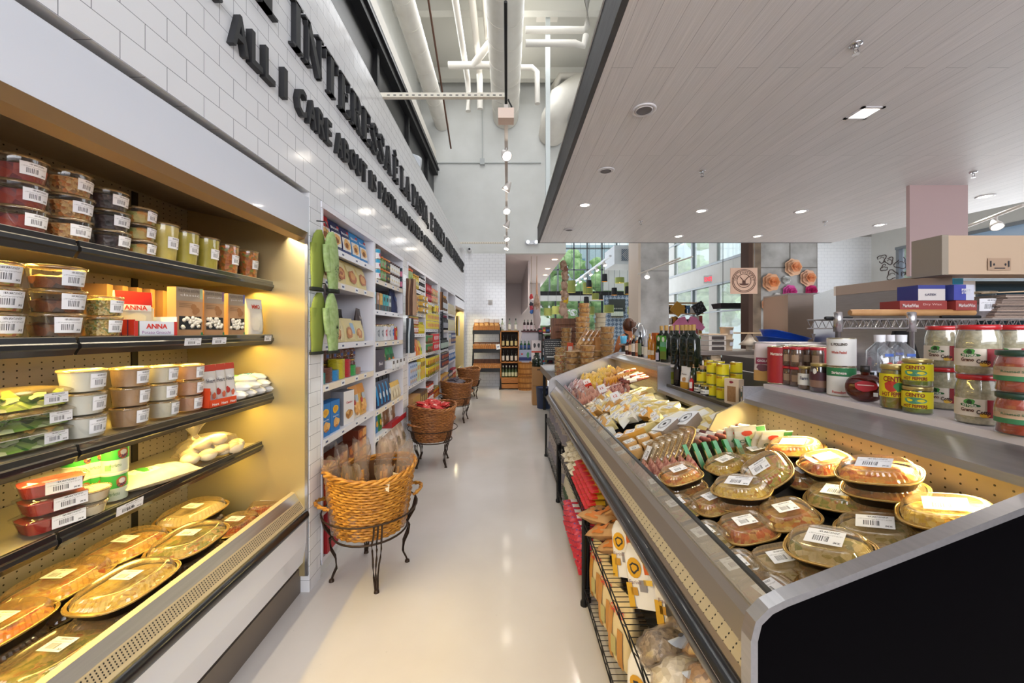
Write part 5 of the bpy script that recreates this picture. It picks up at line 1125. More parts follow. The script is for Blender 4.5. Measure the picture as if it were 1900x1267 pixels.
ledge(jam, 1521, 727, LZ, 'dark preserve jar with gold lid left of the green tomato can'.replace('left of', 'beside'), rz=-50)
mus = jar('mustard_jar', .029, .105, pm('6a4418', .2), pm('b09a60', .3, .7), [(.2, .7, 'e9e6de', 1.5)], [('Farm', 0, .5, 1, .15, '5a5a6a')], None, neck=.9)
ledge(mus, 1495, 722, LZ, 'small jar with white label and gold lid between two darker jars', rz=-50)
ol = jar('tapenade_jar', .028, .094, noisy('tapenade', [(.3, '4a2c1a'), (.7, '7a5030')], 50, .3, 2), pm('b8202a', .35), [(.25, .6, 'a88a70', .5)], None, None, neck=.92, lidh=.13)
for i, (u, v, n) in enumerate([(1463, 717, 2), (1478, 719, 2), (1500, 712, 2), (1516, 715, 2)]):
 for k in range(n): ledge(ol, u, v, LZ, 'small red-lidded jar of brown tapenade in the row behind the gold lids', 'small red-lidded jars', x=1.40 if i < 2 else 1.47, rz=-50).location.z = LZ+.095*k
rc_ = can('tomato_can', .052, .19, [(.03, .97, 'a8242a')], [('Marzano', .8, 1.0, .08, 'e8d8c8')], [(0, .5, .8, .18, '7ab0b0'), (0, .35, .7, .12, '3a5a2a')], parts=True)
ledge(rc_, 1446, 711, LZ, 'tall red can with a landscape picture at the start of the near ledge', rz=-50)
for i in range(4): ledge(rc_, 1470+i*16, 700, LZ, 'red can in the rear row of the near ledge', 'red cans in the rear row', x=1.56, rz=-50)
P = pouch('bean_bag', .10, .06, .20, 'd8c8c4', [(0, 1, .0, .28, CH['t']), (.1, .9, .45, .62, '8a2a4a')], [(.5, .35, .3, .1, '6a3a4a')], [('GIGLIO', .5, .54, .6, .06, 'f0e8e8')], 'bag', seed=4)
ledge(P, 1420, 706, LZ, 'clear bag of farro with maroon label at the start of the near ledge', rz=-50)
blk_b = bottle('vinegar_bottle', .022, .10, pm('1a120e', .15), pm('18181a', .4), [], parts=True)
for i, (u, v) in enumerate([(1606, 715), (1618, 724), (1632, 720), (1660, 722)]): ledge(blk_b, u, v, LZ, 'dark bottle with black cap behind the pepper jars', 'dark bottles behind the pepper jars', x=1.46+.02*i)
# middle (lower) ledge
MZ = 1.051
ca = can('artichoke_can', .036, .074, [(.02, .98, 'ead81e'), (.02, .1, '3f8a4a')], [('CENTO', .85, 1.2, .16, 'a8341e'), ('CENTO', .12, .1, .05, 'a8341e')], [(-.15, .48, .32, .2, 'e0c49a'), (.3, .42, .35, .2, '5a7ab0')], n=18, parts=True)
for i, (u, v, n, x) in enumerate([(1303, 0, 2, 1.36), (1322, 0, 3, 1.36), (1341, 0, 3, 1.36), (1316, 0, 3, 1.46), (1334, 0, 3, 1.46), (1366, 0, 3, 1.52)]):
 for k in range(n): ledge(ca, u, v, MZ, 'small yellow can with artichoke picture reading CENTO, in the stacked block', 'yellow artichoke cans stacked on the lower ledge', x=x, rz=-70).location.z = MZ+.0745*k
P = carton('pasta_carton', .085, .05, .15, 'd8c0a4', 'dcc6ac', [(.2, .8, .12, .72, noisy('dry_pasta', [(.3, '8a6440'), (.7, 'a87e54')], 60, .6, 3, stretch=(8, 1, 1)))], [(.5, .88, .14, .05, '8a2a3a')], [])
ledge(P, 1362, 0, MZ, 'kraft pasta carton with a window at the end of the lower ledge', x=1.325, rz=-62)
tea = can('tea_tin', .034, .055, [(.05, .6, '2f5a5c'), (.6, .95, 'e4dfe2')], None, [(.2, .4, .2, .12, 'e8e8e8')], parts=True, n=20, cat='tin')
for k in range(2): ledge(tea, 1387, 0, MZ, 'dark teal and white tin beside the pasta carton, ' + ['lower one', 'upper one'][k], 'teal tins', x=1.345).location.z = MZ+.056*k
tea2 = can('tea_tin', .033, .05, [(.05, .6, 'd8b8c4'), (.6, .95, 'efe9ee')], None, None, parts=True, n=20, cat='tin')
for k in range(2): ledge(tea2, 1400, 0, MZ, 'pink and white tin beside the near canopy, ' + ['lower one', 'upper one'][k], 'pink tins', x=1.40).location.z = MZ+.056*k
bj = jar('olive_jar', .030, .068, pm('2a2018', .2), pm('b8a468', .3, .7), [(.2, .62, 'eceae4', 1.5)], [('Olive', 0, .42, 1, .16, '5a5a6a')], None, neck=.9)
for i, (u, x, l) in enumerate([(1297, 1.33, 'small dark jar with white label and gold lid before the yellow cans'), (1309, 1.32, 'gold-lidded jar with red label next to the yellow cans')]): ledge(bj, u, 0, MZ, l, x=x)
bbt = bottle('vinegar_bottle', .026, .24, pm('141012', .12), pm('101012', .4), [(.2, .55, '24181a', 1.2)], sh=.6, parts=True, capn='sleeve')
for i, (u, x) in enumerate([(1257, 1.34), (1266, 1.40), (1277, 1.44), (1289, 1.44), (1301, 1.44), (1314, 1.46)]): ledge(bbt, u, 0, MZ, 'tall black vinegar bottle in the row behind the oil jars, %s from the far side' % NTH[i], 'tall black vinegar bottles', x=x)
obt = bottle('oil_bottle', .026, .185, pm('2a3a1c', .1), pm('c8a078', .5), [(.3, .6, '3a3a2c', 1.2)], sh=.66, neck=.5, parts=True, capn='cork')
for i, u in enumerate([1288, 1294, 1303, 1312]): ledge(obt, u, 0, MZ, 'small dark oil bottle with a wide cork lid, %s from the far side' % NTH[i], 'small corked oil bottles', x=1.37+.03*(i % 2))
P = pouch('pasta_bag', .075, .05, .165, 'dcd6d0', [(0, 1, 0, .3, 'c8922c'), (.05, .95, .32, .6, 'e9e2dc')], [(.5, .42, .22, .1, 'b88a5a')], [('Pasta', .5, .66, .5, .06, '7a6a6a')], 'bag', seed=14)
ledge(P, 1273, 0, MZ, 'pale pasta bag with golden base between the black bottles', x=1.335, rz=-60)
for i, (u, c, c2, l) in enumerate([(1233, '3a7ab8', 'd8702c', 'orange and blue carton at the far end of the lower ledge'), (1241, 'd8c82c', 'd8c82c', 'yellow packet beside the orange and blue carton'), (1249, 'b8b83a', 'd8d070', 'olive yellow packet before the black bottles')]):
 P = pouch('snack_bag', .075, .045, .16, c2, [(0, 1, .25, .6, c)], [(.5, .7, .3, .1, 'e8e0c8')], [], 'bag', seed=i+31); ledge(P, u, 0, MZ, l, x=1.35, rz=-60)
P = bottle('sauce_bottle', .014, .11, pm('b81a22', .3), pm('d8d0c8', .4), [(.2, .6, 'e8e0e0', 1)], parts=True); ledge(P, 1283, 0, MZ, 'slim red sauce bottle beside the pasta bag', x=1.315)
# far ledge: big square olive oil bottles and liqueurs
ob = bottle('olive_oil_bottle', .038, .315, pm('0f1a10', .08, 0, .5), pm('b8904a', .4), [(.08, .72, '4f9a34', .82), (.42, .55, '8ac0d0', .8), (.08, .3, '7a6a2c', .8)], sq=True, sh=.66, neck=.36, parts=True, blob=[(0, .62, .35, .07, 'e8e8d8')])
for i, u in enumerate([1227, 1236, 1246, 1256, 1265, 1273, 1280, 1287]):
 x = 1.36+.07*(i % 2 == 0)+.0*i; ledge(ob, u, 0, LZ, 'tall square dark green olive oil bottle, %s from the far side' % NTH[i], 'tall square olive oil bottles', x=x+(.02 if i > 5 else 0), rz=-60 if i < 2 else 120)
mk = lambda c, cap, labs, h=.2, r=.024, **k: bottle('liqueur_bottle', r, h, c, cap, labs, parts=True, **k)
far = [(1164, .17, '3a1410', 'c03028', [(.3, .6, 'e0c8b0', 1.2)], 'squat dark bottle with a red cap at the far end of the ledge'), (1170, .19, '5a1c10', 'e0d8c8', [(.2, .6, 'd8b890', 1.2)], 'reddish liqueur bottle with a tan label'),
 (1176, .22, '241410', 'c8a050', [(.2, .6, 'e8dcc8', 1.2)], 'brown bottle with cream label and gold cap'), (1182, .2, 'a85a30', 'e8e0d0', [(.2, .7, 'e4b898', 1.2)], 'amber bottle with a peach label'), (1188, .26, '1a1a14', '1a1a1a', [(.1, .55, '6a7a5a', 1.2)], 'tall olive bottle with a grey green label'),
 (1195, .16, '2a2a30', 'e0e0e0', [(.2, .7, 'e6e2d4', 1.3)], 'short bottle with a large cream label'), (1199, .28, 'b8bcc0', 'c8c8c8', [(.1, .4, 'e8e2cc', 1.3)], 'tall clear bottle with cream label'), (1206, .24, 'c88a1c', 'd8b050', [(.15, .35, 'f0e8d8', 1)], 'slender golden liqueur bottle'), (1212, .22, 'b8701c', '9a5a20', [(.2, .4, 'e8d8b8', 1)], 'golden brown bottle beside the orange carton')]
for i, (u, h, c, cap, labs, l) in enumerate(far): ledge(mk(pm(c, .12), pm(cap, .4), labs, h), u, 0, LZ, l, x=1.36+.03*(i % 2))
P = carton('gift_carton', .06, .06, .25, 'c8641c', 'b85a1c', [(.3, .7, .2, .35, 'e0d0b0')], cat='carton'); ledge(P, 1218, 0, LZ, 'tall orange carton between the liqueurs and olive oils', x=1.40, rz=-70)
P = bottle('olive_oil_bottle', .02, .13, pm('101a10', .1), pm('d8d8d0', .4), [(.1, .6, 'd8c8d8', 1)], parts=True); ledge(P, 1221, 0, LZ, 'small dark oil bottle with pink label before the tall square ones', x=1.325)
# -- GOODS IN THE SHELVING BAYS
XS = XF-.012
PHOTO = {'cookie': FD['cookie'], 'nuts': FD['nuts']}
def row(P, bay, z, y0, y1, label, group=None, n=None, step=None, levels=1, lh=0, depth=.0, rz=90, rows=1, dx=.08, jit=0, unique=True):
 """a row of like packs on a shelf, from the near end"""
 a, b, _ = BAYS[bay]
 if n is None: n = max(1, int(round((y1-y0)/step)))
 for r_ in range(rows):
  for i in range(n):
   for k in range(levels):
    y = a+.03+y0+(y1-y0)*(i+.5)/n
    l = label
    if unique and rows == 1 and levels == 1 and 1 < n <= 8: l = label + ', %s from the near side' % NTH[i]
    if len(l.split()) > 16: l = label + ', ' + NTH[i] + ' one'
    if len(l.split()) > 16: l = label
    P.put((XS-depth-dx*r_, y, z+.002+k*lh), R(rz+random.uniform(-jit, jit)), l, group or label)
def B(i, k): return BAYS[i][2][k]
W = .9
# bay 1
bagc = lambda c1, c2, s: pouch('cookie_bag', .155, .07, .20, c1, [(0, 1, .0, .16, c2), (.08, .92, .16, .62, 'e9e4dc')], [(.5, .4, .30, .19, FD['cookie']), (.45, .36, .16, .1, pm('8a5428', .6)), (.75, .84, .12, .05, 'c8302c')], [('Biscotti', .4, .76, .6, .09, 'f0f0f0')], 'bag', seed=s)
for i, (c1, c2, l) in enumerate([('c01c24', 'c8202a', 'red and white cookie bag at the near end of the highest shelf'), ('1c2450', '24305c', 'navy cookie bag beside the red one'), ('1e2a5a', '2a3a70', 'second navy cookie bag, next to the pale blue bags'), ('2a8ac8', '2484c4', 'sky blue cookie bag beside the navy ones'), ('2f8fd0', '1f7cc0', 'sky blue cookie bag at the end of the top shelf')]):
 bagc(c1, c2, i).put((XS-.05, BAYS[0][0]+.12+i*.165, B(0, 0)+.002), R(86), l, 'cookie bags on the top shelf of the first bay')
cream = lambda s, n: pouch('bun_bag', .20, .10, .185, 'e3cf8e', [(.1, .9, .6, .85, 'ead9a4')], [(.5, .42, .3, .26, pm('b8622c', .4)), (.5, .44, .2, .17, pm('d99a54', .4)), (.5, .42, .1, .08, pm('a8542a', .4))][:n], [], 'bag', seed=s)
for i in range(4): cream(20+i, 3 if i < 2 else 2).put((XS-.06, BAYS[0][0]+.14+i*.20, B(0, 1)+.002), R(88), 'cream yellow bag of pastries, %s from the near side of its shelf' % NTH[i], 'cream yellow bags on the second shelf of the first bay')
P = pouch('biscuit_bag', .17, .08, .16, 'e8e0dc', [(0, 1, .0, .25, 'ece4e4')], [(.5, .5, .3, .16, FD['cookie'])], [], 'bag', seed=41); P.put((XS-.04, BAYS[0][0]+.12, B(0, 2)+.002), R(88), 'white biscuit bag with brown sticks at the near end of the third shelf')
P = pouch('cornmeal_bag', .17, .09, .26, 'e0981c', [], [(.7, .5, .14, .08, 'c83a30')], [], 'bag', seed=42); P.put((XS-.16, BAYS[0][0]+.17, B(0, 2)+.002), R(88), 'tall orange bag standing behind the white biscuit bag')
for i, (h, l) in enumerate([(.16, 'cream bag of ring biscuits beside the white bag'), (.17, 'cream bag printed with a wafer and a blue panel'), (.16, 'cream bag of long biscuits beside the brown bag')]):
 pouch('biscuit_bag', .19, .09, h, 'e0cf98', [(.1, .6, .1, .6, 'ecdcae')] if i != 1 else [(.55, .9, .35, .8, '9ab8d0')], [(.35, .4, .24, .26, pm('b8702c', .4)), (.35, .42, .14, .14, pm('dca058', .4))], [], 'bag', seed=43+i).put((XS-.05, BAYS[0][0]+.31+i*.19, B(0, 2)+.002), R(88), l, None)
for i in range(3): pouch('biscuit_bag', .15, .06, .25, '1c1a1c', [(0, 1, .0, .7, 'd8c88a')], [], [], 'bag', seed=47+i).put((XS-.19, BAYS[0][0]+.36+i*.16, B(0, 2)+.002), R(88), 'cream bag with black top in the rear row, %s from the near side' % NTH[i], 'black-topped bags in the rear')
pouch('biscuit_bag', .15, .07, .26, '4a3c3a', [], [(.5, .4, .2, .16, pm('6a4a3a', .5))], [('Biscotti', .5, .72, .7, .08, 'd8ccc0')], 'bag', seed=52).put((XS-.08, BAYS[0][0]+.86-.05, B(0, 2)+.002), R(100), 'dark brown bag at the far end of the third shelf')
plum = jar('fruit_jar', .055, .105, noisy('fruit_in_syrup', [(.3, '3a1408'), (.6, '7a3410'), (.8, '9a5a20')], 22, .2, 2), pm('b8964a', .3, .7), [(.2, .75, '6a3a3a', .5), (.35, .55, '2a4a8a', .35)], None, neck=.86, lidh=.12)
row(plum, 0, B(0, 3), .02, .84, 'amber jar of fruit in syrup with gold lid', 'amber fruit jars on the fourth shelf', n=7, levels=2, lh=.108, depth=.16)
cols = [('olive yellow', 'b8b82c', 4, 14), ('teal', '1f8a8a', 0, 8), ('brown', '6a3a2c', 1, 11), ('blue', '2a8ac8', 2, 8), ('yellow', 'c8b82c', 3, 16), ('red', 'b81c2c', 4, 15), ('green', '2fa04a', 5, 9), ('striped brown', 'a87a6a', 6, 6)]
for nm, c, q, n in cols[1:]:
 P = Proto('chocolate_bar', 'chocolate bar'); m = MB(); m.loft([sup(.05, .045, 0, 12, 8), sup(.052, .047, .004, 12, 8), sup(.050, .045, .008, 12, 8)], pm(c, .35)); P.part('bar', m)
 for k in range(n): P.put((XS-.06, BAYS[0][0]+.07+q*.098, B(0, 3)+.002+k*.0085), R(random.uniform(-4, 4)), '%s wrapped chocolate bar in the stack on the fourth shelf' % nm, '%s chocolate bars stacked on the fourth shelf' % nm)
P = carton('biscuit_carton', .125, .07, .205, '2470b8', '2a78c4', [], [(.5, .72, .3, .13, 'e8b83a'), (.5, .73, .2, .08, 'd89a2c'), (.6, .28, .32, .16, FD['cookie'])], [('Gluten Free', .5, .5, .6, .05, 'e8ecf4')])
for i in range(2): P.put((XS-.04, BAYS[0][0]+.09+i*.14, B(0, 4)+.002), R(88), 'bright blue biscuit carton with a yellow disc, %s' % ['near one', 'next to the white carton'][i], 'blue biscuit cartons')
P = carton('biscuit_carton', .13, .10, .235, '8a8a92', 'e6e2e2', [], [(.5, .3, .34, .14, FD['nuts'])], [('Classico', .5, .66, .6, .07, 'b83a4a')])
P.put((XS-.05, BAYS[0][0]+.45, B(0, 4)+.002), R(80), 'white and grey biscuit carton with red script in the fifth shelf');
P2 = carton('biscuit_carton', .13, .07, .24, '9a9aa2', 'a8a8ae', [], [], [])
for i in range(2): P2.put((XS-.17, BAYS[0][0]+.12+i*.15, B(0, 4)+.002), R(90), 'grey carton at the rear behind the blue cartons, %s' % ['near one', 'further one'][i], 'grey cartons at the rear')
for i in range(2): pouch('snack_bag', .15, .09, .24, 'd8a858' if i else 'e4d8c8', [(0, 1, .72, 1, 'd8902c')], [(.5, .3, .36, .2, FD['cookie']), (.3, .5, .12, .08, pm('b83030', .4)), (.6, .62, .2, .1, 'b8c0cc')], [], 'bag', seed=61+i).put((XS-.06, BAYS[0][0]+.63+i*.14, B(0, 4)+.002), R(88), 'golden snack bag beside the white carton, %s' % ['near one', 'at the end of the shelf'][i])
P = carton('cake_carton', .17, .12, .075, '6a2c14', '8a4420', [(.55, 1, .1, .9, FD['cookie'])], [(.3, .5, .2, .35, 'c8742c')], [])
for i in range(3):
 for k in range(3 if i < 2 else 4): P.put((XS-.08, BAYS[0][0]+.38+i*.185, .403+.0765*k), R(90), 'flat brown cake carton in the lowest shelf of the first bay', 'flat brown cake cartons')
P = carton('biscuit_carton', .19, .12, .11, 'c8401c', 'd8501c', [(.2, .8, .2, .55, 'b82050')], [], [('Biscotti', .5, .38, .5, .16, 'f0e8e8')])
for k in range(2): P.put((XS-.04, BAYS[0][0]+.14, .403+.111*k), R(88), 'orange biscuit carton with a magenta panel at the basket, %s' % ['lower', 'upper'][k], 'orange cartons')
P = carton('gift_carton', .16, .12, .27, 'a82028', 'b82830', [], [], []); P.put((XS-.04, BAYS[0][0]+.14, .102), R(90), 'tall red carton on the base board behind the first basket')
# bay 2
z = B(1, 0); row(can('spread_jar', .036, .085, [(.02, .6, 'e8e4e4'), (.6, .95, '2a9ac0')], None, None, [(0, .4, .5, .2, 'c83050')]), 1, z, .0, .10, 'white jar with teal and pink label at the near end of the top shelf', 'teal and pink jars', n=1, levels=3, lh=.086)
rj = lambda c, l, lc, b: jar('spice_jar', .030, .105, pm(c, .3), pm(l, .4), [(.15, .65, lc, 1.3)], None, [(0, .35, .4, .12, b)], parts=False, n=14, neck=.95, lidh=.14)
row(rj('6a8a4a', 'd87a3a', '8aa87a', 'c83a3a'), 1, z, .11, .27, 'orange-lidded jar with a green label on the top shelf of the second bay', 'orange-lidded jars', n=2, levels=2, lh=.106)
row(rj('5a4a3a', 'd88a4a', '3a4a3a', 'e0b84a'), 1, z, .27, .38, 'orange-lidded dark jar beside the green-labelled ones', 'orange-lidded dark jars', n=2, levels=2, lh=.106)
row(rj('e0dcd8', '4a2c28', 'eae8e6', 'd8b83a'), 1, z, .39, .72, 'white jar with dark brown lid on the top shelf of the second bay', 'white jars with brown lids', n=5, levels=2, lh=.106)
row(rj('1c2c3a', '1a3040', 'c86a8a', 'e0c0d0'), 1, z, .73, .83, 'dark blue jar with pink label at the end of the top shelf', 'dark blue jars', n=1, levels=2, lh=.106)
z = B(1, 1); cof = lambda c, c2, l: carton('coffee_carton', .075, .05, .16, c, c2, [(0, 1, .0, .35, '2a2a30')], [(.5, .72, .3, .14, l)], [])
for i, (c, c2, l, nm) in enumerate([('1f9aa0', '28a8b0', '123a40', 'turquoise'), ('8a6a5a', 'a87a64', 'e0c0a8', 'brown'), ('d89a2c', 'e0a83a', 'e8c060', 'golden'), ('1f9aa0', '28a8b0', '123a40', 'turquoise'), ('28a8a8', '30b4b8', '143a3a', 'turquoise'), ('9ab0b4', 'c8d4d4', '4a5a5a', 'pale')]):
 cof(c, c2, l).put((XS-.04, BAYS[1][0]+.09+i*.088, z+.002), R(90), '%s and black coffee carton, %s from the near side' % (nm, NTH[i]), 'coffee cartons in the second bay')
pouch('coffee_bag', .16, .09, .25, '1f2c58', [], [(.5, .6, .3, .1, '3a5088')], [], 'bag', seed=71).put((XS-.06, BAYS[1][0]+.74, z+.002), R(90), 'large dark blue coffee bag at the end of the second shelf')
row(pouch('coffee_bag', .13, .07, .21, '14141c', [], [(.5, .5, .3, .1, '2a3a5a')], [], 'bag', seed=72), 1, z, .05, .62, 'black coffee bag in the rear behind the coffee cartons', 'black coffee bags', n=4, depth=.15)
z = B(1, 2)
tin = lambda c, l, nm, h=.13, b='8a8a90': can('coffee_tin', .042, h, [(.03, .9, c)], None, None, [(0, .5, .6, .22, l)], cat='tin')
for i, (c, l, h, nm) in enumerate([('2a3238', '4a5258', .19, 'black glass'), ('c8ccd0', '7a7e86', .15, 'silver'), ('c8ccd0', '6a6e76', .15, 'silver'), ('e4dfe2', 'c02838', .155, 'white and red'), ('d8d4d8', '8a8a94', .15, 'pale'), ('c4c8d0', '2a5aa8', .165, 'steel and blue'), ('b82a1c', 'd8a83a', .14, 'red and gold')]):
 tin(c, l, nm, h).put((XS-.05, BAYS[1][0]+.08+i*.112, z+.002), R(90), '%s coffee tin, %s from the near side of the third shelf' % (nm, NTH[i]), 'coffee tins in the second bay')
row(jar('coffee_jar', .045, .16, pm('2a1410', .2), pm('a81c20', .35), [(.2, .6, '6a1c18', 1.2)], None, None, parts=False, n=14), 1, z, .42, .84, 'tall dark jar with red lid in the rear of the third shelf', 'tall red-lidded jars', n=4, depth=.13)
z = B(1, 3)
carton('chocolate_box', .21, .12, .19, '241f2a', '4a4450', [], [(.5, .35, .3, .15, '5a5464')], [('Baci', .55, .35, .4, .14, 'e0dce0')]).put((XS-.05, BAYS[1][0]+.16, z+.002), R(86), 'dark violet gift box with white script on the fourth shelf')
for i, (c, c2) in enumerate([('c8c020', 'yellow'), ('c8c020', 'yellow'), ('c8bc28', 'yellow'), ('2f8a4a', 'green'), ('38905a', 'green')]): pouch('candy_bag', .12, .06, .17, c, [(0, 1, .3, .6, '3a4a2c' if c2 == 'yellow' else '2a5a3a')], [(.5, .3, .3, .12, 'd87a2c')], [], 'bag', seed=80+i).put((XS-.07-(.06 if i < 2 else 0), BAYS[1][0]+.2+i*.13, z+.004+.02*(i > 2)), R(90), '%s candy bag, %s from the near side of the fourth shelf' % (c2, NTH[i]), 'candy bags in the second bay')
row(carton('display_tray', .10, .10, .07, 'e6e4e6', 'e9e8ea', [(.25, .75, .55, 1.0, '4a3a34')]), 1, z, .34, .84, 'small white display tray with dark candy along the shelf edge', 'white display trays', n=4)
z = B(1, 4)
carton('biscuit_carton', .09, .06, .2, 'e6ded8', 'e9e0da', [], [(.5, .3, .3, .12, FD['nuts']), (.5, .7, .3, .08, pm('c87a4a', .5))]).put((XS-.04, BAYS[1][0]+.06, z+.002), R(90), 'slim white carton with pastry pictures at the near end of the fifth shelf')
row(pouch('coffee_bag', .13, .075, .225, '223258', [(0, .2, .1, .9, '2a8ac8')], [(.6, .45, .2, .12, 'c8d0dc')], [], 'bag', seed=91), 1, z, .12, .50, 'navy bag with light blue edge on the fifth shelf', 'navy bags on the fifth shelf', n=4, depth=.04)
row(pouch('pasta_bag', .12, .08, .17, 'd8c8a8', [(0, 1, .75, 1, 'e0b030')], [(.5, .35, .3, .2, FD['dough'])], [], 'bag', seed=92), 1, z, .52, .80, 'clear bag of pale sweets with yellow top on the fifth shelf', 'clear bags with yellow tops', n=3, depth=.03)
row(carton('chocolate_box', .10, .10, .045, '1c1a1e', '24222a'), 1, z, .35, .84, 'flat black box in the tall rear stack of the fifth shelf', 'flat black boxes', n=4, levels=5, lh=.046, depth=.17)
z = B(1, 5)
for i, (c, nm) in enumerate([('d8d4d8', 'silver white'), ('2a78b8', 'blue'), ('3a7a30', 'green'), ('e6e2e0', 'white'), ('8a6448', 'brown'), ('8a6448', 'brown'), ('e8e6e4', 'white'), ('9a704c', 'brown')]): pouch('wafer_bag', .11, .05, .19, c, [], [(.5, .4, .24, .14, 'd8a83a' if i in (1, 2) else 'a89a90')], [], 'bag', fold=.25, seed=100+i).put((XS-.05-.02*(i > 2), BAYS[1][0]+.08+i*.10, z+.002), R(90), '%s snack bag, %s from the near side of the sixth shelf' % (nm, NTH[i]), 'snack bags in the second bay')
P = Proto('candy_tray', 'display tray'); m = MB(); m.box(-.25, .25, -.05, -.045, 0, .05, pm('a81828', .4)); m.box(-.25, .25, -.05, .05, 0, .004, pm('a81828', .4)); P.part('tray', m); P.put((XS+.01, BAYS[1][0]+.6, z+.002), R(90), 'long red display tray at the edge of the sixth shelf')
row(pouch('panettone_bag', .17, .12, .22, 'c8b4a8', [], [(.5, .4, .3, .2, FD['mush']), (.5, .75, .3, .1, 'd8ccc8')], [], 'bag', seed=111), 1, .3, .10, .84, 'clear bag of dark mushrooms on the lowest shelf of the second bay', 'bags of mushrooms', n=4)
# bays 3..6: cans, jars, boxes
cn = lambda r, h, c, b, lidc=None, s=0: can('food_can', r, h, [(.04, .96, c)] + ([(.04, .3, lidc)] if lidc else []), None, None, [(0, .5, .55, .25, b)], n=14, seed=s)
jr2 = lambda r, h, c, l, lab_, b: jar('sauce_jar', r, h, pm(c, .25), pm(l, .4), [(.2, .68, lab_, 1.4)], None, [(0, .4, .5, .14, b)], parts=False, n=14, neck=.92, lidh=.12)
bx = lambda w_, d, h, c, f, b, s=0: carton('food_carton', w_, d, h, c, f, [(.1, .9, .62, .85, b)], [(.5, .32, .3, .18, FD['cookie'])], seed=s)
pg = lambda w_, h, c, b, s=0, t_=None: pouch('food_bag', w_, .07, h, c, [(0, 1, .7, 1, t_ or c)], [(.5, .4, .32, .2, b)], [], 'bag', seed=s)
z = B(2, 0)
row(jr2(.034, .20, 'a8b07a', 'd8683a', '9ab060', '2a3a2a'), 2, z, .0, .16, 'tall slim jar with orange lid at the near end of the third bay', 'tall orange-lidded jars', n=2)
row(jr2(.040, .165, 'c8a83a', 'c8903a', 'd8c870', '3a6ab0'), 2, z, .17, .46, 'yellow jar with a blue mark on the top shelf of the third bay', 'yellow jars with blue marks', n=3)
row(jr2(.036, .09, '2a2420', '2a2c34', 'e6e2e4', '8a8a94'), 2, z, .48, .82, 'squat white jar with black lid on the top shelf of the third bay', 'squat white jars', n=4, levels=2, lh=.092)
z = B(2, 1); row(cn(.042, .11, 'd8b060', 'b85a3a'), 2, z, .04, .38, 'golden can with a red picture on the second shelf', 'golden cans', n=4, levels=2, lh=.111)
row(cn(.085, .075, 'c89a2c', 'e0e4ec', '5a9ac8'), 2, z, .42, .82, 'wide round tin of gold and blue', 'wide gold and blue tins', n=2, levels=3, lh=.076)
z = B(2, 2); row(jr2(.036, .10, 'b86a3a', 'c8b458', 'd8d0cc', 'b83a30'), 2, z, .02, .44, 'gold-lidded jar with pale label on the third shelf', 'gold-lidded jars', n=5, levels=2, lh=.101)
row(bottle('oil_bottle', .028, .15, pm('c8b01c', .2), pm('b8c030', .4), [(.2, .5, 'd8c83a', 1)]), 2, z, .48, .82, 'small yellow bottle on the third shelf of the third bay', 'small yellow bottles', n=5)
z = B(2, 3)
for i, (c, b, h, nm) in enumerate([('4a9a5a', 'e8e4e0', .17, 'green'), ('c8a07a', 'e8d8c8', .22, 'tan'), ('e6e2e4', 'c8302c', .23, 'white and red'), ('e4dede', 'c83a3a', .2, 'white'), ('d8742c', 'e8a83a', .22, 'orange'), ('d8902c', 'b8542a', .2, 'golden orange'), ('d8d04a', '5a9a3a', .18, 'yellow')]): pouch('rice_bag', .11, .08, h, c, [(0, 1, 0, .3, 'e6e0dc' if i in (0, 1) else c)], [(.5, .4, .3, .15, b)], [], 'bag', seed=120+i).put((XS-.05, BAYS[2][0]+.09+i*.118, z+.002), R(90), '%s rice bag, %s from the near side in the third bay' % (nm, NTH[i]), 'rice bags in the third bay')
z = B(2, 4); row(bx(.07, .06, .12, 'b8c4dc', 'c0cce4', '6a86b8'), 2, z, .0, .36, 'pale blue milk carton in the stack on the fifth shelf', 'pale blue cartons', n=4, levels=2, lh=.121)
row(bx(.07, .06, .23, 'c8d8b0', 'd8e0b8', 'd8903a'), 2, z, .37, .56, 'pale green carton beside the blue ones', 'pale green cartons', n=2)
row(bx(.075, .06, .26, 'd8b82c', 'e0c838', '7a5a2c'), 2, z, .57, .84, 'tall yellow carton on the fifth shelf of the third bay', 'tall yellow cartons', n=3)
row(bottle('olive_jar', .033, .27, pm('5a6a2c', .2), pm('d8d0b0', .4), []), 2, z, .05, .5, 'olive green bottle in the rear of the fifth shelf', 'olive green bottles', n=4, depth=.14)
row(carton('tea_box', .10, .12, .25, 'a87a4a', 'b8904c', [(0, 1, .0, .3, '6a2c24')]), 2, B(2, 5), .02, .40, 'tan and red book-like box on the lowest shelf', 'tan boxes', n=4)
row(carton('tea_box', .09, .12, .25, '4a3428', '6a4a30', [(.2, .8, .3, .8, 'b8a060')]), 2, B(2, 5), .42, .84, 'dark brown box on the lowest shelf of the third bay', 'dark brown boxes', n=4)
z = B(3, 0); row(jr2(.035, .125, 'a81c24', '6a1418', 'a8242c', 'd8a0a0'), 3, z, .0, .36, 'dark red jar on the top shelf of the fourth bay', 'dark red jars', n=4, levels=2, lh=.126)
row(cn(.04, .11, 'd88a6a', 'b8d08a', 'c8d89a'), 3, z, .38, .84, 'pink and green can on the top shelf of the fourth bay', 'pink and green cans', n=4, levels=2, lh=.111)
z = B(3, 1); row(cn(.042, .115, 'd8c43a', 'c84a5a'), 3, z, .0, .92, 'yellow can with a pink picture in the big wall of cans', 'yellow cans with pink pictures', n=9, levels=2, lh=.116)
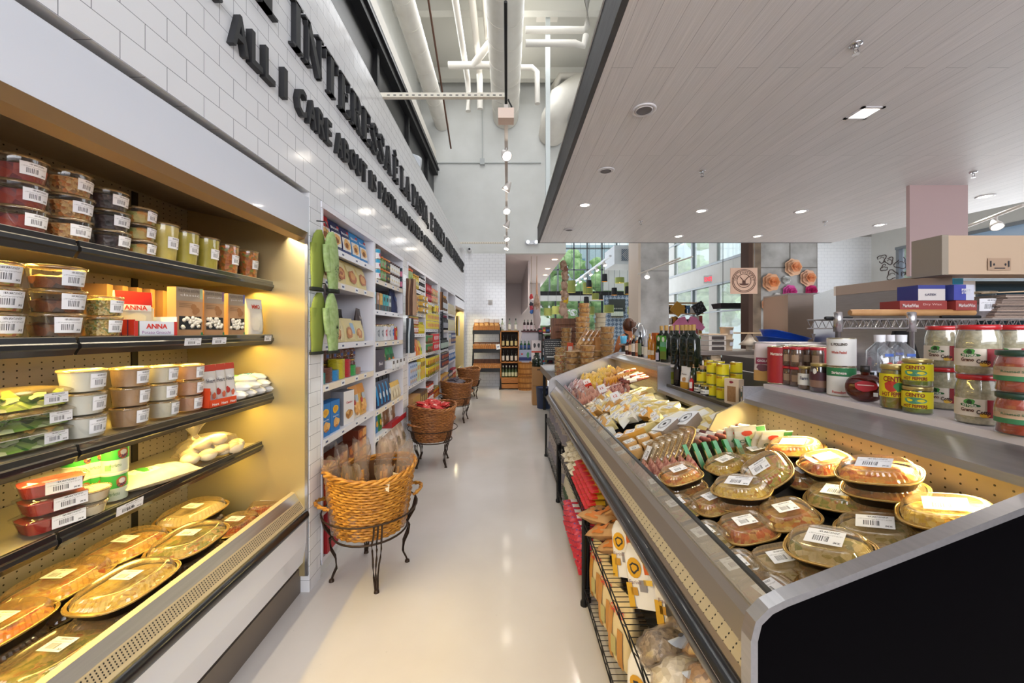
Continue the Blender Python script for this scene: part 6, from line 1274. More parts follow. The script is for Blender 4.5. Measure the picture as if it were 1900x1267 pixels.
row(cn(.042, .115, 'c8c048', 'a83a3a'), 3, z+.232, .0, .36, 'yellow green can on top of the wall of cans', 'yellow green cans', n=3); row(cn(.045, .14, 'e0c83a', 'c83a3a', 'd8d8d8'), 3, z+.232, .62, .9, 'tall yellow can on top of the wall of cans', 'tall yellow cans', n=2)
z = B(3, 2); row(cn(.042, .12, '3a7a4a', 'c83a2c', 'c8402c'), 3, z, .0, .42, 'green and red tomato can on the third shelf of the fourth bay', 'green and red tomato cans', n=4, levels=2, lh=.121)
row(cn(.05, .13, 'c82c34', 'e6e2e4'), 3, z, .45, .92, 'red and white tomato can on the third shelf of the fourth bay', 'red and white tomato cans', n=4, levels=2, lh=.131)
z = B(3, 3); row(cn(.05, .13, 'd0b82c', 'a82c24', '4a6a2c'), 3, z, .0, .55, 'large yellow and red tomato can on the fourth shelf', 'large yellow tomato cans', n=5, levels=2, lh=.131)
row(cn(.05, .13, 'b8b04a', 'c83a3a', 'e0d8c8'), 3, z, .57, .92, 'striped tomato can beside the yellow ones', 'striped tomato cans', n=3, levels=2, lh=.131)
z = B(3, 4); row(jr2(.05, .14, 'a83a24', '5a2018', 'd8d4d4', 'c8302c'), 3, z, .0, .44, 'jar of red sauce with white label on the lowest shelf', 'jars of red sauce', n=4, levels=2, lh=.141)
row(jr2(.05, .15, 'c87a1c', '7a6a2c', '8a2a1c', 'd8a83a'), 3, z, .46, .92, 'amber jar with brown label on the lowest shelf of the fourth bay', 'amber jars', n=4, levels=1)
# bay 5, 6
z = B(4, 0); row(bottle('vinegar_bottle', .035, .27, pm('5a3a1c', .2), pm('d89a4a', .4), [(.15, .5, 'c8ccd0', 1)]), 4, z, .04, .7, 'brown bottle with orange top in the fifth bay', 'brown bottles', n=5)
z = B(4, 1); row(bottle('syrup_bottle', .036, .26, pm('1c1a20', .2), pm('8a1c3a', .4), [(.15, .5, '9a9aa4', 1)]), 4, z, .04, .76, 'black bottle with grey label in the fifth bay', 'black bottles', n=6)
z = B(4, 2); row(bottle('squeeze_bottle', .04, .2, pm('20262a', .3), pm('14181a', .4), [(.15, .6, 'a8b8ac', 1.2)]), 4, z, .0, .76, 'squat black bottle with grey green label in the fifth bay', 'squat black bottles', n=6)
z = B(4, 3); row(cn(.045, .12, '4a3a4a', 'd8682c'), 4, z, .0, .78, 'dark can with an orange picture in the fifth bay', 'dark cans', n=7, levels=2, lh=.121)
z = B(4, 4); row(bx(.10, .07, .2, 'd8a048', 'e0b868', '4a5a9a'), 4, z, .0, .78, 'tan carton with blue panel on the lowest shelf', 'tan cartons', n=6)
z = B(5, 0); row(pg(.13, .20, 'd8c8a0', FD['dough'], 140), 5, z, .0, .95, 'pale bag of pasta on the top shelf of the sixth bay', 'pale pasta bags', n=6)
z = B(5, 1); row(pg(.14, .22, 'd8d0a8', FD['dough'], 141), 5, z, .0, .95, 'cream pasta bag on the second shelf of the sixth bay', 'cream pasta bags', n=6)
z = B(5, 2); row(bx(.11, .07, .2, '24407a', '2a4a8a', 'd8d8e0'), 5, z, .3, .95, 'dark blue pasta carton in the sixth bay', 'dark blue pasta cartons', n=5); row(bx(.11, .07, .2, 'd8d4d0', 'e0dcd8', '7ab0c8'), 5, z, .0, .28, 'white and blue pasta carton in the sixth bay', 'white and blue pasta cartons', n=2)
z = B(5, 3); row(pg(.14, .2, '2a64a8', pm('e4e4ea', .4), 142, 'dcdce6'), 5, z, .0, .95, 'blue and white pasta bag in the sixth bay', 'blue and white pasta bags', n=6)
z = B(5, 4); row(bx(.10, .07, .2, '2a2a30', '4a3a3a', 'd8d0d0'), 5, z, .0, .5, 'black carton on the lowest shelf of the sixth bay', 'black cartons', n=4); row(bx(.10, .07, .22, 'a82838', 'b03040', 'e0d8d8'), 5, z, .52, .95, 'dark red carton on the lowest shelf of the sixth bay', 'dark red cartons', n=4)
# oven mitts on the first pillar, aprons and towels on the others
def mitt(z, lb, s):
 r = root('oven_mitt_set', lb, 'oven mitt', (XF+.012, 2.262, z)); grn = noisy('mitt_cloth', [(.3, '8fa864'), (.48, '9cb474'), (.8, 'b0c48c')], 40, .8, 2)
 for k, (x, y, rot, c) in enumerate([(.03, -.03, -.05, pm('7f8c38', .85)), (.075, .02, .05, grn)]):
  m = MB(); L = []
  for t in range(11):
   q = t/10; zz = -q*.34; wd = .055+.018*sin(pi*min(q*1.2, 1)) if q > .12 else .055*math.sqrt(q/.12+.02); th = .016+.010*sin(pi*q)
   L.append([(x+th*cos(a), y+wd*sin(a)+rot*q*.6, zz) for a in [i*2*pi/16 for i in range(16)]])
  m.loft(L, c); L = []
  for t in range(8):
   q = t/7; zz = -.09-q*.15; wd = .030*math.sqrt(max(.05, sin(pi*min(1, .15+q*.75)))); L.append([(x+.016*cos(a), y-.068+wd*sin(a)+.03*q, zz) for a in [i*2*pi/12 for i in range(12)]])
  m.loft(L, c); g = m.build('mitt', r)
  m = MB(); m.loft([[(x+.028*cos(a), y+.064*sin(a)+rot*.6, zz) for a in [i*2*pi/16 for i in range(16)]] for zz in (-.335, -.352)], pm('1c2018', .8)); m.build('hem', r)
  if k:
   m = MB(); rd = random.Random(s)
   for i in range(16): yy = y+rot*.45+rd.uniform(-.035, .035); zz = -.24+rd.uniform(-.045, .045); m.add([(x+.0285, yy, zz), (x+.0285, yy+rd.uniform(.004, .014), zz+rd.uniform(-.012, .012)), (x+.0285, yy+rd.uniform(-.004, .012), zz+rd.uniform(.006, .018))], [(0, 1, 2)], pm('1c2418', .7))
   m.build('printed_motif', g)
 m = MB(); m.tube([(0, 0, .06), (.05, 0, .055), (.06, 0, .03)], .004, 6, BLACK); m.tube([(.06, .012, .03), (.06, -.012, .03), (.062, -.012, -.01), (.062, .012, -.01)], .002, 5, BLACK, closed=True); m.build('hook', r)
mitt(2.06, 'pair of green oven mitts with yellow lining, upper pair on the tiled pillar', 1)
mitt(1.70, 'pair of green oven mitts with yellow lining, lower pair on the tiled pillar', 2)
def hang(y, z, h, cols, lb, nm='hanging_apron', cat='apron', wd=.14, pat=None):
 r = root(nm, lb, cat, (XF+.01, y, z))
 for k, c in enumerate(cols):
  m = MB(); L = []
  for t in range(7):
   q = t/6; w_ = .02+(wd-.02)*min(1, q*1.8+.1); L.append([(.02+.022*k+.012*(1+cos(a*3+k))/2+.008*cos(a), (k-len(cols)/2)*.018+w_*.5*sin(a), -h*q) for a in [i*2*pi/14 for i in range(14)]])
  m.loft(L, c if not isinstance(c, str) else pm(c, .8)); m.build('folded_cloth', r)
hang(4.26, 2.05, .40, ['6a4a3a', 'a88468', '5a3c2e', 'b89478'], 'brown striped folded aprons hanging high on the second tiled pillar')
hang(4.26, 1.62, .38, ['3a4046', 'c8d4dc', '30363c'], 'grey and pale blue tea towel hanging low on the second pillar', 'hanging_towel', 'towel')
hang(6.38, 1.80, .46, [noisy('spotted_cloth', [(.4, '1c1c22'), (.6, 'a8a8b0')], 60, .8, 1, kind='voronoi'), '20222a'], 'black and white spotted apron on the third pillar', wd=.16)
hang(6.38, 2.12, .30, ['9a6a48', '4a3020'], 'brown wooden board set hanging at the top of the third pillar', 'cutting_board_set', 'cutting board', wd=.07)
hang(8.39, 1.80, .42, ['5a4a28', 'c8a83a', 'e4e0dc'], 'golden brown and white folded towel on the last pillar', 'hanging_towel', 'towel')
# -- WICKER BASKETS ON IRON STANDS
def weave(k, a, b, c):
 m, t, bs = newmat(k); tc = N(t, 'TexCoord'); n = N(t, 'TexNoise'); n.inputs['Scale'].default_value = 25; mp = N(t, 'Mapping'); mp.inputs['Scale'].default_value = (1, 1, 5)
 t.links.new(tc.outputs['Object'], mp.inputs[0]); t.links.new(mp.outputs[0], n.inputs[0]); t.links.new(ramp(t, n.outputs[0], [(.3, a), (.5, b), (.72, c)]), bs.inputs['Base Color'])
 bs.inputs['Roughness'].default_value = .45; return m
WK1 = weave('wicker_honey', '7a4a14', 'b87c28', 'd9a044'); WK2 = weave('wicker_brown', '6a3c1c', '9a6030', 'b87c44')
IRON = pm('3a2a1e', .45, .5)
def basket(x, y, rz, lb, wk, r0=.20, r1=.255, h=.34, zb=.285, detail=True):
 r = root('wicker_basket', lb, 'basket', (x, y, zb), R(rz)); m = MB(); ns = 28 if detail else 20; rows_ = 20 if detail else 14
 hump = lambda a: .035*(cos(2*a)+1)/2
 for j in range(rows_):
  t = j/(rows_-1); rr = r0+(r1-r0)*t**.8; pts = []
  for i in range(ns*2):
   a = 2*pi*i/(ns*2); o = .006*(1 if (i//1 % 2) ^ (j % 2) else -1); pts.append(((rr+o)*cos(a), (rr+o)*sin(a)*.92, t*(h+hump(a)-.03)))
  m.tube(pts, (h/rows_)*.47, 6, wk, closed=True)
 for i in range(ns):
  a = 2*pi*(i+.5)/ns; m.tube([((r0+(r1-r0)*(q/6)**.8)*cos(a), (r0+(r1-r0)*(q/6)**.8)*sin(a)*.92, q/6*(h+hump(a)-.02)) for q in range(7)], .0045, 5, wk)
 m.lathe([(.001, .004), (r0*.98, .004), (r0, .012)], 24, wk, sq=.92); m.lathe([(r0*.97, .01), (r1*.96, h*.96)], 24, pm('5a3814', .8), caps=(False, False), sq=.92); m.build('basket_body', r)
 m = MB()
 for k in range(3):
  m.tube([((r1+.008+.010*cos(a*9+k*2.09))*cos(a), (r1+.008+.010*cos(a*9+k*2.09))*sin(a)*.92, h+hump(a)+.012*sin(a*9+k*2.09)) for a in [2*pi*i/90 for i in range(90)]], .0095, 6, wk, closed=True)
 m.build('braided_rim', r)
 for s in (0, pi):
  m = MB(); pts = []
  for k in range(2):
   m.tube([((r1+.005+.05*sin(q*pi/12)+.006*cos(q*1.6+k*pi))*cos(s-.35+.7*q/12), (r1+.005+.05*sin(q*pi/12))*sin(s-.35+.7*q/12), h*.52+.02*sin(q*pi/12)+.006*sin(q*1.6+k*pi)) for q in range(13)], .008, 6, wk)
  m.build('handle', r)
 s = root('iron_stand', 'dark iron three-rod stand carrying ' + lb.split(',')[0], 'stand', (x, y, 0), R(rz+45))
 m = MB(); m.tube([(.225*cos(a), .215*sin(a), zb-.012) for a in [2*pi*i/32 for i in range(32)]], .006, 6, IRON, closed=True); m.tube([(.285*cos(a), .275*sin(a), zb+.12) for a in [2*pi*i/32 for i in range(32)]], .005, 6, IRON, closed=True)
 m.build('ring', s)
 for q in range(4):
  m = MB(); a = q*pi/2+pi/4; c, d = cos(a), sin(a)
  for o in (-.022, 0, .022):
   P_ = []
   for t, rr in ((0, .218), (.1, .232), (.3, .225), (.5, .200), (.75, .195), (.9, .214), (1, .222)):
    k = o*(1-t*.75)*1.2; P_.append((rr*c-k*d, rr*d+k*c, (zb-.012)*(1-t)+.008*t))
   m.tube([((.28)*c-o*d, (.28)*d+o*c, zb+.12), (.262*c-o*d, .262*d+o*c, zb+.05)]+P_, .0055, 6, IRON)
  m.lathe([(.016, 0), (.014, .012), (.008, .016)], 10, IRON, (.222*c, .222*d, 0)); m.build('leg', s)
 return r
basket(-.84, 2.40, 27, 'large honey-coloured wicker basket full of bagged breadsticks, nearest of the baskets', WK1)
basket(-.835, 4.36, 50, 'brown wicker basket heaped with red packets, second in the row', WK2, detail=True)
basket(-.835, 6.42, 40, 'brown wicker basket holding dark packets, third in the row', WK2, detail=False)
basket(-.85, 8.62, 60, 'smallest-looking wicker basket by the second wall case', WK2, detail=False)
# breadstick bags
BRD = food('breadsticks', ['c8842a', 'e0a23c', 'f0bc58'], 30, 'noise', .6, .2)
rd = random.Random(9)
for i, (dx, dy, tx, ty, hh) in enumerate([(-.14, -.13, -.10, -.1, .40), (-.03, -.17, 0, -.12, .38), (.10, -.12, .1, -.1, .36), (.17, -.02, .14, 0, .42), (-.16, .02, -.12, 0, .42), (-.05, -.02, 0, 0, .44), (.05, .03, .05, .05, .43), (-.10, .12, -.08, .1, .42), (.03, .16, 0, .12, .42), (.13, .12, .1, .1, .42)]):
 r = root('breadstick_bag', 'clear bag of golden breadsticks in the nearest basket, %s' % ['beside the tiled pillar in front', 'at the front rim', 'with a white tag at the front', 'at the aisle side, standing tall', 'at the wall side', 'in the middle', 'in the middle toward the aisle', 'at the back by the shelves', 'at the back centre', 'at the back toward the aisle'][i], 'bread', (-.84+dx, 2.40+dy, .30), 0, 'bagged breadsticks in the nearest basket')
 r.rotation_euler = (-ty*.8, tx*.8, rd.uniform(-.5, .5))
 m = MB()
 for k in range(10):
  a = rd.uniform(0, 6.28); q = rd.uniform(.005, .032); l = hh-.13+rd.uniform(-.08, .02); px, py = q*cos(a), q*sin(a)*.8
  m.tube([(px*.6, py*.6, .01), (px, py, l*.5), (px*1.15, py*1.15, l)], [.009, .010, .008], 7, BRD)
 m.build('breadsticks', r); m = MB(); L = []
 for j in range(9):
  t = j/8; w_ = .05*(1-.1*t)+(.014 if t > .8 else 0); th = .032*(1-t**2*.55); L.append([(w_*cos(b)*(1+(.2+.5*t*t)*noise.noise(Vector((cos(b)*3, t*5, i)))), th*sin(b)*(1+(.3+t)*noise.noise(Vector((sin(b)*3, t*5, i+9)))), t*(hh+.05)+.05*t*noise.noise(Vector((b*2, i, 3)))) for b in [2*pi*n_/18 for n_ in range(18)]])
 m.loft(L, FILM, True, (True, False)); m.build('film', r)
 if i in (2, 3):
  m = MB(); m.cbox((0, -.047, .30), (.075, .002, .06), pm('e8d8b8', .5)); disc(m, flat(-.048), 0, .305, .018, .018, pm('4a2c1c', .5), .0006); drect(m, flat(-.048), -.02, .02, .278, .283, INK, .0005); m.build('paper_tag', r)
# red packets, dark packets, odds
P = pillow('snack_packet', .10, .05, .045, noisy('red_net', [(.3, 'a81c20'), (.6, 'c8302c'), (.8, 'e08878')], 30, .4, 3), [(-.3, .2, -.4, .4, 'e4b0a0')], 'packet', 21, wr=.25)
for i in range(12): P.put((-.835+rd.uniform(-.12, .12), 4.36+rd.uniform(-.12, .12), .58+.022*(i//3)), rd.uniform(0, 6), 'red netted packet heaped in the second basket', 'red packets heaped in the second basket', (rd.uniform(-.3, .3), rd.uniform(-.3, .3), rd.uniform(0, 6)))
P = pillow('snack_packet', .11, .05, .04, noisy('grey_stripe_film', [(.3, '3a3438'), (.6, '6a6068'), (.8, '8a8490')], 14, .4, 2, stretch=(8, 1, 1)), (), 'packet', 24)
for i in range(7): P.put((-.835+rd.uniform(-.1, .1), 6.42+rd.uniform(-.1, .1), .60+.02*(i//2)), 0, 'dark striped packet in the third basket', 'dark packets in the third basket', (rd.uniform(-.3, .3), rd.uniform(-.2, .2), rd.uniform(0, 6)))
# -- GOODS ON THE WIRE RACKS
U1, U0 = .455, .105
rd = random.Random(21)
KRAFT = noisy('kraft_paper', [(.3, 'a87c4e'), (.7, 'bf9566')], 12, .8, 3)
# flour bags, white with golden side
def flour(s):
 P = Proto('flour_bag', 'flour bag'); m = MB(); w_, d, h = .115, .07, .185
 L = [sup(w_/2*a, d/2*b, z, 20, 6) for a, b, z in ((.98, .98, 0), (1, 1, .01), (1.02, 1.04, h*.5), (1, 1, h*.82), (.96, .6, h*.92), (.95, .12, h*.99), (.95, .1, h))]
 m.loft(L, pm('e4e0e0', .6)); P.part('paper_bag', m)
 m = MB(); S = flat(-d/2*1.06); gold = pm('d09a1c', .5)
 disc(m, S, -.01, h*.62, .030, .030, gold, .001); disc(m, S, -.01, h*.62, .018, .016, INK, .0014, jag=.3); disc(m, S, -.01, h*.62, .012, .010, gold, .0018, jag=.3)
 for a, b, c, e_, col in [(-.055, -.03, .0, .09, 'd0a02a'), (.03, .055, .12, .2, 'c8581c'), (.0, .03, .06, .10, '8a868e'), (.02, .055, .45*h, .55*h, 'e0b84a'), (-.04, -.01, .25*h, .40*h, 'b8862a')]: drect(m, S, a, b, c*.8, e_*.8, pm(col, .5), .0012)
 dtext(m, S, 'Farina', -.015, h*.40, .05, .012, pm('8a6a6a', .5), .002, 0)
 S2 = lambda x, z, o: (w_/2*1.03+o, x, z)
 drect(m, S2, -d/2*.98, d/2*.98, .002, h*.9, gold, .0008); drect(m, S2, -.025, .025, .01, h*.4, pm('9aa0a8', .5), .0014)
 for i in range(6): drect(m, S2, -.024, .024, h*(.46+.065*i), h*(.47+.065*i), pm('7a5a1c', .5), .0012)
 P.part('printed_label', m); return P
FL = flour(1)
def lay(P, x, y, z, lb, g=None, e=(0, 0, 0), sc=None): return P.put((x, y, z), 0, lb, g, (R(e[0]), R(e[1]), R(e[2])), sc)
for x, y, e, l in [(.52, 1.62, (-14, -22, -58), 'white and gold flour bag leaning on the upper rack shelf beside the kraft bags'), (.535, 1.44, (-12, -24, -55), 'white and gold flour bag leaning in the middle of the upper rack shelf'), (.60, 1.34, (-10, -15, -50), 'white and gold flour bag behind the middle one, by the dried mushrooms')]: lay(FL, x, y, U1, l, 'flour bags on the upper rack shelf', e, 1.15)
lay(FL, .50, 1.36, U0, 'white and gold flour bag standing on the lower rack shelf', None, (0, 0, -55), 1.25)
def kraft(s):
 P = pillow('polenta_bag', .105, .07, .055, KRAFT, [(-.45, .35, -.95, .95, 'c8742a'), (-.1, .25, -.5, .5, '3a2a24')], 'polenta bag', s, [('Polenta', -.7, .1, .9, .18, '4a3426'), ('GOLD', -.72, -.4, .5, .14, '4a3426')], wr=.2); return P
KB = kraft(31)
for x, y, z, e, l in [(.50, 2.02, U1+.03, (0, -12, -60), 'kraft polenta bag at the far end of the near rack, flat'), (.515, 1.90, U1+.02, (8, -25, -65), 'kraft polenta bag with an orange band in the middle of three'), (.58, 1.97, U1+.09, (8, -38, -68), 'kraft polenta bag standing crookedly on top of the others'), (.54, 1.78, U1+.015, (5, -28, -62), 'kraft polenta bag next to the white flour bags')]: lay(KB, x, y, z, l, 'kraft polenta bags on the upper rack shelf', e, 1.15)
P = pouch('flour_bag', .15, .08, .24, 'd8c49a', [(0, .3, 0, .7, 'b88034'), (.55, .8, 0, .5, 'b88034'), (.25, .5, .1, .35, 'b0a468')], [], [('CAPUTO', .5, .72, .6, .1, 'd0302a')], 'flour bag', seed=151)
for i, y in enumerate((2.0, 1.80, 1.62)): lay(P, .50, y, U0, 'large tan and brown flour bag reading CAPUTO on the lower rack shelf, %s' % ['far one', 'middle one', 'near one'][i], 'tan flour bags reading CAPUTO', (0, -8, -75), 1.15)
for i, (y, c, c2) in enumerate([(1.20, 'e4dcd8', 'c8402c'), (1.10, 'e0b82c', '8ab0c0'), (1.0, 'e6ded8', 'd8642c'), (.93, 'd8602c', 'e0c03a')]): lay(pouch('flour_bag', .14, .07, .23, c, [(.1, .9, .1, .45, c2)], [(.5, .3, .2, .1, 'e8d8c0')], [], 'flour bag', seed=161+i), .53, y, U0, ['white and red', 'yellow and blue', 'white and orange', 'orange and yellow'][i]+' paper bag in the lower rack shelf near the viewer', None, (0, -5, -75))
for i in range(2): lay(carton('carton_box', .12, .07, .2, '8a1c28', 'a02434'), .62, 1.30-.16*i, .11, 'dark red carton behind the bags on the lower rack shelf, %s' % ['far one', 'near one'][i], 'dark red cartons', (0, 0, -80))
# net bags of pulses with oval tags
def pulse(k, s):
 P = Proto('pulse_bag', 'bag of pulses'); m = MB(); ball(m, (0, 0, .045), .062, FD[k], 1.25, .95, .70, 20, .38, s); P.part('pulses', m)
 m = MB(); ball(m, (0, 0, .046), .0655, FILM, 1.27, .97, .72, 20, .42, s); m.loft([[(x, y*k2, z) for x, y, z in sup(.03*k2, .02, .07+.0*k2, 12, 2)] for k2 in (1, .5, 1.6)], FILM, True, (False, False)); P.part('film', m)
 m = MB(); v = [(.045*cos(a)+.03, -.03+.018*sin(a), .085+.012*cos(a*2)) for a in [i*pi/8 for i in range(16)]]; m.add([(.03, -.03, .094)]+v, [(0, i+1, (i+1) % 16+1) for i in range(16)], pm('d6dce6', .4)); m.add([(.03+.009*cos(a), -.03+.006*sin(a), .0965) for a in [i*pi/4 for i in range(8)]], [tuple(range(8))], pm('5a5a66', .5)); P.part('oval_tag', m); return P
PB = {k: pulse(k, i) for i, k in enumerate(('wbeans', 'chick', 'mush', 'beans'))}
for x, y, dz, k, rz, l in [(.50, 1.20, 0, 'mush', 20, 'bag of grey dried mushrooms next to the flour bags'), (.60, 1.23, .02, 'mush', -20, 'dark bag of dried mushrooms tucked behind under the rail'), (.50, 1.09, 0, 'wbeans', 10, 'bag of white beans in the middle of the heap'), (.61, 1.13, .03, 'chick', -40, 'bag of chickpeas high against the rail'),
 (.57, 1.02, .04, 'chick', -30, 'large bag of chickpeas with an oval tag'), (.62, .96, .02, 'chick', -35, 'bag of chickpeas close to the counter base'), (.50, .96, 0, 'beans', 30, 'bag of pale beans in front of the chickpeas'), (.58, .89, .03, 'wbeans', -25, 'bag of white beans nearest the viewer'), (.49, .86, 0, 'beans', 15, 'bag of pale beans at the near end of the rack')]:
 lay(PB[k], x, y, U1+dz, l, None, (0, -10, rz), 1.08)
# middle rack: pasta packets in yellow, blue and red; far rack: grey bags
yb = pillow('pasta_packet', .115, .045, .035, pm('caa02c', .3), [(-.2, .6, -.6, .6, '24347a'), (-1, -.6, -1, 1, 'c8202c')], 'pasta packet', 3)
for j in range(4):
 for i in range(7): lay(yb, .56+.008*j, 2.22+.075*i, U1+.036*j, 'yellow pasta packet with dark blue oval and red end in the stacked pile', 'yellow pasta packets on the middle rack', (0, -4, rd.uniform(-3, 3)))
rr_ = pillow('pasta_packet', .10, .04, .03, noisy('red_blue_print', [(.35, 'b01824'), (.55, 'd02c3a'), (.68, '2a3a8a')], 35, .35, 2), [(-.5, .0, -.6, .6, 'e0d8d8')], 'pasta packet', 5)
for j in range(5):
 for i in range(8): lay(rr_, .50, 2.20+.08*i, U0+.036*j+.0, 'red and blue printed packet in the lower stack of the middle rack', 'red and blue packets on the middle rack', (0, 0, rd.uniform(-4, 4)))
nb = pillow('mushroom_packet', .10, .06, .05, FD['beans'], [(-.6, .2, -.6, .5, 'c9c2ae'), (-.5, .1, -.4, .2, '5a5a50')], 'bean packet', 8, wr=.25)
for j in range(3):
 for i in range(4): lay(nb, .55+.02*j, 2.78+.13*i, U1+.045*j, 'clear packet of pale beans with printed panel on the middle rack', 'pale bean packets', (rd.uniform(-8, 8), -8, rd.uniform(-14, 14)))
gp = pouch('lentil_packet', .12, .05, .16, '4a6a3a', [(0, 1, .5, 1, 'c8c0ac')], [(.5, .3, .3, .14, '2a4a2a')], [], 'packet', seed=171)
for i in range(6): lay(gp, .50, 2.80+.085*i, U0, 'green and beige packet standing on the lower shelf of the middle rack', 'green and beige packets', (0, 0, -82))
gb = pouch('pasta_bag', .13, .07, .20, 'b0a6a0', [(.1, .9, .1, .5, '8a8690')], [(.3, .75, .06, .03, '5a5450'), (.7, .6, .06, .03, '5a5450')], [], 'pasta bag', seed=181)
for i in range(10): lay(gb, .54, 3.46+.115*i, U1, 'grey printed pasta bag standing on the upper shelf of the far rack', 'grey pasta bags on the upper far rack', (0, -6, -75+rd.uniform(-10, 10)))
for i in range(9): lay(gb, .53, 3.48+.125*i, U0, 'grey printed pasta bag on the lower shelf of the far rack', 'grey pasta bags on the lower far rack', (0, -6, -75+rd.uniform(-10, 10)))
# -- BACK OF THE SHOP, left of the passage
WOODO = noisy('orange_wood', [(.3, 'a0622c'), (.6, 'b97838'), (.8, 'c88a48')], 6, .55, 4, stretch=(1, 1, 8)); WOODC = noisy('chestnut_wood', [(.3, '5a3218'), (.6, '7a4824'), (.8, '8e5a30')], 5, .5, 4, stretch=(6, 1, 1))
Yb = 10.0
def X(u, Y): return (u-CX)/F*Y
def Zv(v, Y): return EYE-(v-HOR)/F*Y
rk = root('bread_rack', 'black metal rack with slatted wooden crates of bread against the back wall', 'bread rack', (X(903, Yb), Yb, 0)); hw = .35
for s in (-1, 1):
 m = MB(); m.tube([(s*hw, .1, .0), (s*hw, .1, 1.58)], .018, 6, BLACK); m.build('upright', rk)
 m = MB(); m.tube([(s*(hw+.02), -.18, 0.02), (s*(hw-.02), .08, 1.6)], .016, 6, BLACK); m.build('upright', rk)
 m = MB(); m.tube([(s*(hw-.01)-.015, -.17, .035), (s*(hw-.01)+.015, -.17, .035)], .035, 12, BLACK); m.build('wheel', rk)
for k, z in enumerate((1.40, .93, .44)):
 m = MB(); m.box(-hw, hw, -.16, .12, z, z+.10, BLACK); m.build('shelf', rk)
 m = MB()
 for q in range(14): xx = -hw+.02+q*.0485; m.box(xx, xx+.042, -.18, -.165, z+.10, z+.22, WOODO);
 m.box(-hw+.01, hw-.01, .10, .11, z+.10, z+.26+.05*(k == 2), WOODC); m.box(-hw+.02, hw-.02, -.165, .1, z+.10, z+.115, WOODC); m.build('crate', rk)
for i in range(5):
 P = pouch('bread_bag', .125, .10, .26+.02*(i == 2), 'b8753a', [(.1, .9, .3, .62, FD['cookie']), (.2, .8, .08, .28, ['8a3048', '8a3a5a', 'c02c34', 'a03a48', 'c89a5a'][i]), (0, 1, .68, 1, 'd8ccc8')], [], [], 'bread bag', seed=201+i)
 P.put((X(885+9.2*i, Yb), Yb-.08, 1.517), 0, 'bag of brown rusks on top of the bread rack, %s from the wall case side' % NTH[i], 'rusk bags on the bread rack')
lf = pillow('flat_loaf', .10, .07, .05, FD['dough'], (), 'bread', 4); dkl = pillow('wrapped_loaf', .10, .07, .05, noisy('dark_bread_film', [(.3, '2a2624'), (.7, '4a4440')], 20, .3, 2), [(-.2, .2, -.3, .3, 'a8a49c')], 'bread', 5)
for i in range(4):
 dkl.put((X(884+11.5*i, Yb), Yb-.06, 1.05), 0, 'dark wrapped loaf in the middle crate of the rack', 'dark wrapped loaves'); lf.put((X(884+11.5*i, Yb), Yb-.02, 1.10), .2*i, 'pale flat loaf on the dark wrapped ones in the middle crate', 'pale flat loaves'); lf.put((X(884+11.5*i, Yb), Yb-.06, .56), .3*i, 'pale loaf in the lowest crate of the rack', 'pale loaves in the lowest crate')
P = Proto('price_card', 'price card'); m = MB(); m.box(-.05, .05, -.002, .002, 0, .13, WHITE); drect(m, flat(-.002), -.03, .03, .05, .08, pm('8a9ab8', .5), .0006); P.part('card', m); P.put((X(925, 9.7), 9.72, 1.02), 0, 'small white price card on the corner of the bread rack', None, (0, R(-10), 0));
# wine case
wc = root('wine_shelf', 'orange wooden wine shelf with three lit rows of bottles beside the bread rack', 'wine shelf', (X(945.5, Yb), Yb, 0)); hw = .225
for s in (-1, 1): m = MB(); m.box(s*hw-.012, s*hw+.012, -.15, .15, 0, 1.49, WOODO); m.build('side_panel', wc)
m = MB(); m.box(-hw, hw, .14, .15, 0, 1.49, pm('2a1a10', .7)); m.build('back_panel', wc)
for z in (1.49, 1.08, .70, .30): m = MB(); m.box(-hw-.012, hw+.012, -.15, .15, z-.03, z, WOODO); m.build('shelf', wc)
for z in (.03, .16): m = MB(); m.box(-hw, hw, -.152, -.14, z, z+.11, WOODO); m.build('crate_board', wc)
wb = lambda c, lab_, b=.5: bottle('wine_bottle', .038, .30, pm(c, .12), pm('d8d4cc' if c == '3a4a28' else '1a1412', .4), [(.1, b, lab_, 1.1)], n=14, neck=.36, sh=.58)
for z, n, P, nm in [(1.08, 4, wb('15110e', 'd8c48a'), 'cream-labelled dark'), (.70, 4, wb('120f0e', 'e0d4c4'), 'white-labelled dark'), (.30, 5, wb('3a4a28', 'd8d8b0', .42), 'white-capped green')]:
 for i in range(n): P.put((X(945.5, Yb)-.165+.33*i/(n-1), Yb-.06, z), 0, '%s wine bottle in the wooden wine shelf' % nm, '%s wine bottles' % nm)
cb = bottle('wine_bottle', .036, .31, clear('pale_bottle_glass', 'd8e4c8', .25, .12, .05), pm('1c2a1c', .4), [(.1, .5, 'e4e0d8', 1.1)], n=14, neck=.36, sh=.55)
for i, u in enumerate((932, 945.5, 957)): cb.put((X(u, Yb), Yb-.02, 1.492), 0, 'pale glass wine bottle on top of the wooden wine shelf, %s from the bread rack' % NTH[i], 'pale bottles on the wine shelf')
# barrels
P = Proto('bushel_basket', 'basket'); m = MB(); m.lathe([(.17, 0), (.20, .34), (.205, .35), (.19, .35), (.16, .02)], 24, noisy('thin_wood_splint', [(.3, 'a0662c'), (.6, 'c08440'), (.8, 'd09a54')], 4, .6, 4, stretch=(8, 8, 1))); P.part('basket_body', m)
for z in (.04, .17, .31): m = MB(); m.lathe([(.176+.09*z, z), (.182+.09*z, z+.035)], 24, pm('8a5420', .6), caps=(False, False)); P.part('hoop', m)
for k in range(2): P.put((X(975.5, 9.8), 9.8, .352*k), 0, 'split-wood bushel basket beside the wine shelf, ' + ['lower of two', 'upper of two'][k], 'stacked bushel baskets')
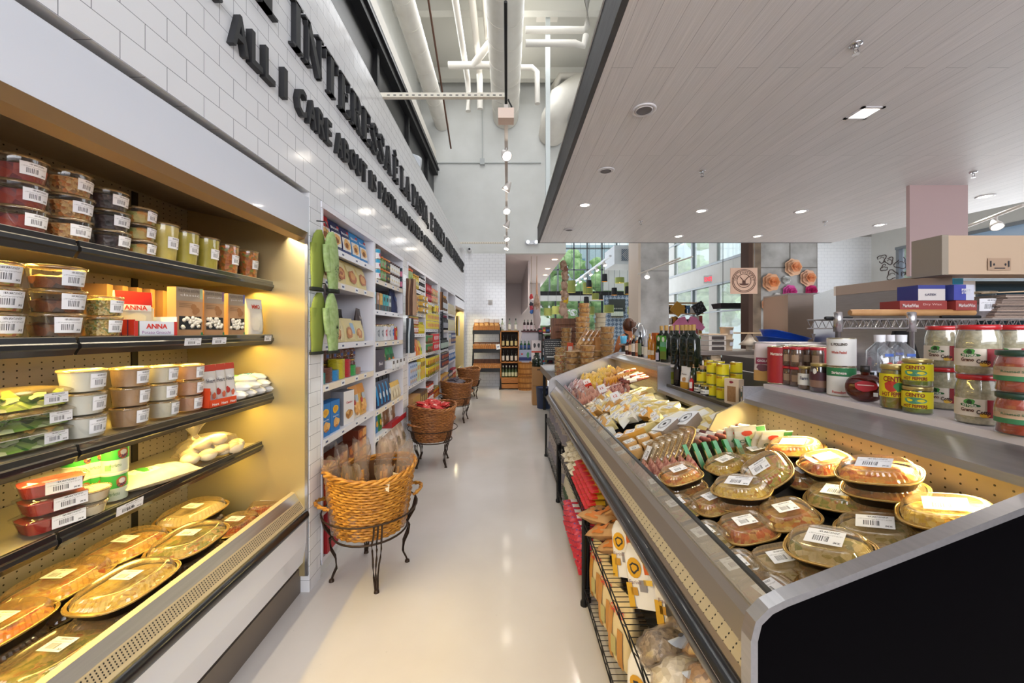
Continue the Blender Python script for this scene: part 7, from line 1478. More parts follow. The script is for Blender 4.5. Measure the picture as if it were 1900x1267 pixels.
# pyramid display, crates of water, bottles
m = MB(); m.loft([[(X(964, 10.6), 10.6, .0), (X(1014, 10.6), 10.6, 0), (X(1014, 10.6), 11.2, 0), (X(964, 10.6), 11.2, 0)], [(X(964, 10.6), 10.6, 1.05), (X(1012, 10.6), 10.6, 1.05), (X(1012, 10.6), 11.2, 1.05), (X(964, 10.6), 11.2, 1.05)], [(X(970, 10.6), 10.72, 1.45), (X(1001, 10.6), 10.72, 1.45), (X(1001, 10.6), 11.1, 1.45), (X(970, 10.6), 11.1, 1.45)]], pm('d8d0d8', .5), False)
tag(m.build('display_plinth'), 'pale sloping-topped display plinth carrying dark bottles', 'display plinth')
m = MB(); m.box(X(968, 10.6), X(1003, 10.6), 10.68, 11.1, 1.45, 1.49, pm('5a2a2c', .5)); tag(m.build('bottle_tray'), 'dark red tray on top of the pale plinth', 'tray')
P = bottle('wine_bottle', .036, .30, pm('2c1216', .15), pm('2f5a3a', .4), [(.1, .5, 'e0c8cc', 1.1)], n=14)
for i in range(5): P.put((X(973+6.5*i, 10.8), 10.8, 1.492), 0, 'dark bottle with green neck on the plinth tray', 'green-necked bottles on the plinth')
wg = bottle('water_bottle', .036, .26, clear('green_glass', '3f9a5a', .2, .35, .05, '2f8a4a'), pm('e0e0e0', .4), [(.1, .45, '3a5a9a', 1.1)], n=14, sh=.5)
for k in range(2): carton('water_case', .34, .28, .27, '3a4a8a', 'b0bcd8', [(.0, 1, 0, .3, '2a3a80')], [(.3, .6, .08, .08, 'c83a3a'), (.75, .5, .1, .3, '4a9a6a')], [], 'water case').put((X(973, 10.1), 10.1, .352+.345*0+.0+.275*k+.10), 0, 'blue and white water case beside the plinth, ' + ['lower', 'upper'][k], 'water cases')
m = MB(); m.box(X(961, 10.1)-.0, X(985, 10.1)+.03, 9.98, 10.24, .353*2, .353*2+.0, WHITE)
for i in range(3): wg.put((X(967+7*i, 10.05), 10.05, 1.003), 0, 'green glass water bottle on the water cases, %s from the wine shelf' % NTH[i], 'green water bottles')
for k in range(3): carton('bottle_case', .26, .26, .30, 'd8ccd0', 'e6dce0', [(0, 1, 0, .12, 'c8402c')], [(.3, .6, .12, .2, '4a4a50'), (.7, .6, .12, .2, '4a4a50')], [], 'bottle case').put((X(995, 10.0), 10.0, .33+.302*k-.3*0), 0, 'white case with two bottle pictures in the pile, %s' % ['lowest', 'middle', 'top'][k], 'white bottle cases')
# cardboard boxes and blue bin near the cookie table
Yk = 7.9
P = carton('cardboard_box', .30, .30, .38, 'a8794c', 'b0824f', [(.3, .7, .82, .9, '5a4028'), (.0, 1, .0, .02, '7a5430')], cat='cardboard box')
for k in range(2): P.put((X(1001, Yk)-.0, Yk, .382*k), 0, 'brown cardboard box beside the blue bin, ' + ['lower', 'upper'][k], 'stacked cardboard boxes')
P = bottle('jug', .10, .28, pm('14241a', .15), pm('1c3a24', .4), [], n=16, neck=.4, sh=.5); P.put((X(996, Yk), Yk-.04, .764), 0, 'dark green round jug on the cardboard boxes', None)
m = MB(); m.lathe([(.13, 0), (.15, .40), (.155, .40), (.14, .38)], 20, pm('2c3a5c', .5)); m.cbox((0, -.148, .32), (.08, .01, .04), pm('6a7a9a', .5)); o = m.build('waste_bin'); o.location = (X(1009, 7.5), 7.5, 0); tag(o, 'dark blue cylindrical bin in front of the cardboard boxes', 'bin')
# -- cookie table
t = root('display_table', 'steel-topped black display table covered with cookie tubs beyond the counter', 'table', (1.25, 6.1, 0))
m = MB(); m.box(-.62, .42, -1.45, 1.3, .80, .83, STEEL); m.box(-.62, -.60, -1.45, 1.3, .72, .80, STEEL); m.build('table_top', t)
for x in (-.55, .36):
 for y in (-1.38, 1.22): m = MB(); m.box(x-.025, x+.025, y-.025, y+.025, 0, .80, BLACK); m.build('leg', t)
m = MB(); m.box(-.55, .38, -1.4, 1.25, .25, .28, BLACK); m.build('lower_shelf', t)
m = MB(); m.poly([(-.62, -1.452, .70), (-.2, -1.452, .70), (-.2, -1.452, .83), (-.62, -1.452, .83)], pm('c8a898', .6)); m.build('paper_liner', t)
P = pillow('snack_packet', .10, .06, .10, noisy('violet_print', [(.4, '2a2a6a'), (.6, '6a4a9a'), (.75, 'c8c8d8')], 25, .4, 2), (), 'packet', 41)
for k in range(3): P.put((.80, 4.75+.2*k, .281), .3*k, 'violet packet on the lower shelf of the cookie table', 'violet packets under the cookie table')
ck = {k: tub('cookie_tub', .093, .078, FD[k], .9, i, lab=(.0001, .0001), cat='cookie tub') for i, k in enumerate(('cookie', 'nuts', 'dough'))}
ck['yel'] = tub('cookie_tub', .093, .078, FD['lasagna'], .9, 5, lab=(.0001, .0001), cat='cookie tub')
TB = .832
for x, y, n, k, l in [(.80, 5.75, 3, 'yel', 'by the aisle edge at the far side'), (.74, 5.35, 4, 'yel', 'at the aisle edge of the table'), (.83, 4.95, 5, 'nuts', 'next to the tall golden pile'), (1.0, 4.85, 6, 'cookie', 'at the near edge, golden cookies'), (.98, 5.3, 5, 'nuts', 'behind the golden pile'),
 (1.17, 5.15, 5, 'nuts', 'dark biscotti in the centre'), (1.30, 5.05, 9, 'nuts', 'tall one before the kraft box'), (1.12, 5.9, 11, 'cookie', 'tallest pile of cookies'), (1.25, 6.3, 14, 'cookie', 'highest pile on the table'), (1.52, 6.35, 12, 'dough', 'pale cookies beside the highest'), (1.0, 6.6, 9, 'nuts', 'far pile with green and red'), (.85, 6.2, 5, 'yel', 'short pile at the far aisle side')]:
 for i in range(n): ck[k].put((x+random.uniform(-.006, .006), y, TB+.0785*i), random.uniform(0, 6), 'clear tub of cookies in the pile %s%s' % (l, '' if n > 6 else ', ' + lvl(i, n).replace(' its pile', ' it').replace(' in it', '') if len(l.split()) < 5 else ''), 'cookie tubs, pile ' + l)
m = MB(); m.box(0, .24, 0, .2, 0, .56, noisy('plywood', [(.3, 'a8713a'), (.7, 'c08a4c')], 5, .6, 3)); o = m.build('wooden_box'); o.location = (X(1111, 5.1), 5.3, TB); tag(o, 'tall plain wooden box standing among the cookie tubs', 'wooden box')
for i in range(4):
 P = tub('biscotti_tub', .05, .30, FD['nuts'], .95, 30+i, lab=(.03, .03), taper=.95, cat='biscotti tub'); P.put((X(1068+9*i, 5.6), 5.45, TB+.40), 0, 'long clear tub of biscotti leaning across the piles, %s from the blackboard' % NTH[i], 'leaning biscotti tubs', (R(0), R(32), 0))
# crate stand with chalk board
Ys = 7.3; P = root('wooden_crate', 'dark brown slatted wooden crate raised above the cookie table', 'crate', (X(1047, Ys), Ys, Zv(640, Ys))); h = .50; w_ = .22
for s in range(4): m = MB(); m.box(-w_, w_, -.15, -.135, s*h/4+.004, (s+1)*h/4-.006, WOODC); m.build('board', P)
m = MB(); m.box(-w_-.02, -w_+.04, -.16, .15, 0, h, WOODC); m.box(w_-.04, w_+.02, -.16, .15, 0, h, WOODC); m.box(-w_, w_, .14, .15, 0, h, WOODC); m.box(-w_, w_, -.15, .15, 0, .01, WOODC); m.build('crate_frame', P)
m = MB(); m.box(-.2, .2, -.1, .12, 0, Zv(640, Ys)-.85, noisy('pale_plywood', [(.3, 'b98a58'), (.7, 'cda272')], 4, .6, 3)); o = m.build('wooden_stand'); o.location = (X(1050, Ys), Ys, .832); tag(o, 'pale plywood stand under the dark crate', 'stand')
Yc2 = 6.9; bd = root('chalkboard', 'small leaning chalkboard with white handwriting in front of the crate', 'chalkboard', (X(1027, Yc2), Yc2, Zv(668, Yc2)))
bd.rotation_euler = (R(-12), 0, 0); m = MB(); m.box(-.17, .17, -.008, .008, 0, .38, BLACK); m.build('board', bd); m = MB()
for i in range(7):
 xx = -.14
 while xx < .13: l = random.uniform(.015, .05); drect(m, flat(-.009), xx, min(xx+l, .14), .33-.037*i, .338-.037*i, pm('b8b8b4', .8), .0006); xx += l+.012
drect(m, flat(-.009), -.12, .06, .045, .07, pm('d8d8d4', .8), .0006); m.build('chalk_writing', bd)
P = carton('price_card', .10, .01, .20, 'd8502c', 'd8562e', [(.15, .85, .2, .7, 'ecd8d0')], cat='price card'); P.put((X(1058, 6.5), 6.5, Zv(658, 6.5)), 0, 'orange and white upright card beside the chalkboard')
# hanging strings of goods
def hanging(u, v0, v1, Y, items, lb, s=1):
 r = root('hanging_string', lb, 'hanging string', (X(u, Y), Y, Zv(v0, Y))); L = Zv(v0, Y)-Zv(v1, Y); rd2 = random.Random(s)
 m = MB(); m.tube([(0, 0, 3.56-Zv(v0, Y)), (0, 0, -L)], .008, 6, pm('b8a088', .8)); m.build('cord', r)
 n = len(items)
 for i, (c, w_, hh) in enumerate(items):
  m = MB(); z = -L*(i+.2)/n; ball(m, (rd2.uniform(-.04, .04)*s, -.02, z-hh*.5), .5, c if not isinstance(c, str) else pm(c, .7), w_*.8, w_*.5, hh*1.5, 10, .8, i+s); m.build('hung_item', r)
GAR = noisy('garlic_cloth', [(.3, '8a6a54'), (.6, 'b89a84'), (.8, 'd8c4b4')], 12, .8, 4)
hanging(1047, 484, 585, 10.8, [(GAR, .22, .20), ('8a5a4a', .18, .16), (GAR, .26, .22), ('6a5a4a', .14, .2), (GAR, .22, .22), ('b0302c', .10, .14), (GAR, .26, .26), ('d8b01c', .24, .18), (GAR, .24, .26), ('b89c88', .3, .22), (GAR, .18, .26)], 'long hanging string of cloth bags, sausages and a yellow packet by the crate', 1)
hanging(996, 512, 585, 10.8, [('d8a888', .05, .5), ('d8a888', .06, .3), (GAR, .2, .45), ('b8a8a4', .26, .5)], 'short hanging string with a pale cloth bag near the white wall', 0)
hanging(986, 546, 578, 10.8, [('c03a3c', .12, .14), ('e0d8d8', .14, .12), ('3a3a44', .12, .12), ('b8404a', .13, .14), ('3a6ab0', .12, .12)], 'small red, white and blue hanging garland on the pale wall', 0)
# assorted far goods between the plinth and the table
rd = random.Random(77)
for i in range(46):
 u = rd.uniform(1000, 1035); v = rd.uniform(600, 668); Y = rd.uniform(9.8, 11.0); c = rd.choice(['c8483a', 'e0d8d0', '3a9ac0', '2a2a2c', 'd88a5a', '4a3a34', 'b8b0b0', '6ab0c8', 'a03040'])
 if i == 0:
  m = MB();
  for k in range(4): m.box(X(998, 10.9), X(1037, 10.9), 9.7, 11.3, .62+.26*k, .64+.26*k, pm('c8c0c0', .5))
  for xx in (X(998, 10.9), X(1037, 10.9)-.03): m.box(xx, xx+.03, 9.7, 11.3, 0, 1.45, BLACK)
  tag(m.build('display_shelf'), 'open shelf of small colourful goods behind the chalkboard', 'shelf')
 k = rd.randrange(4); P = carton('small_packet', .10, .06, rd.uniform(.12, .2), c, rd.choice(['e8e0d8', c]), [(.1, .9, .3, .6, rd.choice(['c83a3a', '3a6ab0', 'e0c83a', '2a2a2a']))], cat='packet')
 P.put((X(1000, 10.4)+rd.uniform(.02, .42), rd.uniform(9.8, 10.9), .642+.26*k), rd.uniform(-.3, .3), 'small colourful packet on the open shelf behind the chalkboard', 'small packets behind the chalkboard')
# woman at the far counter, seen from behind
def skin(pts, edges, rad, mat, name, parent, lvls=2, rt=0):
 me = bpy.data.meshes.new(name); me.from_pydata(pts, edges, []); o = bpy.data.objects.new(name, me); COL.objects.link(o); o.parent = parent
 o.modifiers.new('skin', 'SKIN')
 if not me.skin_vertices:
  bm = bmesh.new(); bm.from_mesh(me); bm.verts.layers.skin.verify(); bm.to_mesh(me); bm.free()
 for i, sv in enumerate(me.skin_vertices[0].data): rr = rad[i]; sv.radius = rr if isinstance(rr, tuple) else (rr, rr); sv.use_root = (i == rt)
 md = o.modifiers.new('sub', 'SUBSURF'); md.levels = lvls; md.render_levels = lvls; me.materials.append(mat);
 return o
Yp = 6.5; SKN = pm('c47a4c', .5)
px = X(1168, Yp); wr = root('person', 'woman with brown ponytail and black apron straps seen from behind at the far counter', 'person', (px, Yp, 0))
wr.rotation_euler = (0, 0, R(14))
pts = [(0, 0, .92), (0, .01, 1.08), (0, .02, 1.24), (0, .02, 1.37), (0, .02, 1.44), (0, .035, 1.51), (0, .05, 1.585),
       (.15, .02, 1.355), (.20, .04, 1.20), (.20, .12, 1.06), (.14, .30, 1.04), (-.15, .02, 1.355), (-.20, .04, 1.20), (-.20, .12, 1.06), (-.12, .30, 1.04),
       (.09, 0, .86), (.10, .01, .48), (.10, .0, .09), (.10, .12, .045), (-.09, 0, .86), (-.10, .01, .48), (-.10, .0, .09), (-.10, .12, .045)]
ed = [(0, 1), (1, 2), (2, 3), (3, 4), (4, 5), (5, 6), (3, 7), (7, 8), (8, 9), (9, 10), (3, 11), (11, 12), (12, 13), (13, 14), (0, 15), (15, 16), (16, 17), (17, 18), (0, 19), (19, 20), (20, 21), (21, 22)]
rad = [(.15, .11), (.125, .09), (.15, .10), (.13, .085), .052, .06, (.075, .09), .062, .047, .038, .028, .062, .047, .038, .028, .09, .06, .04, .035, .09, .06, .04, .035]
skin(pts, ed, rad, SKN, 'body', wr)
m = MB(); ball(m, (0, .045, 1.555), .098, SKN, .82, .98, 1.18, 20); ball(m, (0, .145, 1.54), .014, SKN, 1, 1, 1.4, 10)
for s in (-1, 1): ball(m, (s*.08, .05, 1.545), .018, SKN, .5, .9, 1.5, 8); ball(m, (s*.032, .134, 1.565), .009, pm('e8e4e0', .3), 1, .6, .8, 8); ball(m, (s*.032, .141, 1.565), .0045, pm('2a1a12', .3), 1, .6, 1, 8)
m.cbox((0, .139, 1.505), (.038, .008, .008), pm('9a4a40', .5)); m.build('head', wr)
HAIR = noisy('brown_hair', [(.3, '3a2012'), (.6, '5a3420'), (.8, '7a4a2c')], 30, .5, 4, stretch=(5, 5, 1))
m = MB(); ball(m, (0, .025, 1.58), .108, HAIR, .86, .98, 1.12, 20, .06, 3); m.loft([[(c[0]+q*cos(a), c[1]+q*.8*sin(a), c[2]) for a in [i*pi/5 for i in range(10)]] for c, q in (((0, -.07, 1.64), .03), ((0, -.12, 1.62), .042), ((0, -.13, 1.55), .045), ((.005, -.12, 1.48), .036), ((.01, -.115, 1.42), .015))], HAIR); m.build('hair', wr)
skin([(0, 0, .70), (0, .0, .93), (0, .01, 1.08), (0, .02, 1.22), (0, .02, 1.30)], [(0, 1), (1, 2), (2, 3), (3, 4)], [(.17, .13), (.158, .12), (.132, .10), (.15, .108), (.12, .10)], pm('2a2a32', .8), 'dress', wr)
for s in (-1, 1): m = MB(); m.tube([(s*.12, -.085, 1.18), (s*.09, -.083, 1.30), (s*.07, -.05, 1.41), (s*.065, .03, 1.43)], .022, 8, pm('16161a', .7)); m.build('apron_strap', wr)
skin([(-.12, .30, 1.04), (-.115, .36, 1.035), (-.09, .41, 1.02), (-.11, .42, 1.02), (-.13, .42, 1.02), (-.145, .40, 1.02), (-.08, .36, 1.02)], [(0, 1), (1, 2), (1, 3), (1, 4), (1, 5), (0, 6)], [.026, .024, .008, .009, .009, .008, .009], SKN, 'hand', wr)
skin([(.14, .30, 1.04), (.13, .36, 1.035), (.10, .41, 1.02), (.12, .42, 1.02), (.14, .42, 1.02), (.16, .40, 1.02), (.095, .36, 1.02)], [(0, 1), (1, 2), (1, 3), (1, 4), (1, 5), (0, 6)], [.026, .024, .008, .009, .009, .008, .009], SKN, 'hand', wr)
P = Proto('blue_cup', 'cup'); m = MB(); m.lathe([(.04, 0), (.05, .11), (.047, .11), (.038, .01)], 18, pm('4aa0c8', .3)); P.part('cup', m); P.put((X(1157, 5.5), 5.5, 1.302), 0, 'bright blue cup on the coffee counter beyond the far end of the display')
# -- OVERHEAD: ducts, pipes, tracks, ceiling fittings
DW = noisy('white_spiral_duct', [(.3, 'e4dfd4'), (.7, 'eeeae0')], 3, .5, 3)
def duct(name, lb, pts, r, cat='duct', ribs=True, n=28, m_=None):
 m = MB(); m.tube(pts, r, n, m_ or DW)
 if ribs:
  for a, b in zip(pts, pts[1:]):
   a, b = Vector(a), Vector(b); d = b-a; k = int(d.length/.55)
   for i in range(1, k): c = a+d*i/k; m.tube([c-d.normalized()*.006, c+d.normalized()*.006], r+.006, n, m_ or DW)
 o = m.build(name); tag(o, lb, cat); return o
duct('air_duct', 'wide white spiral air duct running along the middle of the high ceiling', [(-.04, -.5, 7.2), (-.04, 10.38, 7.2)], .34)
duct('air_duct', 'slimmer white round duct along the dark clerestory windows', [(-1.72, -.5, 7.0), (-1.74, 10.38, 7.0)], .19)
duct('air_duct', 'large white elbow duct turning down above the plank ceiling', [(2.4, 9.7, 7.55), (1.75, 9.7, 7.5), (1.35, 9.75, 7.25), (1.2, 9.8, 6.85), (1.18, 10.39, 6.7)], .34, ribs=False)
def pipe(lb, pts, r=.05): duct('ceiling_pipe', lb, pts, r, 'pipe', False, 12, DUCTW)
pp = lambda u, v, Y: tuple(PX(u, v, Y))
pipe('long thin white pipe beside the spiral duct, the one nearer the dark windows', [(-.96, 3.2, 7.6), (-.96, 9.4, 7.6), (-.96, 9.6, 7.4), (-.96, 9.6, 6.9)], .065)
pipe('white pipe running between the two round ducts', [(-.66, 3.2, 7.7), (-.66, 9.2, 7.7), (-.66, 9.4, 7.5), (-.66, 9.5, 6.9)], .07)
pipe('thin white pipe closest to the wide spiral duct', [(-.45, 3.2, 7.8), (-.45, 8.4, 7.8)], .035)
pipe('white cross pipe under the ceiling joining the long pipes', [(-1.3, 8.6, 7.35), (-.3, 8.6, 7.35)], .075)
pipe('slanting white branch pipe meeting the cross pipe', [(-.75, 8.6, 7.35), (-.1, 8.0, 7.75)], .08)
pipe('upper white pipe with an elbow right of the spiral duct'.replace('right of', 'beside'), [(.35, 7.4, 7.2), (1.45, 7.4, 7.2), (1.52, 7.4, 7.27), (1.52, 7.4, 7.8)], .06)
pipe('lower white pipe below the elbowed one', [(.35, 7.4, 6.95), (1.3, 7.4, 6.95), (1.45, 7.4, 6.9), (1.5, 7.4, 7.1)], .06)
pipe('short white pipe bending down beside the spiral duct', [(.3, 8.6, 7.3), (.55, 8.6, 7.3), (.66, 8.6, 7.2), (.67, 8.6, 6.5)], .06)
pipe('bent white pipe behind the elbow duct', [(1.2, 9.9, 6.7), (1.2, 9.9, 7.7), (1.35, 9.9, 7.95), (1.9, 9.9, 7.95)], .09)
m = MB(); m.tube([(-1.27, 4.0, 7.9), (-1.3, 9.0, 5.7)], .018, 6, pm('6a4a3a', .7)); tag(m.build('threaded_rod'), 'thin rusty brown rod slanting beside the slim duct', 'rod')
# hanger post of the plank ceiling
m = MB(); m.box(.80, .89, 8.05, 8.14, 3.41, 8.1, pm('dfe6e6', .5)); m.box(.62, 1.07, 7.87, 8.32, 8.08, 8.12, DUCTW); tag(m.build('hanger_post'), 'tall white square post hanging from the ceiling by the plank canopy', 'post')
m = MB(); m.box(-1.95, .9, 10.36, 10.39, 4.55+1.4, 5.975, pm('c4c8c6', .5)); m.box(-.72, -.6, 10.3, 10.39, 5.9, 6.05, pm('b8bcbc', .5)); m.tube([(-.66, 10.35, 6.0), (-.66, 10.35, 8.1)], .012, 6, pm('c4c8c6', .5)); tag(m.build('wall_conduit'), 'grey electrical conduit with a box on the high end wall', 'conduit')
# slotted struts and track lights
SLOT = pm('eae3d2', .5)
for y, lb in ((3.52, 'near white slotted strut from the tiled wall to the lighting track'), (9.4, 'far white slotted strut from the tiled wall to the lighting track')):
 m = MB(); m.box(-1.5, .0, y-.02, y+.02, 3.585, 3.625, SLOT)
 for i in range(19): m.box(-1.08+.056*i, -1.055+.056*i, y-.0215, y-.02, 3.597, 3.605, INK);
 tag(m.build('slotted_strut'), lb, 'strut')
tr = root('lighting_track', 'long lighting track with white spotlights down the middle of the aisle', 'lighting track', (-.01, 3.5, 3.5))
m = MB(); m.box(-.018, .018, 0, 6.2, -.02, .02, pm('d8cfc6', .4)); m.build('rail', tr)
m = MB(); m.tube([(0, -.9, .18), (.0, 0, .06), (.0, .06, .02)], .012, 8, BLACK); m.tube([(.02, 0, .06), (.05, -.03, -.02), (.04, .02, -.1)], .008, 6, BLACK); m.build('cable', tr)
m = MB(); m.cbox((0, 0, -.09), (.14, .12, .09), pm('f0d8c8', .4)); m.build('power_box', tr)
LAMP = glow('fff4e4', 22)
def lamp(par, x, y, z, tx, ty, lbl=None):
 m = MB(); T = Matrix.Translation((x, y, z)) @ Vector((tx, ty, -1)).normalized().to_track_quat('Z', 'Y').to_matrix().to_4x4()
 m.lathe([(.02, -.10), (.035, -.06), (.055, .0), (.058, .03), (.05, .03)], 16, pm('ece6e0', .4), T=T, caps=(True, False)); m.tube([(x, y, z+.02), (x, y, z+.13)], .01, 6, pm('ece6e0', .4)); h = m.build('spotlight', par)
 m = MB(); m.lathe([(.049, .022), (.02, .026), (.001, .026)], 16, LAMP, T=T, caps=(False, False)); m.build('bulb', h)
for i, (y, tx, ty) in enumerate([(.75, .5, -.9), (1.75, -.6, .3), (2.7, .2, -.8), (3.6, -.5, .2), (4.6, .5, -.6), (5.5, -.3, -.3)]): lamp(tr, 0, y, -.10, tx, ty)
for y in (5.2, 7.1, 9.0): spot('track_lamp', (-.01, y, 3.4), (-1.1, y+.3, 2.4), 55)
for y in (4.3, 6.2, 8.2): spot('track_lamp', (-.01, y, 3.4), (.1, y+.2, 0), 45, ang=80)
# far diagonal track and pendants
t2 = root('lighting_track', 'silver lighting track with spotlights over the distant dining area', 'lighting track', (2.68, 10.1, 3.42)); m = MB(); m.box(-.03, .03, 0, 6.2, -.02, .03, pm('c8ccd0', .35, .5)); m.build('rail', t2)
for i, y in enumerate((.6, 1.5, 2.4, 3.3, 4.2, 5.2, 5.8)): lamp(t2, 0, y, -.12, .4, -.5)
def pend(u, v, w_, h_, col, inner, Y=15.0, i=0):
 c = PX(u, v, Y); r = w_/2*Y/F; h = h_*Y/F; k = .85 if col[0] in '1' else 1
 rr = root('pendant_lamp', '%s drum pendant lamp in the far dining area%s' % (('black tapered' if k < 1 else 'olive green'), ''), 'pendant lamp', tuple(c))
 m = MB(); m.lathe([(r, -h/2), (r*k, h/2)], 22, pm(col, .7), caps=(False, False)); m.lathe([(r*.97, -h/2), (r*k*.97, h/2)], 22, pm(inner, .6), caps=(False, True)); m.build('shade', rr)
 m = MB(); m.tube([(0, 0, h/2), (0, 0, 8.2-c.z)], .006, 5, pm('5a5f64', .5)); m.build('cord', rr)
 m = MB(); ball(m, (0, 0, -h*.2), .05, glow('ffd890', 6), n=10); m.build('bulb', rr); return rr
PENG = [(1060.5, 532, 15, 22, 'by the hanging sausages'), (1090.5, 535, 18, 20, 'large, behind a black one'), (1149.7, 520, 17, 10, 'highest one, below the grille unit'), (1167, 535, 18, 21, 'large one by the concrete column'), (1104.7, 550, 13, 11, 'small one at the black band'), (1017, 578.6, 16, 13, 'over the plinth goods'), (1032, 575.5, 16, 14, 'beside the brown crate'), (1094, 576, 18, 14, 'low one above the cookie piles'), (1129.5, 573, 18.6, 14, 'low one before the patterned wall'), (1172, 576, 15, 14, 'low one half behind the column')]
PENB = [(1093, 526.5, 10, 13, 'high, in front of a green one'), (1121.6, 515.5, 11, 14, 'highest of all'), (1088, 556.5, 10, 12, 'above the low green one'), (1076.6, 566.8, 9, 8, 'smallest one'), (1115, 551, 8, 10, 'beside the small green one'), (1139.7, 540.7, 11, 13.5, 'crossing the dark band alone'), (1164.3, 538.4, 10.7, 14, 'in front of the large green one at the column'), (1171, 560.5, 8, 8, 'small one near the column')]
for i, (u, v, w_, h_, l) in enumerate(PENG): pend(u, v, w_, h_, '98a458', 'c8cc90', 15+.4*(i % 3))['label'] = 'olive green drum pendant lamp, ' + l
for i, (u, v, w_, h_, l) in enumerate(PENB): pend(u, v, w_, h_, '1c1e22', 'c89a3c', 14.3)['label'] = 'black tapered pendant lamp, ' + l
# recessed fittings in the plank ceiling
WR = pm('e6e2e4', .4)
def cp(u, v): return onZ(u, v, CZ)
for u, v, l in [(1085, 380, 'lit round downlight by the charcoal edge'), (1259, 438, 'small lit downlight at the far ceiling edge, aisle side'), (1405, 438, 'small lit downlight at the middle of the far ceiling edge'), (1632, 417, 'downlight near the pink panel'), (1828, 364, 'downlight beyond the pink panel'), (1301, 391, 'bright downlight in the third row, aisle side'), (1486, 392, 'bright downlight in the third row, street side')]:
 p = cp(u, v); r = root('recessed_downlight', l, 'downlight', (p.x, p.y, CZ)); m = MB(); m.lathe([(.085, -.001), (.085, -.008), (.06, -.008), (.055, 0)], 22, WR, caps=(False, False)); m.build('trim_ring', r); m = MB(); m.lathe([(.056, -.003), (.001, -.003)], 18, LAMP, caps=(False, False)); m.build('lens', r)
 spot('downlight', (p.x, p.y, CZ-.02), (p.x, p.y, 0), 60, (1, .93, .84), 120, .8, .05)
p = cp(1603, 209); r = root('square_downlight', 'bright square recessed downlight nearest the viewer in the plank ceiling', 'downlight', (p.x, p.y, CZ)); m = MB()
for a, b, c, d in ((-.085, .085, -.085, -.062), (-.085, .085, .062, .085), (-.085, -.062, -.085, .085), (.062, .085, -.085, .085)): m.box(a, b, c, d, -.008, -.0005, WR)
m.build('trim_ring', r); m = MB(); m.poly([(-.062, -.062, -.003), (-.062, .062, -.003), (.062, .062, -.003), (.062, -.062, -.003)], LAMP); m.build('lens', r); spot('downlight', (p.x, p.y, CZ-.02), (p.x, p.y, 0), 110, (1, .94, .86), 125, .8, .06)
for u, v, s, l in [(1195, 203, 1, 'round ceiling speaker nearest the viewer, with grey mesh'), (1124, 316, 1, 'second round ceiling speaker by the charcoal edge'), (1056, 426, 1, 'farthest round ceiling speaker at the canopy corner')]:
 p = cp(u, v); r = root('ceiling_speaker', l, 'speaker', (p.x, p.y, CZ)); m = MB(); m.lathe([(.088, -.001), (.088, -.010), (.07, -.010), (.066, -.003)], 26, WR, caps=(False, False)); m.lathe([(.064, -.004), (.064, -.012), (.056, -.012)], 26, WR, caps=(False, False)); m.build('trim_ring', r); m = MB(); m.lathe([(.056, -.009), (.001, -.005)], 22, pm('77757a', .8), caps=(False, False)); m.build('speaker_grille', r)
for u, v, l in [(1588, 82, 'nearest fire sprinkler hanging from the plank ceiling'), (1303, 317, 'fire sprinkler in the second row, aisle side'), (1806, 319, 'fire sprinkler in the second row, street side'), (1189, 410, 'fire sprinkler in the far row, aisle side'), (1531, 411, 'fire sprinkler in the far row, street side')]:
 p = cp(u, v); r = root('fire_sprinkler', l, 'sprinkler', (p.x, p.y, CZ)); m = MB(); m.lathe([(.032, -.001), (.03, -.008), (.012, -.008)], 18, CHROME); m.build('escutcheon', r)
 m = MB(); m.lathe([(.010, -.008), (.010, -.025)], 10, CHROME); m.tube([(-.011, 0, -.025), (-.013, 0, -.04), (-.003, 0, -.055)], .003, 6, CHROME); m.tube([(.011, 0, -.025), (.013, 0, -.04), (.003, 0, -.055)], .003, 6, CHROME); m.lathe([(.018, -.056), (.018, -.059)], 14, CHROME); m.build('sprinkler_head', r)
for u, v, l in [(1029, 481, 'nearest of the warm lights in the passage ceiling'), (1016, 498, 'middle warm light in the passage ceiling'), (1012, 510, 'third warm light in the passage ceiling')]:
 p = onZ(u, v, 3.55); r = root('recessed_downlight', l, 'downlight', (p.x, p.y, 3.55)); m = MB(); m.lathe([(.11, -.001), (.11, -.01), (.08, -.01)], 20, WR, caps=(False, False)); m.build('trim_ring', r); m = MB(); m.lathe([(.08, -.005), (.001, -.005)], 18, glow('ffe0b8', 10), caps=(False, False)); m.build('lens', r)
 spot('downlight', (p.x, p.y, 3.5), (p.x-.5, p.y, 0), 110, (1, .88, .78), 130, .8, .08)
# wall items: speaker on the tiled box, camera, thermostat, emergency light, exit sign
r = root('wall_loudspeaker', 'white rounded loudspeaker standing on top of the tiled wall', 'loudspeaker', (-1.36, 5.55, 3.582)); m = MB(); m.lathe([(.07, 0), (.10, .05), (.14, .30), (.14, .36), (.10, .38)], 22, pm('dfe2e6', .4)); m.build('cabinet', r); m = MB(); m.lathe([(.13, 0), (.001, .01)], 22, pm('c8ccd2', .5), (0, 0, 0), T=Matrix.Translation((.02, -.13, .24)) @ Matrix.Rotation(pi/2, 4, 'X'), caps=(False, False)); m.build('speaker_grille', r)
r = root('security_camera', 'small white dome camera high on the end wall by the tiled corner', 'camera', (X(871, 10.3), 10.3, Zv(463, 10.3))); m = MB(); m.lathe([(.05, 0), (.06, .06), (.06, .1)], 18, pm('e4e4e4', .4), T=Matrix.Rotation(pi/2, 4, 'X') @ Matrix.Translation((0, 0, -.1))); ball(m, (0, -.02, 0), .065, pm('e4e4e4', .4)); m.build('housing', r); m = MB(); ball(m, (.005, -.065, 0), .032, BLACK); m.build('camera_lens', r)
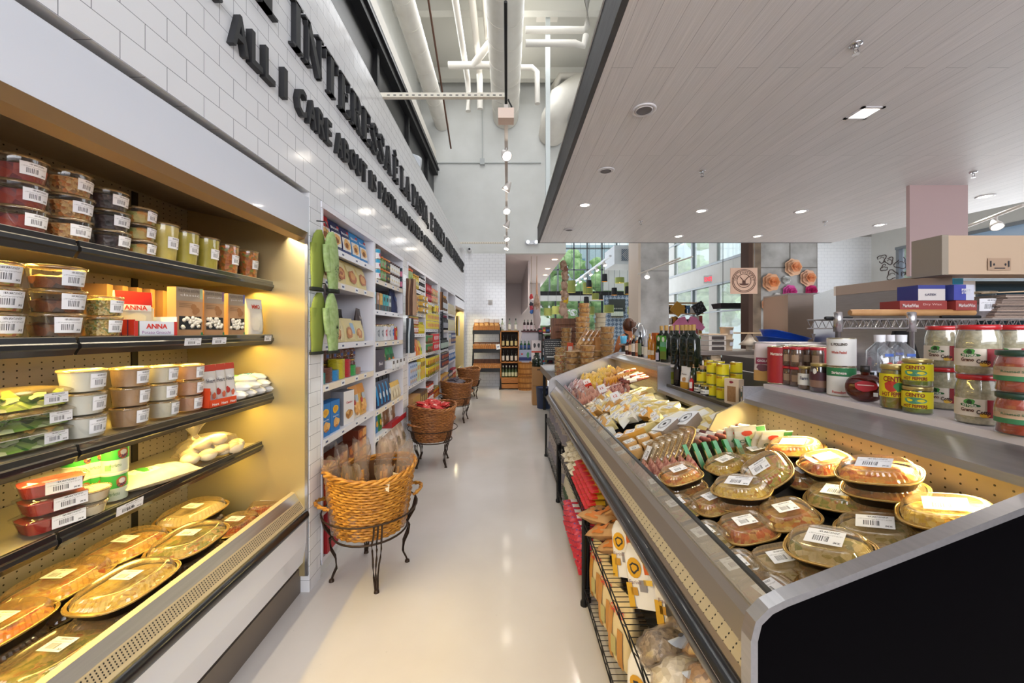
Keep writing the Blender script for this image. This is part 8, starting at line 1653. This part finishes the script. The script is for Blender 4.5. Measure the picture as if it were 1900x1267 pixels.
m = MB(); m.box(-.06, .06, -.02, 0, -.07, .07, pm('d8d4d0', .5)); m.lathe([(.045, 0), (.04, .02)], 18, pm('c8c4c0', .5), T=Matrix.Translation((0, -.02, 0)) @ Matrix.Rotation(pi/2, 4, 'X')); o = m.build('alarm_strobe'); o.location = (X(910, 10.4), 10.398, Zv(561, 10.4)); tag(o, 'small square fire alarm strobe on the white tiled end wall', 'alarm')
r = root('emergency_light', 'twin-headed emergency light glowing on the bulkhead over the passage', 'emergency light', (X(987, 10.35), 10.35, Zv(450, 10.35)));
for s in (-1, 1): m = MB(); ball(m, (s*.11, -.02, 0), .07, pm('e8ecf4', .4), n=14); m.build('lamp_head', r); m = MB(); ball(m, (s*.11, -.07, 0), .04, glow('f4f8ff', 12), n=12); m.build('bulb', r)
m = MB(); m.box(-.06, .06, -.02, .04, -.05, .05, pm('e0e2e6', .5)); m.build('base', r)
r = root('exit_sign', 'small red and white EXIT sign on the street side wall', 'sign', (XR-.05, 13.3, 3.25), R(-55)); m = MB(); m.box(-.17, .17, -.03, .03, -.13, .13, pm('e4e2e2', .5)); m.build('housing', r); m = MB(); dtext(m, flat(-.031), 'EXIT', 0, 0, .28, .15, glow('e8384a', 1.2), .001, .04); m.build('lettering', r)
# round logo sign hanging in front of the columns
Yq = 8.6; c = PX(1380, 521, Yq); sg = root('hanging_sign', 'square peach coloured sign reading THE FOODFEST around a round crest', 'sign', tuple(c), R(-4)); q = 24*Yq/F
m = MB(); m.box(-q, q, -.01, .01, -q, q, pm('e8bfa6', .55)); m.build('panel', sg); m = MB(); bk = pm('5a3428', .6)
for rr in (.88, .78, .52): m.tube([(q*rr*cos(a), -.012, q*rr*sin(a)) for a in [2*pi*i/40 for i in range(40)]], .006, 5, bk, closed=True)
st = 'THE FOODFEST'
for i, ch in enumerate(st):
 if ch == ' ': continue
 a = pi*.97-pi*.94*i/(len(st)-1); v, f = textpoly(ch, .03); hh = .105*q*2*.62
 m.add([(q*.65*cos(a)+(x*hh*.8)*sin(a)+y*hh*cos(a), -.013, q*.65*sin(a)-(x*hh*.8)*cos(a)+y*hh*sin(a)) for x, y in v], f, bk)
m.box(-q*.12, q*.12, -.014, -.011, -q*.28, -q*.0, bk); m.prism([(q*.36*cos(a), -q*.22-q*.14*sin(a)) for a in [i*pi/8 for i in range(9)]], -.004, bk, T=Matrix.Translation((0, -.011, 0)))
for a in (-.3, .35): m.tube([(0, -.013, -q*.05), (q*a, -.013, q*.32)], .008, 5, bk)
m.build('crest', sg)
m = MB(); [m.tube([(s*q*.8, 0, q), (s*q*.8, 0, 8.2-c.z)], .003, 4, pm('b8bcc0', .5)) for s in (-1, 1)]; m.build('wire', sg)
# paper flowers on the concrete wall
def flower(u, v, rp_, c1, c2, lb, s):
 c = PX(u, v, Yc-.02); r_ = rp_*Yc/F; r = root('paper_flower', lb, 'paper flower', (c.x, Yc+.0, c.z)); rd2 = random.Random(s)
 for k, (f, n, dz, cc) in enumerate([(1.0, 7, .02, c1), (.8, 6, .07, c1), (.58, 6, .11, c2), (.36, 5, .14, c2), (.18, 4, .16, c2)]):
  m = MB()
  for i in range(n):
   a = 2*pi*i/n+k*.5+rd2.uniform(-.1, .1); w_ = pi/n*1.35; V = []
   for j in range(5):
    t = j/4
    for g in range(5):
     b = a+w_*(g/4-.5)*2*(.35+.65*sin(pi*min(t*.62+.15, 1))); q_ = r_*f*(t*(1-.14*abs(g/4-.5)*2)); V.append((q_*cos(b), -dz*r_*4-.12*r_*t*t*(2 if k > 1 else 1)+.05*r_*abs(g/4-.5), q_*sin(b)))
   m.add(V, [(j*5+g, j*5+g+1, (j+1)*5+g+1, (j+1)*5+g) for j in range(4) for g in range(4)], pm(cc, .8), True)
  m.build('petals', r)
for i, (u, v, q_, c1, c2, l) in enumerate([(1470.7, 496.4, 17, 'f2c4a0', 'f0a878', 'large peach paper rose, the highest on the concrete wall'), (1429.8, 524, 17.5, 'f0b890', 'ee9c64', 'large peach paper rose beside the brown column'), (1498.3, 516, 16, 'f2c0a0', 'f0a474', 'large peach paper rose at the tiled wall side'), (1424.7, 565, 13, 'f0b48c', 'ee9058', 'smaller peach paper rose, the lowest peach one'), (1459.6, 519, 8, 'dcdcd8', 'c8c8c4', 'small white paper rose between two large peach ones'), (1442.4, 551.6, 8.5, 'e0dcd8', 'ccc8c4', 'small white paper rose beside the pink one'), (1465, 541.7, 14, 'e05aa8', 'd0408e', 'bright pink paper rose in the middle'), (1505, 539.5, 12, 'd8307a', 'b81c60', 'magenta paper rose behind the steel unit'), (1448.6, 582.6, 15, 'e6e4e0', 'd4d2ce', 'large white paper rose low on the wall')]): flower(u, v, q_, c1, c2, l, i)
# air handling unit with lattice grille
Yh = 12.0; m = MB(); m.box(X(1140, Yh), X(1212, Yh), Yh, Yh+1.2, Zv(490, Yh), Zv(455, Yh), pm('d8e0e4', .5)); m.tube([(X(1200, Yh), Yh+.1, 3.9), (X(1212, Yh), Yh+.1, 4.1), (X(1212, Yh), Yh+.1, 8.2)], .36, 20, pm('dde3e6', .4)); m.box(X(1153, Yh), X(1185, Yh), Yh-.02, Yh, Zv(484, Yh), Zv(462, Yh), pm('3a5a78', .5))
for i in range(9):
 for s in (-1, 1):
  x0 = X(1153, Yh)+.532*(i+.5)/9*1.0; m.add([(x0-.18*s-.008, Yh-.03, Zv(484, Yh)), (x0-.18*s+.008, Yh-.03, Zv(484, Yh)), (x0+.18*s+.008, Yh-.03, Zv(462, Yh)), (x0+.18*s-.008, Yh-.03, Zv(462, Yh))], [(0, 1, 2, 3)], pm('e0e4e6', .5))
tag(m.build('air_handling_unit'), 'pale hanging air unit with a dark lattice grille and round duct', 'air unit')
for u0, v0, u1, v1, Y0, Y1, l in [(1184, 509, 1262, 479, 9.0, 7.5, 'white spotlight track in front of the concrete column'), (1220, 498, 1285, 476, 10.5, 9.0, 'second white spotlight track beside the concrete column'), (1690, 460, 1900, 380, 6.6, 4.2, 'white spotlight track beyond the pink panel')]:
 a, b = PX(u0, v0, Y0), PX(u1, v1, Y1); r = root('lighting_track', l, 'lighting track', (0, 0, 0)); m = MB(); m.tube([a, b], .018, 6, pm('e8e2da', .4)); m.build('rail', r); p = a.lerp(b, .25 if u0 < 1600 else .83); lamp(r, p.x, p.y, p.z-.12, -.4, -.7)
 if u0 > 1600: p = a.lerp(b, .05); lamp(r, p.x, p.y, p.z-.12, .2, -.5)
tt = MB(); dtext(tt, flat(Yw-.06), "T'S", X(1055, Yw), Zv(580, Yw), .62, .34, pm('f4f6f8', .5), .01, .04); tt.tube([(X(1064, Yw)+.16*cos(a), Yw-.07, Zv(580, Yw)+.16*sin(a)) for a in [i*pi/8 for i in range(16)]], .02, 6, pm('e4e8ea', .5), closed=True); tag(tt.build('window_sign'), "white window lettering T'S with a round emblem on the far glass", 'sign')
# bottles in the patterned niche
nb_ = bottle('wine_bottle', .07, .45, pm('2a3a3a', .2), pm('d8d8d0', .4), [(.1, .6, 'd8e0d0', 1.1)], n=10)
m = MB(); m.box(X(1134, 19.6), X(1156, 19.6), 19.5, 19.72, Zv(588, 19.6)-.03, Zv(588, 19.6), pm('8a7a5a', .5)); m.box(X(1130, 19.7), X(1160, 19.7), 19.7, 19.74, Zv(578, 19.7), Zv(555, 19.7), pm('3a3e3a', .3)); tag(m.build('niche_shelf'), 'narrow shelf with dark panel in the patterned tile niche', 'shelf')
for i in range(6): nb_.put((X(1136+3.6*i, 19.6), 19.6, Zv(588, 19.6)), 0, 'white-labelled bottle on the niche shelf', 'bottles in the patterned niche')
# outside: trees and pale buildings
LEAF = noisy('outdoor_foliage', [(.3, '7aa860'), (.5, 'b0d088'), (.7, 'dcecb4')], 3, .8, 6)
LEAF.node_tree.nodes['Principled BSDF'].inputs['Subsurface Weight'].default_value = 0
def tree(x, y, z, s, lb, sd):
 r = root('tree', lb, 'tree', (x, y, 0)); m = MB(); m.tube([(0, 0, 0), (.05, 0, z*.6), (0, 0, z)], [.14*s, .1*s, .06*s], 8, pm('6a5a44', .9)); m.build('trunk', r); m = MB(); rd2 = random.Random(sd)
 for i in range(34):
  c = Vector((rd2.gauss(0, .75), rd2.gauss(0, .5), rd2.gauss(0, .75)))*s; ball(m, (c.x, c.y, z+c.z), rd2.uniform(.3, .6)*s, LEAF, n=9, wob=.6, seed=i)
 m.build('crown', r)
for i, (x, y, z, s, l) in enumerate([(2.2, 25, 3.2, 1.3, 'leafy tree outside behind the far window, beyond the crate'), (4.3, 26, 2.6, 1.2, 'tree outside the far window at the cookie piles'), (3.2, 30, 6.0, 1.2, 'tall tree outside the upper far windows'), (7.6, 30, 5.2, 1.1, 'tree beyond the upper window by the air unit'), (11.5, 17, 3.0, 1.2, 'tree outside the street windows near the pink shirt'), (11.5, 12.8, 2.2, 1.0, 'low tree outside the street windows by the peach sign'), (12.2, 22.5, 4, 1.4, 'distant street tree beyond the concrete column')]): tree(x, y, z, s, l, i)
m = MB(); m.box(-2, 16, 34, 36, 0, 9, pm('c8d4dc', .7));
for i in range(12): m.box(-1+1.4*i, -.2+1.4*i, 33.95, 34, 1+2.6*(i % 3), 2.6+2.6*(i % 3), pm('7a98b0', .3))
tag(m.build('building'), 'pale blue grey building seen through the far windows', 'building')
m = MB(); m.box(15, 17, 4, 33, 0, 9, pm('dfe6ea', .7));
for i in range(9): m.box(14.95, 15, 5+3*i, 6.6+3*i, 3.5, 6, pm('8ab0cc', .3))
tag(m.build('building'), 'white building with blue windows across the street', 'building')
S1('ground_outside', (-6, 30, 21, 45, -.12, -.02, pm('a8a8a4', .9)), (9.3, 30, -4, 21, -.12, -.02, pm('a8a8a4', .9)))
# -- KITCHEN SIDE behind the counter
def thing1(name, mb, lb, cat, loc=(0, 0, 0), g=None): o = mb.build(name); o.location = loc; return tag(o, lb, cat, g)
Yk1 = 4.0
ss = pm('a89e98', .35, .6); ssd = pm('77706c', .4, .5); cream = pm('e2c6a4', .5)
# steel counter with dark microwave below, weighing scale etc.
r = root('kitchen_worktable', 'steel-topped kitchen table with cream legs behind the oil bottles', 'table', (X(1350, 4.2), 4.3, 0)); x0, x1 = X(1300, 4.2)-X(1350, 4.2), X(1420, 4.2)-X(1350, 4.2)
m = MB(); m.box(x0-.3, x1, -.3, .3, 1.23, 1.27, ss); m.build('table_top', r)
for a, b in ((x0+.02, x0+.12), (x1-.24, x1)): m = MB(); m.box(a, b, -.28, .28, 0, 1.23, cream); m.build('side_panel', r)
m = MB(); m.box(x0+.13, x1-.25, -.29, .2, .85, 1.20, pm('121012', .1, 0, .5)); m.box(x0+.16, x0+.30, -.292, -.29, .9, 1.17, pm('1c1a1e', .2)); thing1('microwave_oven', m, 'glossy dark appliance under the steel kitchen table', 'appliance', (X(1350, 4.2), 4.3, 0))
m = MB(); z0 = 1.272
for k in range(3): m.box(-.09, .09, -.1, .1, .055*k, .055*k+.05, pm('d8cfc8', .4)); m.box(-.06, .07, -.104, -.1, .055*k+.008, .055*k+.042, pm('4a4240', .5))
m.box(-.10, .10, -.11, .11, .165, .18, pm('e4c8a8', .5)); thing1('drawer_organiser', m, 'small three-drawer plastic organiser on the kitchen table', 'organiser', (X(1322, 4.2), 4.2, z0))
for k in range(2): m = MB(); m.lathe([(.055, 0), (.065, .11), (.069, .11), (.069, .125)], 18, pm('d8c0a4', .5)); S = wrap(.064); drect(m, S, .0, .045, .05, .09, pm('c8ccd8', .5), .002, 5); thing1('plastic_pail', m, 'beige lidded pail beside the organiser, ' + ['lower', 'upper'][k], 'pail', (X(1348, 4.2), 4.2, z0+.126*k), 'beige pails')
r = root('weighing_scale', 'cream kitchen scale with flared body and flat tray', 'scale', (X(1390, 4.2), 4.2, z0)); m = MB(); m.lathe([(.03, 0), (.03, .05), (.10, .06), (.05, .11), (.025, .16), (.012, .18)], 20, pm('e4d4c0', .4)); m.build('scale_body', r); m = MB(); m.box(-.13, .13, -.07, .07, .18, .192, pm('e8c8a0', .5)); m.build('tray', r)
# white bins, blue containers
Yb2 = 3.3; zb_ = 1.24
m = MB(); m.box(X(1412, Yb2), X(1640, Yb2), Yb2-.1, Yb2+.6, .0, zb_, ssd); thing1('back_counter', m, 'grey steel back counter holding white bins', 'counter')
m = MB(); m.loft([sup(.22, .12, 0, 24, 7, c=(0, 0)), sup(.25, .14, .14, 24, 7), sup(.262, .15, .142, 24, 7)], clear('milky_plastic', 'f0eef0', .12, .8, .3, 'f4eeee'), caps=(True, False)); bin_ = m.mesh('food_bin')
for u, Y, z, rz, sc, l in [(1465, 3.4, zb_, 0, 1, 'long milky white food bin below the steel unit'), (1535, 3.1, zb_, 4, .95, 'milky white food bin in front of the steel upright'), (1560, 3.5, zb_+.10, -8, .8, 'milky white lid and bin stacked behind the others'), (1510, 2.95, zb_-.02, 0, .7, 'small pale food tray in front of the white bins')]:
 o = bpy.data.objects.new('food_bin', bin_); COL.objects.link(o); o.location = (X(u, Y), Y, z); o.rotation_euler = (0, 0, R(rz)); o.scale = (sc, sc, sc); tag(o, l, 'food bin')
m = MB(); m.loft([sup(.16, .12, 0, 24, 5), sup(.19, .15, .06, 24, 5), sup(.20, .16, .06, 24, 5), sup(.18, .14, .05, 24, 5)], pm('2a5ac0', .35), caps=(True, False)); bl = m.mesh('blue_tub')
for k in range(2): o = bpy.data.objects.new('blue_tub', bl); COL.objects.link(o); o.location = (X(1447+6*k, 3.9), 3.9, zb_+.10+.05*k); o.rotation_euler = (0, R(8+6*k), 0); tag(o, 'bright blue plastic tub nested above the white bins, ' + ['lower', 'upper'][k], 'tub', 'nested blue tubs')
# slicer-like steel unit
m = MB(); Yu = 5.2; m.box(X(1462, Yu), X(1512, Yu), Yu, Yu+.5, 0, Zv(547, Yu), pm('a08a78', .12, .9)); m.box(X(1512, Yu), X(1551, Yu), Yu+.02, Yu+.5, 0, Zv(543, Yu), pm('b8bcc4', .25, .7)); m.box(X(1462, Yu), X(1551, Yu), Yu-.01, Yu+.5, Zv(547, Yu), Zv(544, Yu), ss)
for i in range(3):
 for j in range(3): disc(m, flat(Yu+.02), X(1524+9*i, Yu), Zv(553+5*j, Yu), .022, .01, pm('e8e8ea', .3), .002)
thing1('steel_oven', m, 'tall reflective steel cabinet with rows of slots beside the paper roses', 'steel cabinet')
# refrigerator / big steel case with beige hood
Yr = 3.0
r = root('steel_refrigerator', 'very large brushed steel cabinet rising behind the grain jars', 'refrigerator', (X(1551, Yr), Yr, 0))
m = MB(); a = PX(1551, 534, 3.0); b = PX(1760, 508, 2.3); ox, oy = X(1551, Yr), Yr
m.loft([[(a.x-ox, a.y-oy, .9), (b.x-ox, b.y-oy, .9), (b.x-ox+.3, b.y-oy+.6, .9), (a.x-ox+.3, a.y-oy+.6, .9)], [(a.x-ox, a.y-oy, a.z), (b.x-ox, b.y-oy, a.z), (b.x-ox+.3, b.y-oy+.6, a.z), (a.x-ox+.3, a.y-oy+.6, a.z)]], STEEL, False); m.build('cabinet_body', r)
m = MB(); m.loft([[(a.x-ox-.01, a.y-oy-.01, a.z-.06), (b.x-ox, b.y-oy-.02, a.z-.06), (b.x-ox, b.y-oy+.0, a.z-.06), (a.x-ox, a.y-oy+.02, a.z-.06)], [(a.x-ox-.01, a.y-oy-.01, a.z+.01), (b.x-ox, b.y-oy-.02, a.z+.01), (b.x-ox, b.y-oy+.0, a.z+.01), (a.x-ox, a.y-oy+.02, a.z+.01)]], pm('c8b4a4', .4, .4), False); m.build('top_edge', r)
Yv = 2.2; xa = X(1747, Yv); zl = Zv(509, Yv)
m = MB(); m.box(xa, xa+1.6, Yv, Yv+.16, zl, 2.02, pm('cdb296', .5)); m.box(xa-.002, xa+.035, Yv-.004, Yv+.162, zl-.002, 2.022, pm('a09484', .5)); hood = thing1('overhead_cabinet', m, 'beige overhead cabinet with a small vent plate in the kitchen corner', 'cabinet')
m = MB(); S = lambda x, z, o: (x, Yv-.004-o, z); cx, cz = X(1852, Yv), Zv(491, Yv); w_ = .065; drect(m, S, cx-w_, cx+w_, cz-.032, cz+.036, pm('b89a80', .5), .002);
for s in (-1, 1): drect(m, S, cx+s*w_*.78-.004, cx+s*w_*.78+.004, cz-.014, cz+.02, INK, .004); disc(m, S, cx+s*w_*.5, cz+.0, .005, .007, INK, .004)
drect(m, S, cx-.03, cx+.03, cz-.024, cz-.018, INK, .004); m.build('vent_plate', hood)
m = MB(); m.box(X(1752, 2.5), X(1752, 2.5)+1.6, 2.5, 3.0, 1.40, 1.80, pm('1c3038', .15, .2)); m.box(X(1768, 2.49), X(1808, 2.49), 2.485, 2.5, 1.45, 1.80, pm('dfe6f0', .4)); m.box(X(1772, 2.47), X(1790, 2.47), 2.478, 2.485, Zv(527, 2.47), Zv(516, 2.47), pm('2a9ad0', .4)); thing1('glass_door_cooler', m, 'dark glass cooler with a blue sticker below the beige cabinet', 'cooler')
m = MB(); Yp2 = 4.4; m.box(X(1688, Yp2), X(1796, Yp2)-.0, Yp2, Yp2+.04, Zv(512, Yp2)-.0, CZ, pm('d0b4b2', .6)); thing1('suspended_board', m, 'pink grey board hanging from the plank ceiling above the steel cabinet', 'board')
# chrome wire shelf with rolling pin, glove boxes, pot lids, paper stack
Yz = 2.15; sz = Zv(592, Yz); sh = root('chrome_wire_shelf', 'chrome wire shelf above the jars carrying a rolling pin and boxes', 'wire shelf', (X(1555, Yz), Yz, 0))
L_ = X(1980, Yz)-X(1555, Yz); CW = pm('c8c4c4', .25, .8)
m = MB()
for y in (0, .22):
 for dz in (0, -.05): m.tube([(0, y, sz+dz), (L_, y, sz+dz)], .005, 6, CW)
 m.tube([(L_*i/56, y, sz-(.05 if i % 2 else 0)) for i in range(57)], .003, 5, CW)
for i in range(60): m.tube([(L_*i/59, 0, sz), (L_*i/59, .22, sz)], .0025, 4, CW)
m.build('wire_deck', sh)
for x, y in ((0, 0), (L_*.32, 0)): m = MB(); m.lathe([(.013, .9), (.013, sz-.07), (.021, sz-.07), (.021, sz+.035), (.015, sz+.04)], 14, CW, (x, y, 0)); m.build('post', sh)
def rod(name, u0, u1, v, Y, r_, mt, lb, cat): a = PX(u0, v, Y); b = PX(u1, v, Y); m = MB(); m.tube([(0, 0, 0), (.01, 0, 0), (b.x-a.x-.01, 0, 0), (b.x-a.x, 0, 0)], [r_*.8, r_, r_, r_*.9], 18, mt); thing1(name, m, lb, cat, tuple(a))
rod('rolling_pin', 1577, 1806, 580, Yz+.08, .019, noisy('beech', [(.3, 'b88450'), (.7, 'cc9c68')], 8, .5, 3), 'thick wooden rolling pin lying along the chrome shelf', 'rolling pin')
rod('tool_handle', 1531, 1580, 590, Yz+.02, .010, BLACK, 'short black handle sticking out past the chrome post', 'handle')
rod('tool_handle', 1745, 1818, 588, Yz+.02, .009, BLACK, 'black handle lying in front of the rolling pin', 'handle')
b1 = carton('glove_box', .30, .12, .075, '9a3a34', 'a04440', [], [], [('Multifold Dry Wax', -.02+.25, .65, .42, .2, 'd8b8b0')]); Yg = Yz+.14
bx_ = lambda w_, h, c, f, rects, txts, nm='glove_box': carton(nm, w_, .12, h, c, f, rects, [], txts, 'box')
zg = sz+.004
bx_(.27, .055, '9a3a34', '9c3f3a', [], [('MarketWax', .22, .5, .34, .36, 'e8d8d4'), ('Dry Wax', .68, .6, .4, .28, 'd8a8a0')]).put((X(1693, Yg), Yg, Zv(573, Yg)-.012), 0, 'dark red MarketWax carton under the latex glove box')
bx_(.13, .055, '9a3a34', 'a0433e', [], [('MarketWax', .5, .5, .8, .36, 'e8d8d4')]).put((X(1762, Yg), Yg-.02, Zv(573, Yg)-.012), R(4), 'short end of a second dark red MarketWax carton')
bx_(.155, .088, '3a4288', 'd8d0cc', [(0, 1, .75, 1, '3f4690')], [('LATEX', .45, .38, .4, .13, '3a3a60')]).put((X(1708, Yg), Yg, Zv(573, Yg)+.045), 0, 'white and blue latex glove box on the red cartons');
bx_(.13, .088, '3a4288', '4a50a8', [(.6, 1, 0, 1, 'd8dae8')], [('FIRST', .6, .66, .5, .16, 'f0f0f4'), ('STREET', .6, .48, .5, .14, 'f0f0f4')]).put((X(1757, Yg), Yg-.02, Zv(573, Yg)+.045), R(6), 'blue and white box end reading FIRST STREET')
P = tub('plastic_container', .075, .155, clear('empty_milk', 'e8e4ea', .1, .3, .3, 'd8ccd4'), .5, 77, lab=(.10, .07), taper=.78, cat='container'); P.put((X(1812, Yz+.11), Yz+.11, sz+.005), 0, 'tall translucent plastic container on the chrome shelf')
m = MB(); rd = random.Random(5)
for i in range(16): ww = .30-.006*i; m.box(-.1+rd.uniform(-.01, .01)+.006*i, ww, -.14, .16, .0085*i, .0085*i+.006, pm(rd.choice(['b8a090', 'a08c80', 'c8b4a4', '8a7a72']), .7), T=Matrix.Rotation(rd.uniform(-.05, .05), 4, 'Z'))
m.tube([(-.10, -.1, .145), (.3, -.12, .16)], .004, 6, cream); thing1('pizza_pan_stack'.replace('_stack', ''), m, 'tall heap of thin brown flat pans on the chrome shelf', 'pan', (X(1880, Yz), Yz+.16, sz+.004))
m = MB(); m.loft([[(x_, y_, z_) for x_, y_ in ((-.06*k_, 0), (.06*k_, 0), (.06*k_, .03), (-.06*k_, .03))] for z_, k_ in ((1.48, .7), (1.42, 1), (1.25, 1.9))], pm('0e0e10', .8)); thing1('black_apron', m, 'black cloth hanging in front of the steel cabinet behind the water bottles', 'cloth', (X(1678, 2.3), 2.3, 0))
wbt = Proto('vinegar_jug', 'bottle'); m = MB(); m.lathe([(.046, 0), (.05, .02), (.05, .12), (.018, .155), (.018, .165)], 20, clear('clear_jug', 'e6ecf2', .3, .06, .04)); wbt.part('jug_body', m); m = MB(); m.lathe([(.020, .162), (.021, .195)], 16, pm('eef0f4', .4)); wbt.part('cap', m); m = MB(); disc(m, wrap(.0505), 0, .05, .018, .018, pm('c83a34', .5), .001); wbt.part('round_label', m); m = MB(); drect(m, wrap(.0505), -.02, .02, .095, .108, pm('4a6ab8', .5), .001, 5); wbt.part('paper_label', m)
for i, (u, Y) in enumerate(((1632, 1.85), (1652, 1.98), (1672, 1.85))): wbt.put((X(u, Y), Y, Zv(622, Y)-.193), 0, 'clear vinegar jug with white cap, %s from the tomato cans' % NTH[i], 'clear vinegar jugs')
m = MB(); m.box(X(1590, 1.8), X(1900, 1.8), 1.76, 2.1, 0, Zv(622, 1.85)-.194, pm('c8bcc4', .5)); m.box(X(1680, 1.8), X(1740, 1.8), 1.80, 1.9, Zv(622, 1.85)-.194, Zv(622, 1.85)-.15, pm('c02c34', .4)); thing1('prep_table', m, 'pale prep table holding the clear vinegar jugs', 'table')
# shop goods by the street window: pink shirt, mannequin shelf
Ym = 11.5; sp = root('hanging_shirt', 'pink short-sleeved shirt hanging in the clothing corner', 'shirt', (X(1277, Ym), Ym, Zv(612, Ym))); m = MB(); m.prism([(-.26, -.35), (-.22, .05), (-.42, -.02), (-.50, .08), (-.24, .36), (-.10, .40), (0, .18), (.10, .40), (.24, .36), (.50, .08), (.42, -.02), (.22, .05), (.26, -.35)], .10, pm('e88ab4', .8)); m.build('cloth', sp); m = MB(); m.tube([(-.2, .05, .4), (0, .05, .46), (.2, .05, .4)], .012, 6, CHROME); m.tube([(0, .05, .46), (0, .05, .62)], .008, 6, CHROME); m.build('hanger', sp)
m = MB(); m.box(X(1250, Ym)-.1, X(1312, Ym), Ym+.1, Ym+.5, 0, 1.2, pm('5a6a80', .7))
for k in range(4): m.box(X(1238, Ym), X(1312, Ym), Ym+.2, Ym+.5, 1.35+.32*k, 1.38+.32*k, pm('b89870', .6))
thing1('clothing_shelf', m, 'wooden shelf of small goods behind the pink shirt', 'shelf')
rd = random.Random(31)
for i in range(26):
 P = carton('gift_item', rd.uniform(.08, .2), .1, rd.uniform(.10, .25), rd.choice(['2a2a30', 'b8862c', 'c8c0b8', '5a7aa0', 'a8483a', '3a3a3a', 'd8d0c8']), None, cat='gift item'); P.put((X(1238, Ym)+.08+(i % 9)*.13+rd.uniform(-.02, .02), Ym+.3, 1.382+.32*(i//9)), 0, 'small dark or ochre item on the wooden shelf behind the pink shirt', 'small goods behind the pink shirt')
for u, v, c, l, rz in [(1258, 573, pm('a8781c', .7), 'ochre patterned folded cloth hung above the pink shirt', 40), (1298, 572, noisy('black_floral', [(.5, '141416'), (.7, '6a6a70')], 20, .8, 2), 'black floral cloth hung beside the pink shirt', -30)]:
 m = MB(); m.box(-.16, .16, 0, .05, -.16, .16, c, T=Matrix.Rotation(R(rz), 4, 'Y')); thing1('folded_cloth', m, l, 'cloth', (X(u, 11.2), 11.2, Zv(v, 11.2)))
m = MB(); Yy = 10.6; m.loft([[(X(1330, Yy), Yy-.2, Zv(563, Yy)), (X(1384, Yy), Yy-.2, Zv(563, Yy)), (X(1384, Yy), Yy+.3, Zv(563, Yy)), (X(1330, Yy), Yy+.3, Zv(563, Yy))], [(X(1334, Yy), Yy-.1, Zv(572, Yy)), (X(1384, Yy), Yy-.1, Zv(572, Yy)), (X(1384, Yy), Yy+.3, Zv(572, Yy)), (X(1334, Yy), Yy+.3, Zv(572, Yy))]], pm('1a1a1e', .5), False); [m.tube([(X(u_, Yy), Yy+.1, Zv(563, Yy)-.01), (X(u_, Yy), Yy+.1, 8.2)], .008, 5, BLACK) for u_ in (1345, 1380)]; thing1('heater_hood', m, 'long black hanging heater by the door beside the brown column', 'heater')
m = MB(); m.lathe([(.09, 0), (.10, .10), (.055, .25), (.02, .30)], 20, pm('c8ccd0', .2, .9)); thing1('steel_cone', m, 'shiny steel cone on the counter before the concrete column', 'steel cone', (X(1187, 5.6), 5.6, 1.30))
m = MB(); m.box(1.70, X(1240, 5.6), 5.3, 5.75, 0, 1.27, BLACK); m.box(1.66, X(1242, 5.6), 5.26, 5.78, 1.27, 1.30, pm('d8c8c4', .4)); thing1('coffee_counter', m, 'pale-topped coffee counter behind the liqueur bottles', 'counter')
for i in range(5): m = MB(); m.lathe([(.03, 0), (.05, .05), (.04, .09), (.02, .1)], 14, pm(['1c1a1a', 'e4c8b4', '6a3a24', 'e0b898', 'd89a6a'][i], .4)); thing1('cup', m, '%s cup on the coffee counter, %s from the steel cone' % (['black', 'cream', 'brown', 'pale', 'tan'][i], NTH[i]), 'cup', (X(1198+8.5*i, 5.6), 5.55, 1.302))
m = MB(); m.lathe([(.05, 0), (.07, .2), (.07, .22), (.02, .24)], 16, pm('8a7a74', .2, .8)); thing1('coffee_grinder', m, 'dark steel canister beside the woman', 'canister', (X(1183, 5.6), 5.62, 1.302))
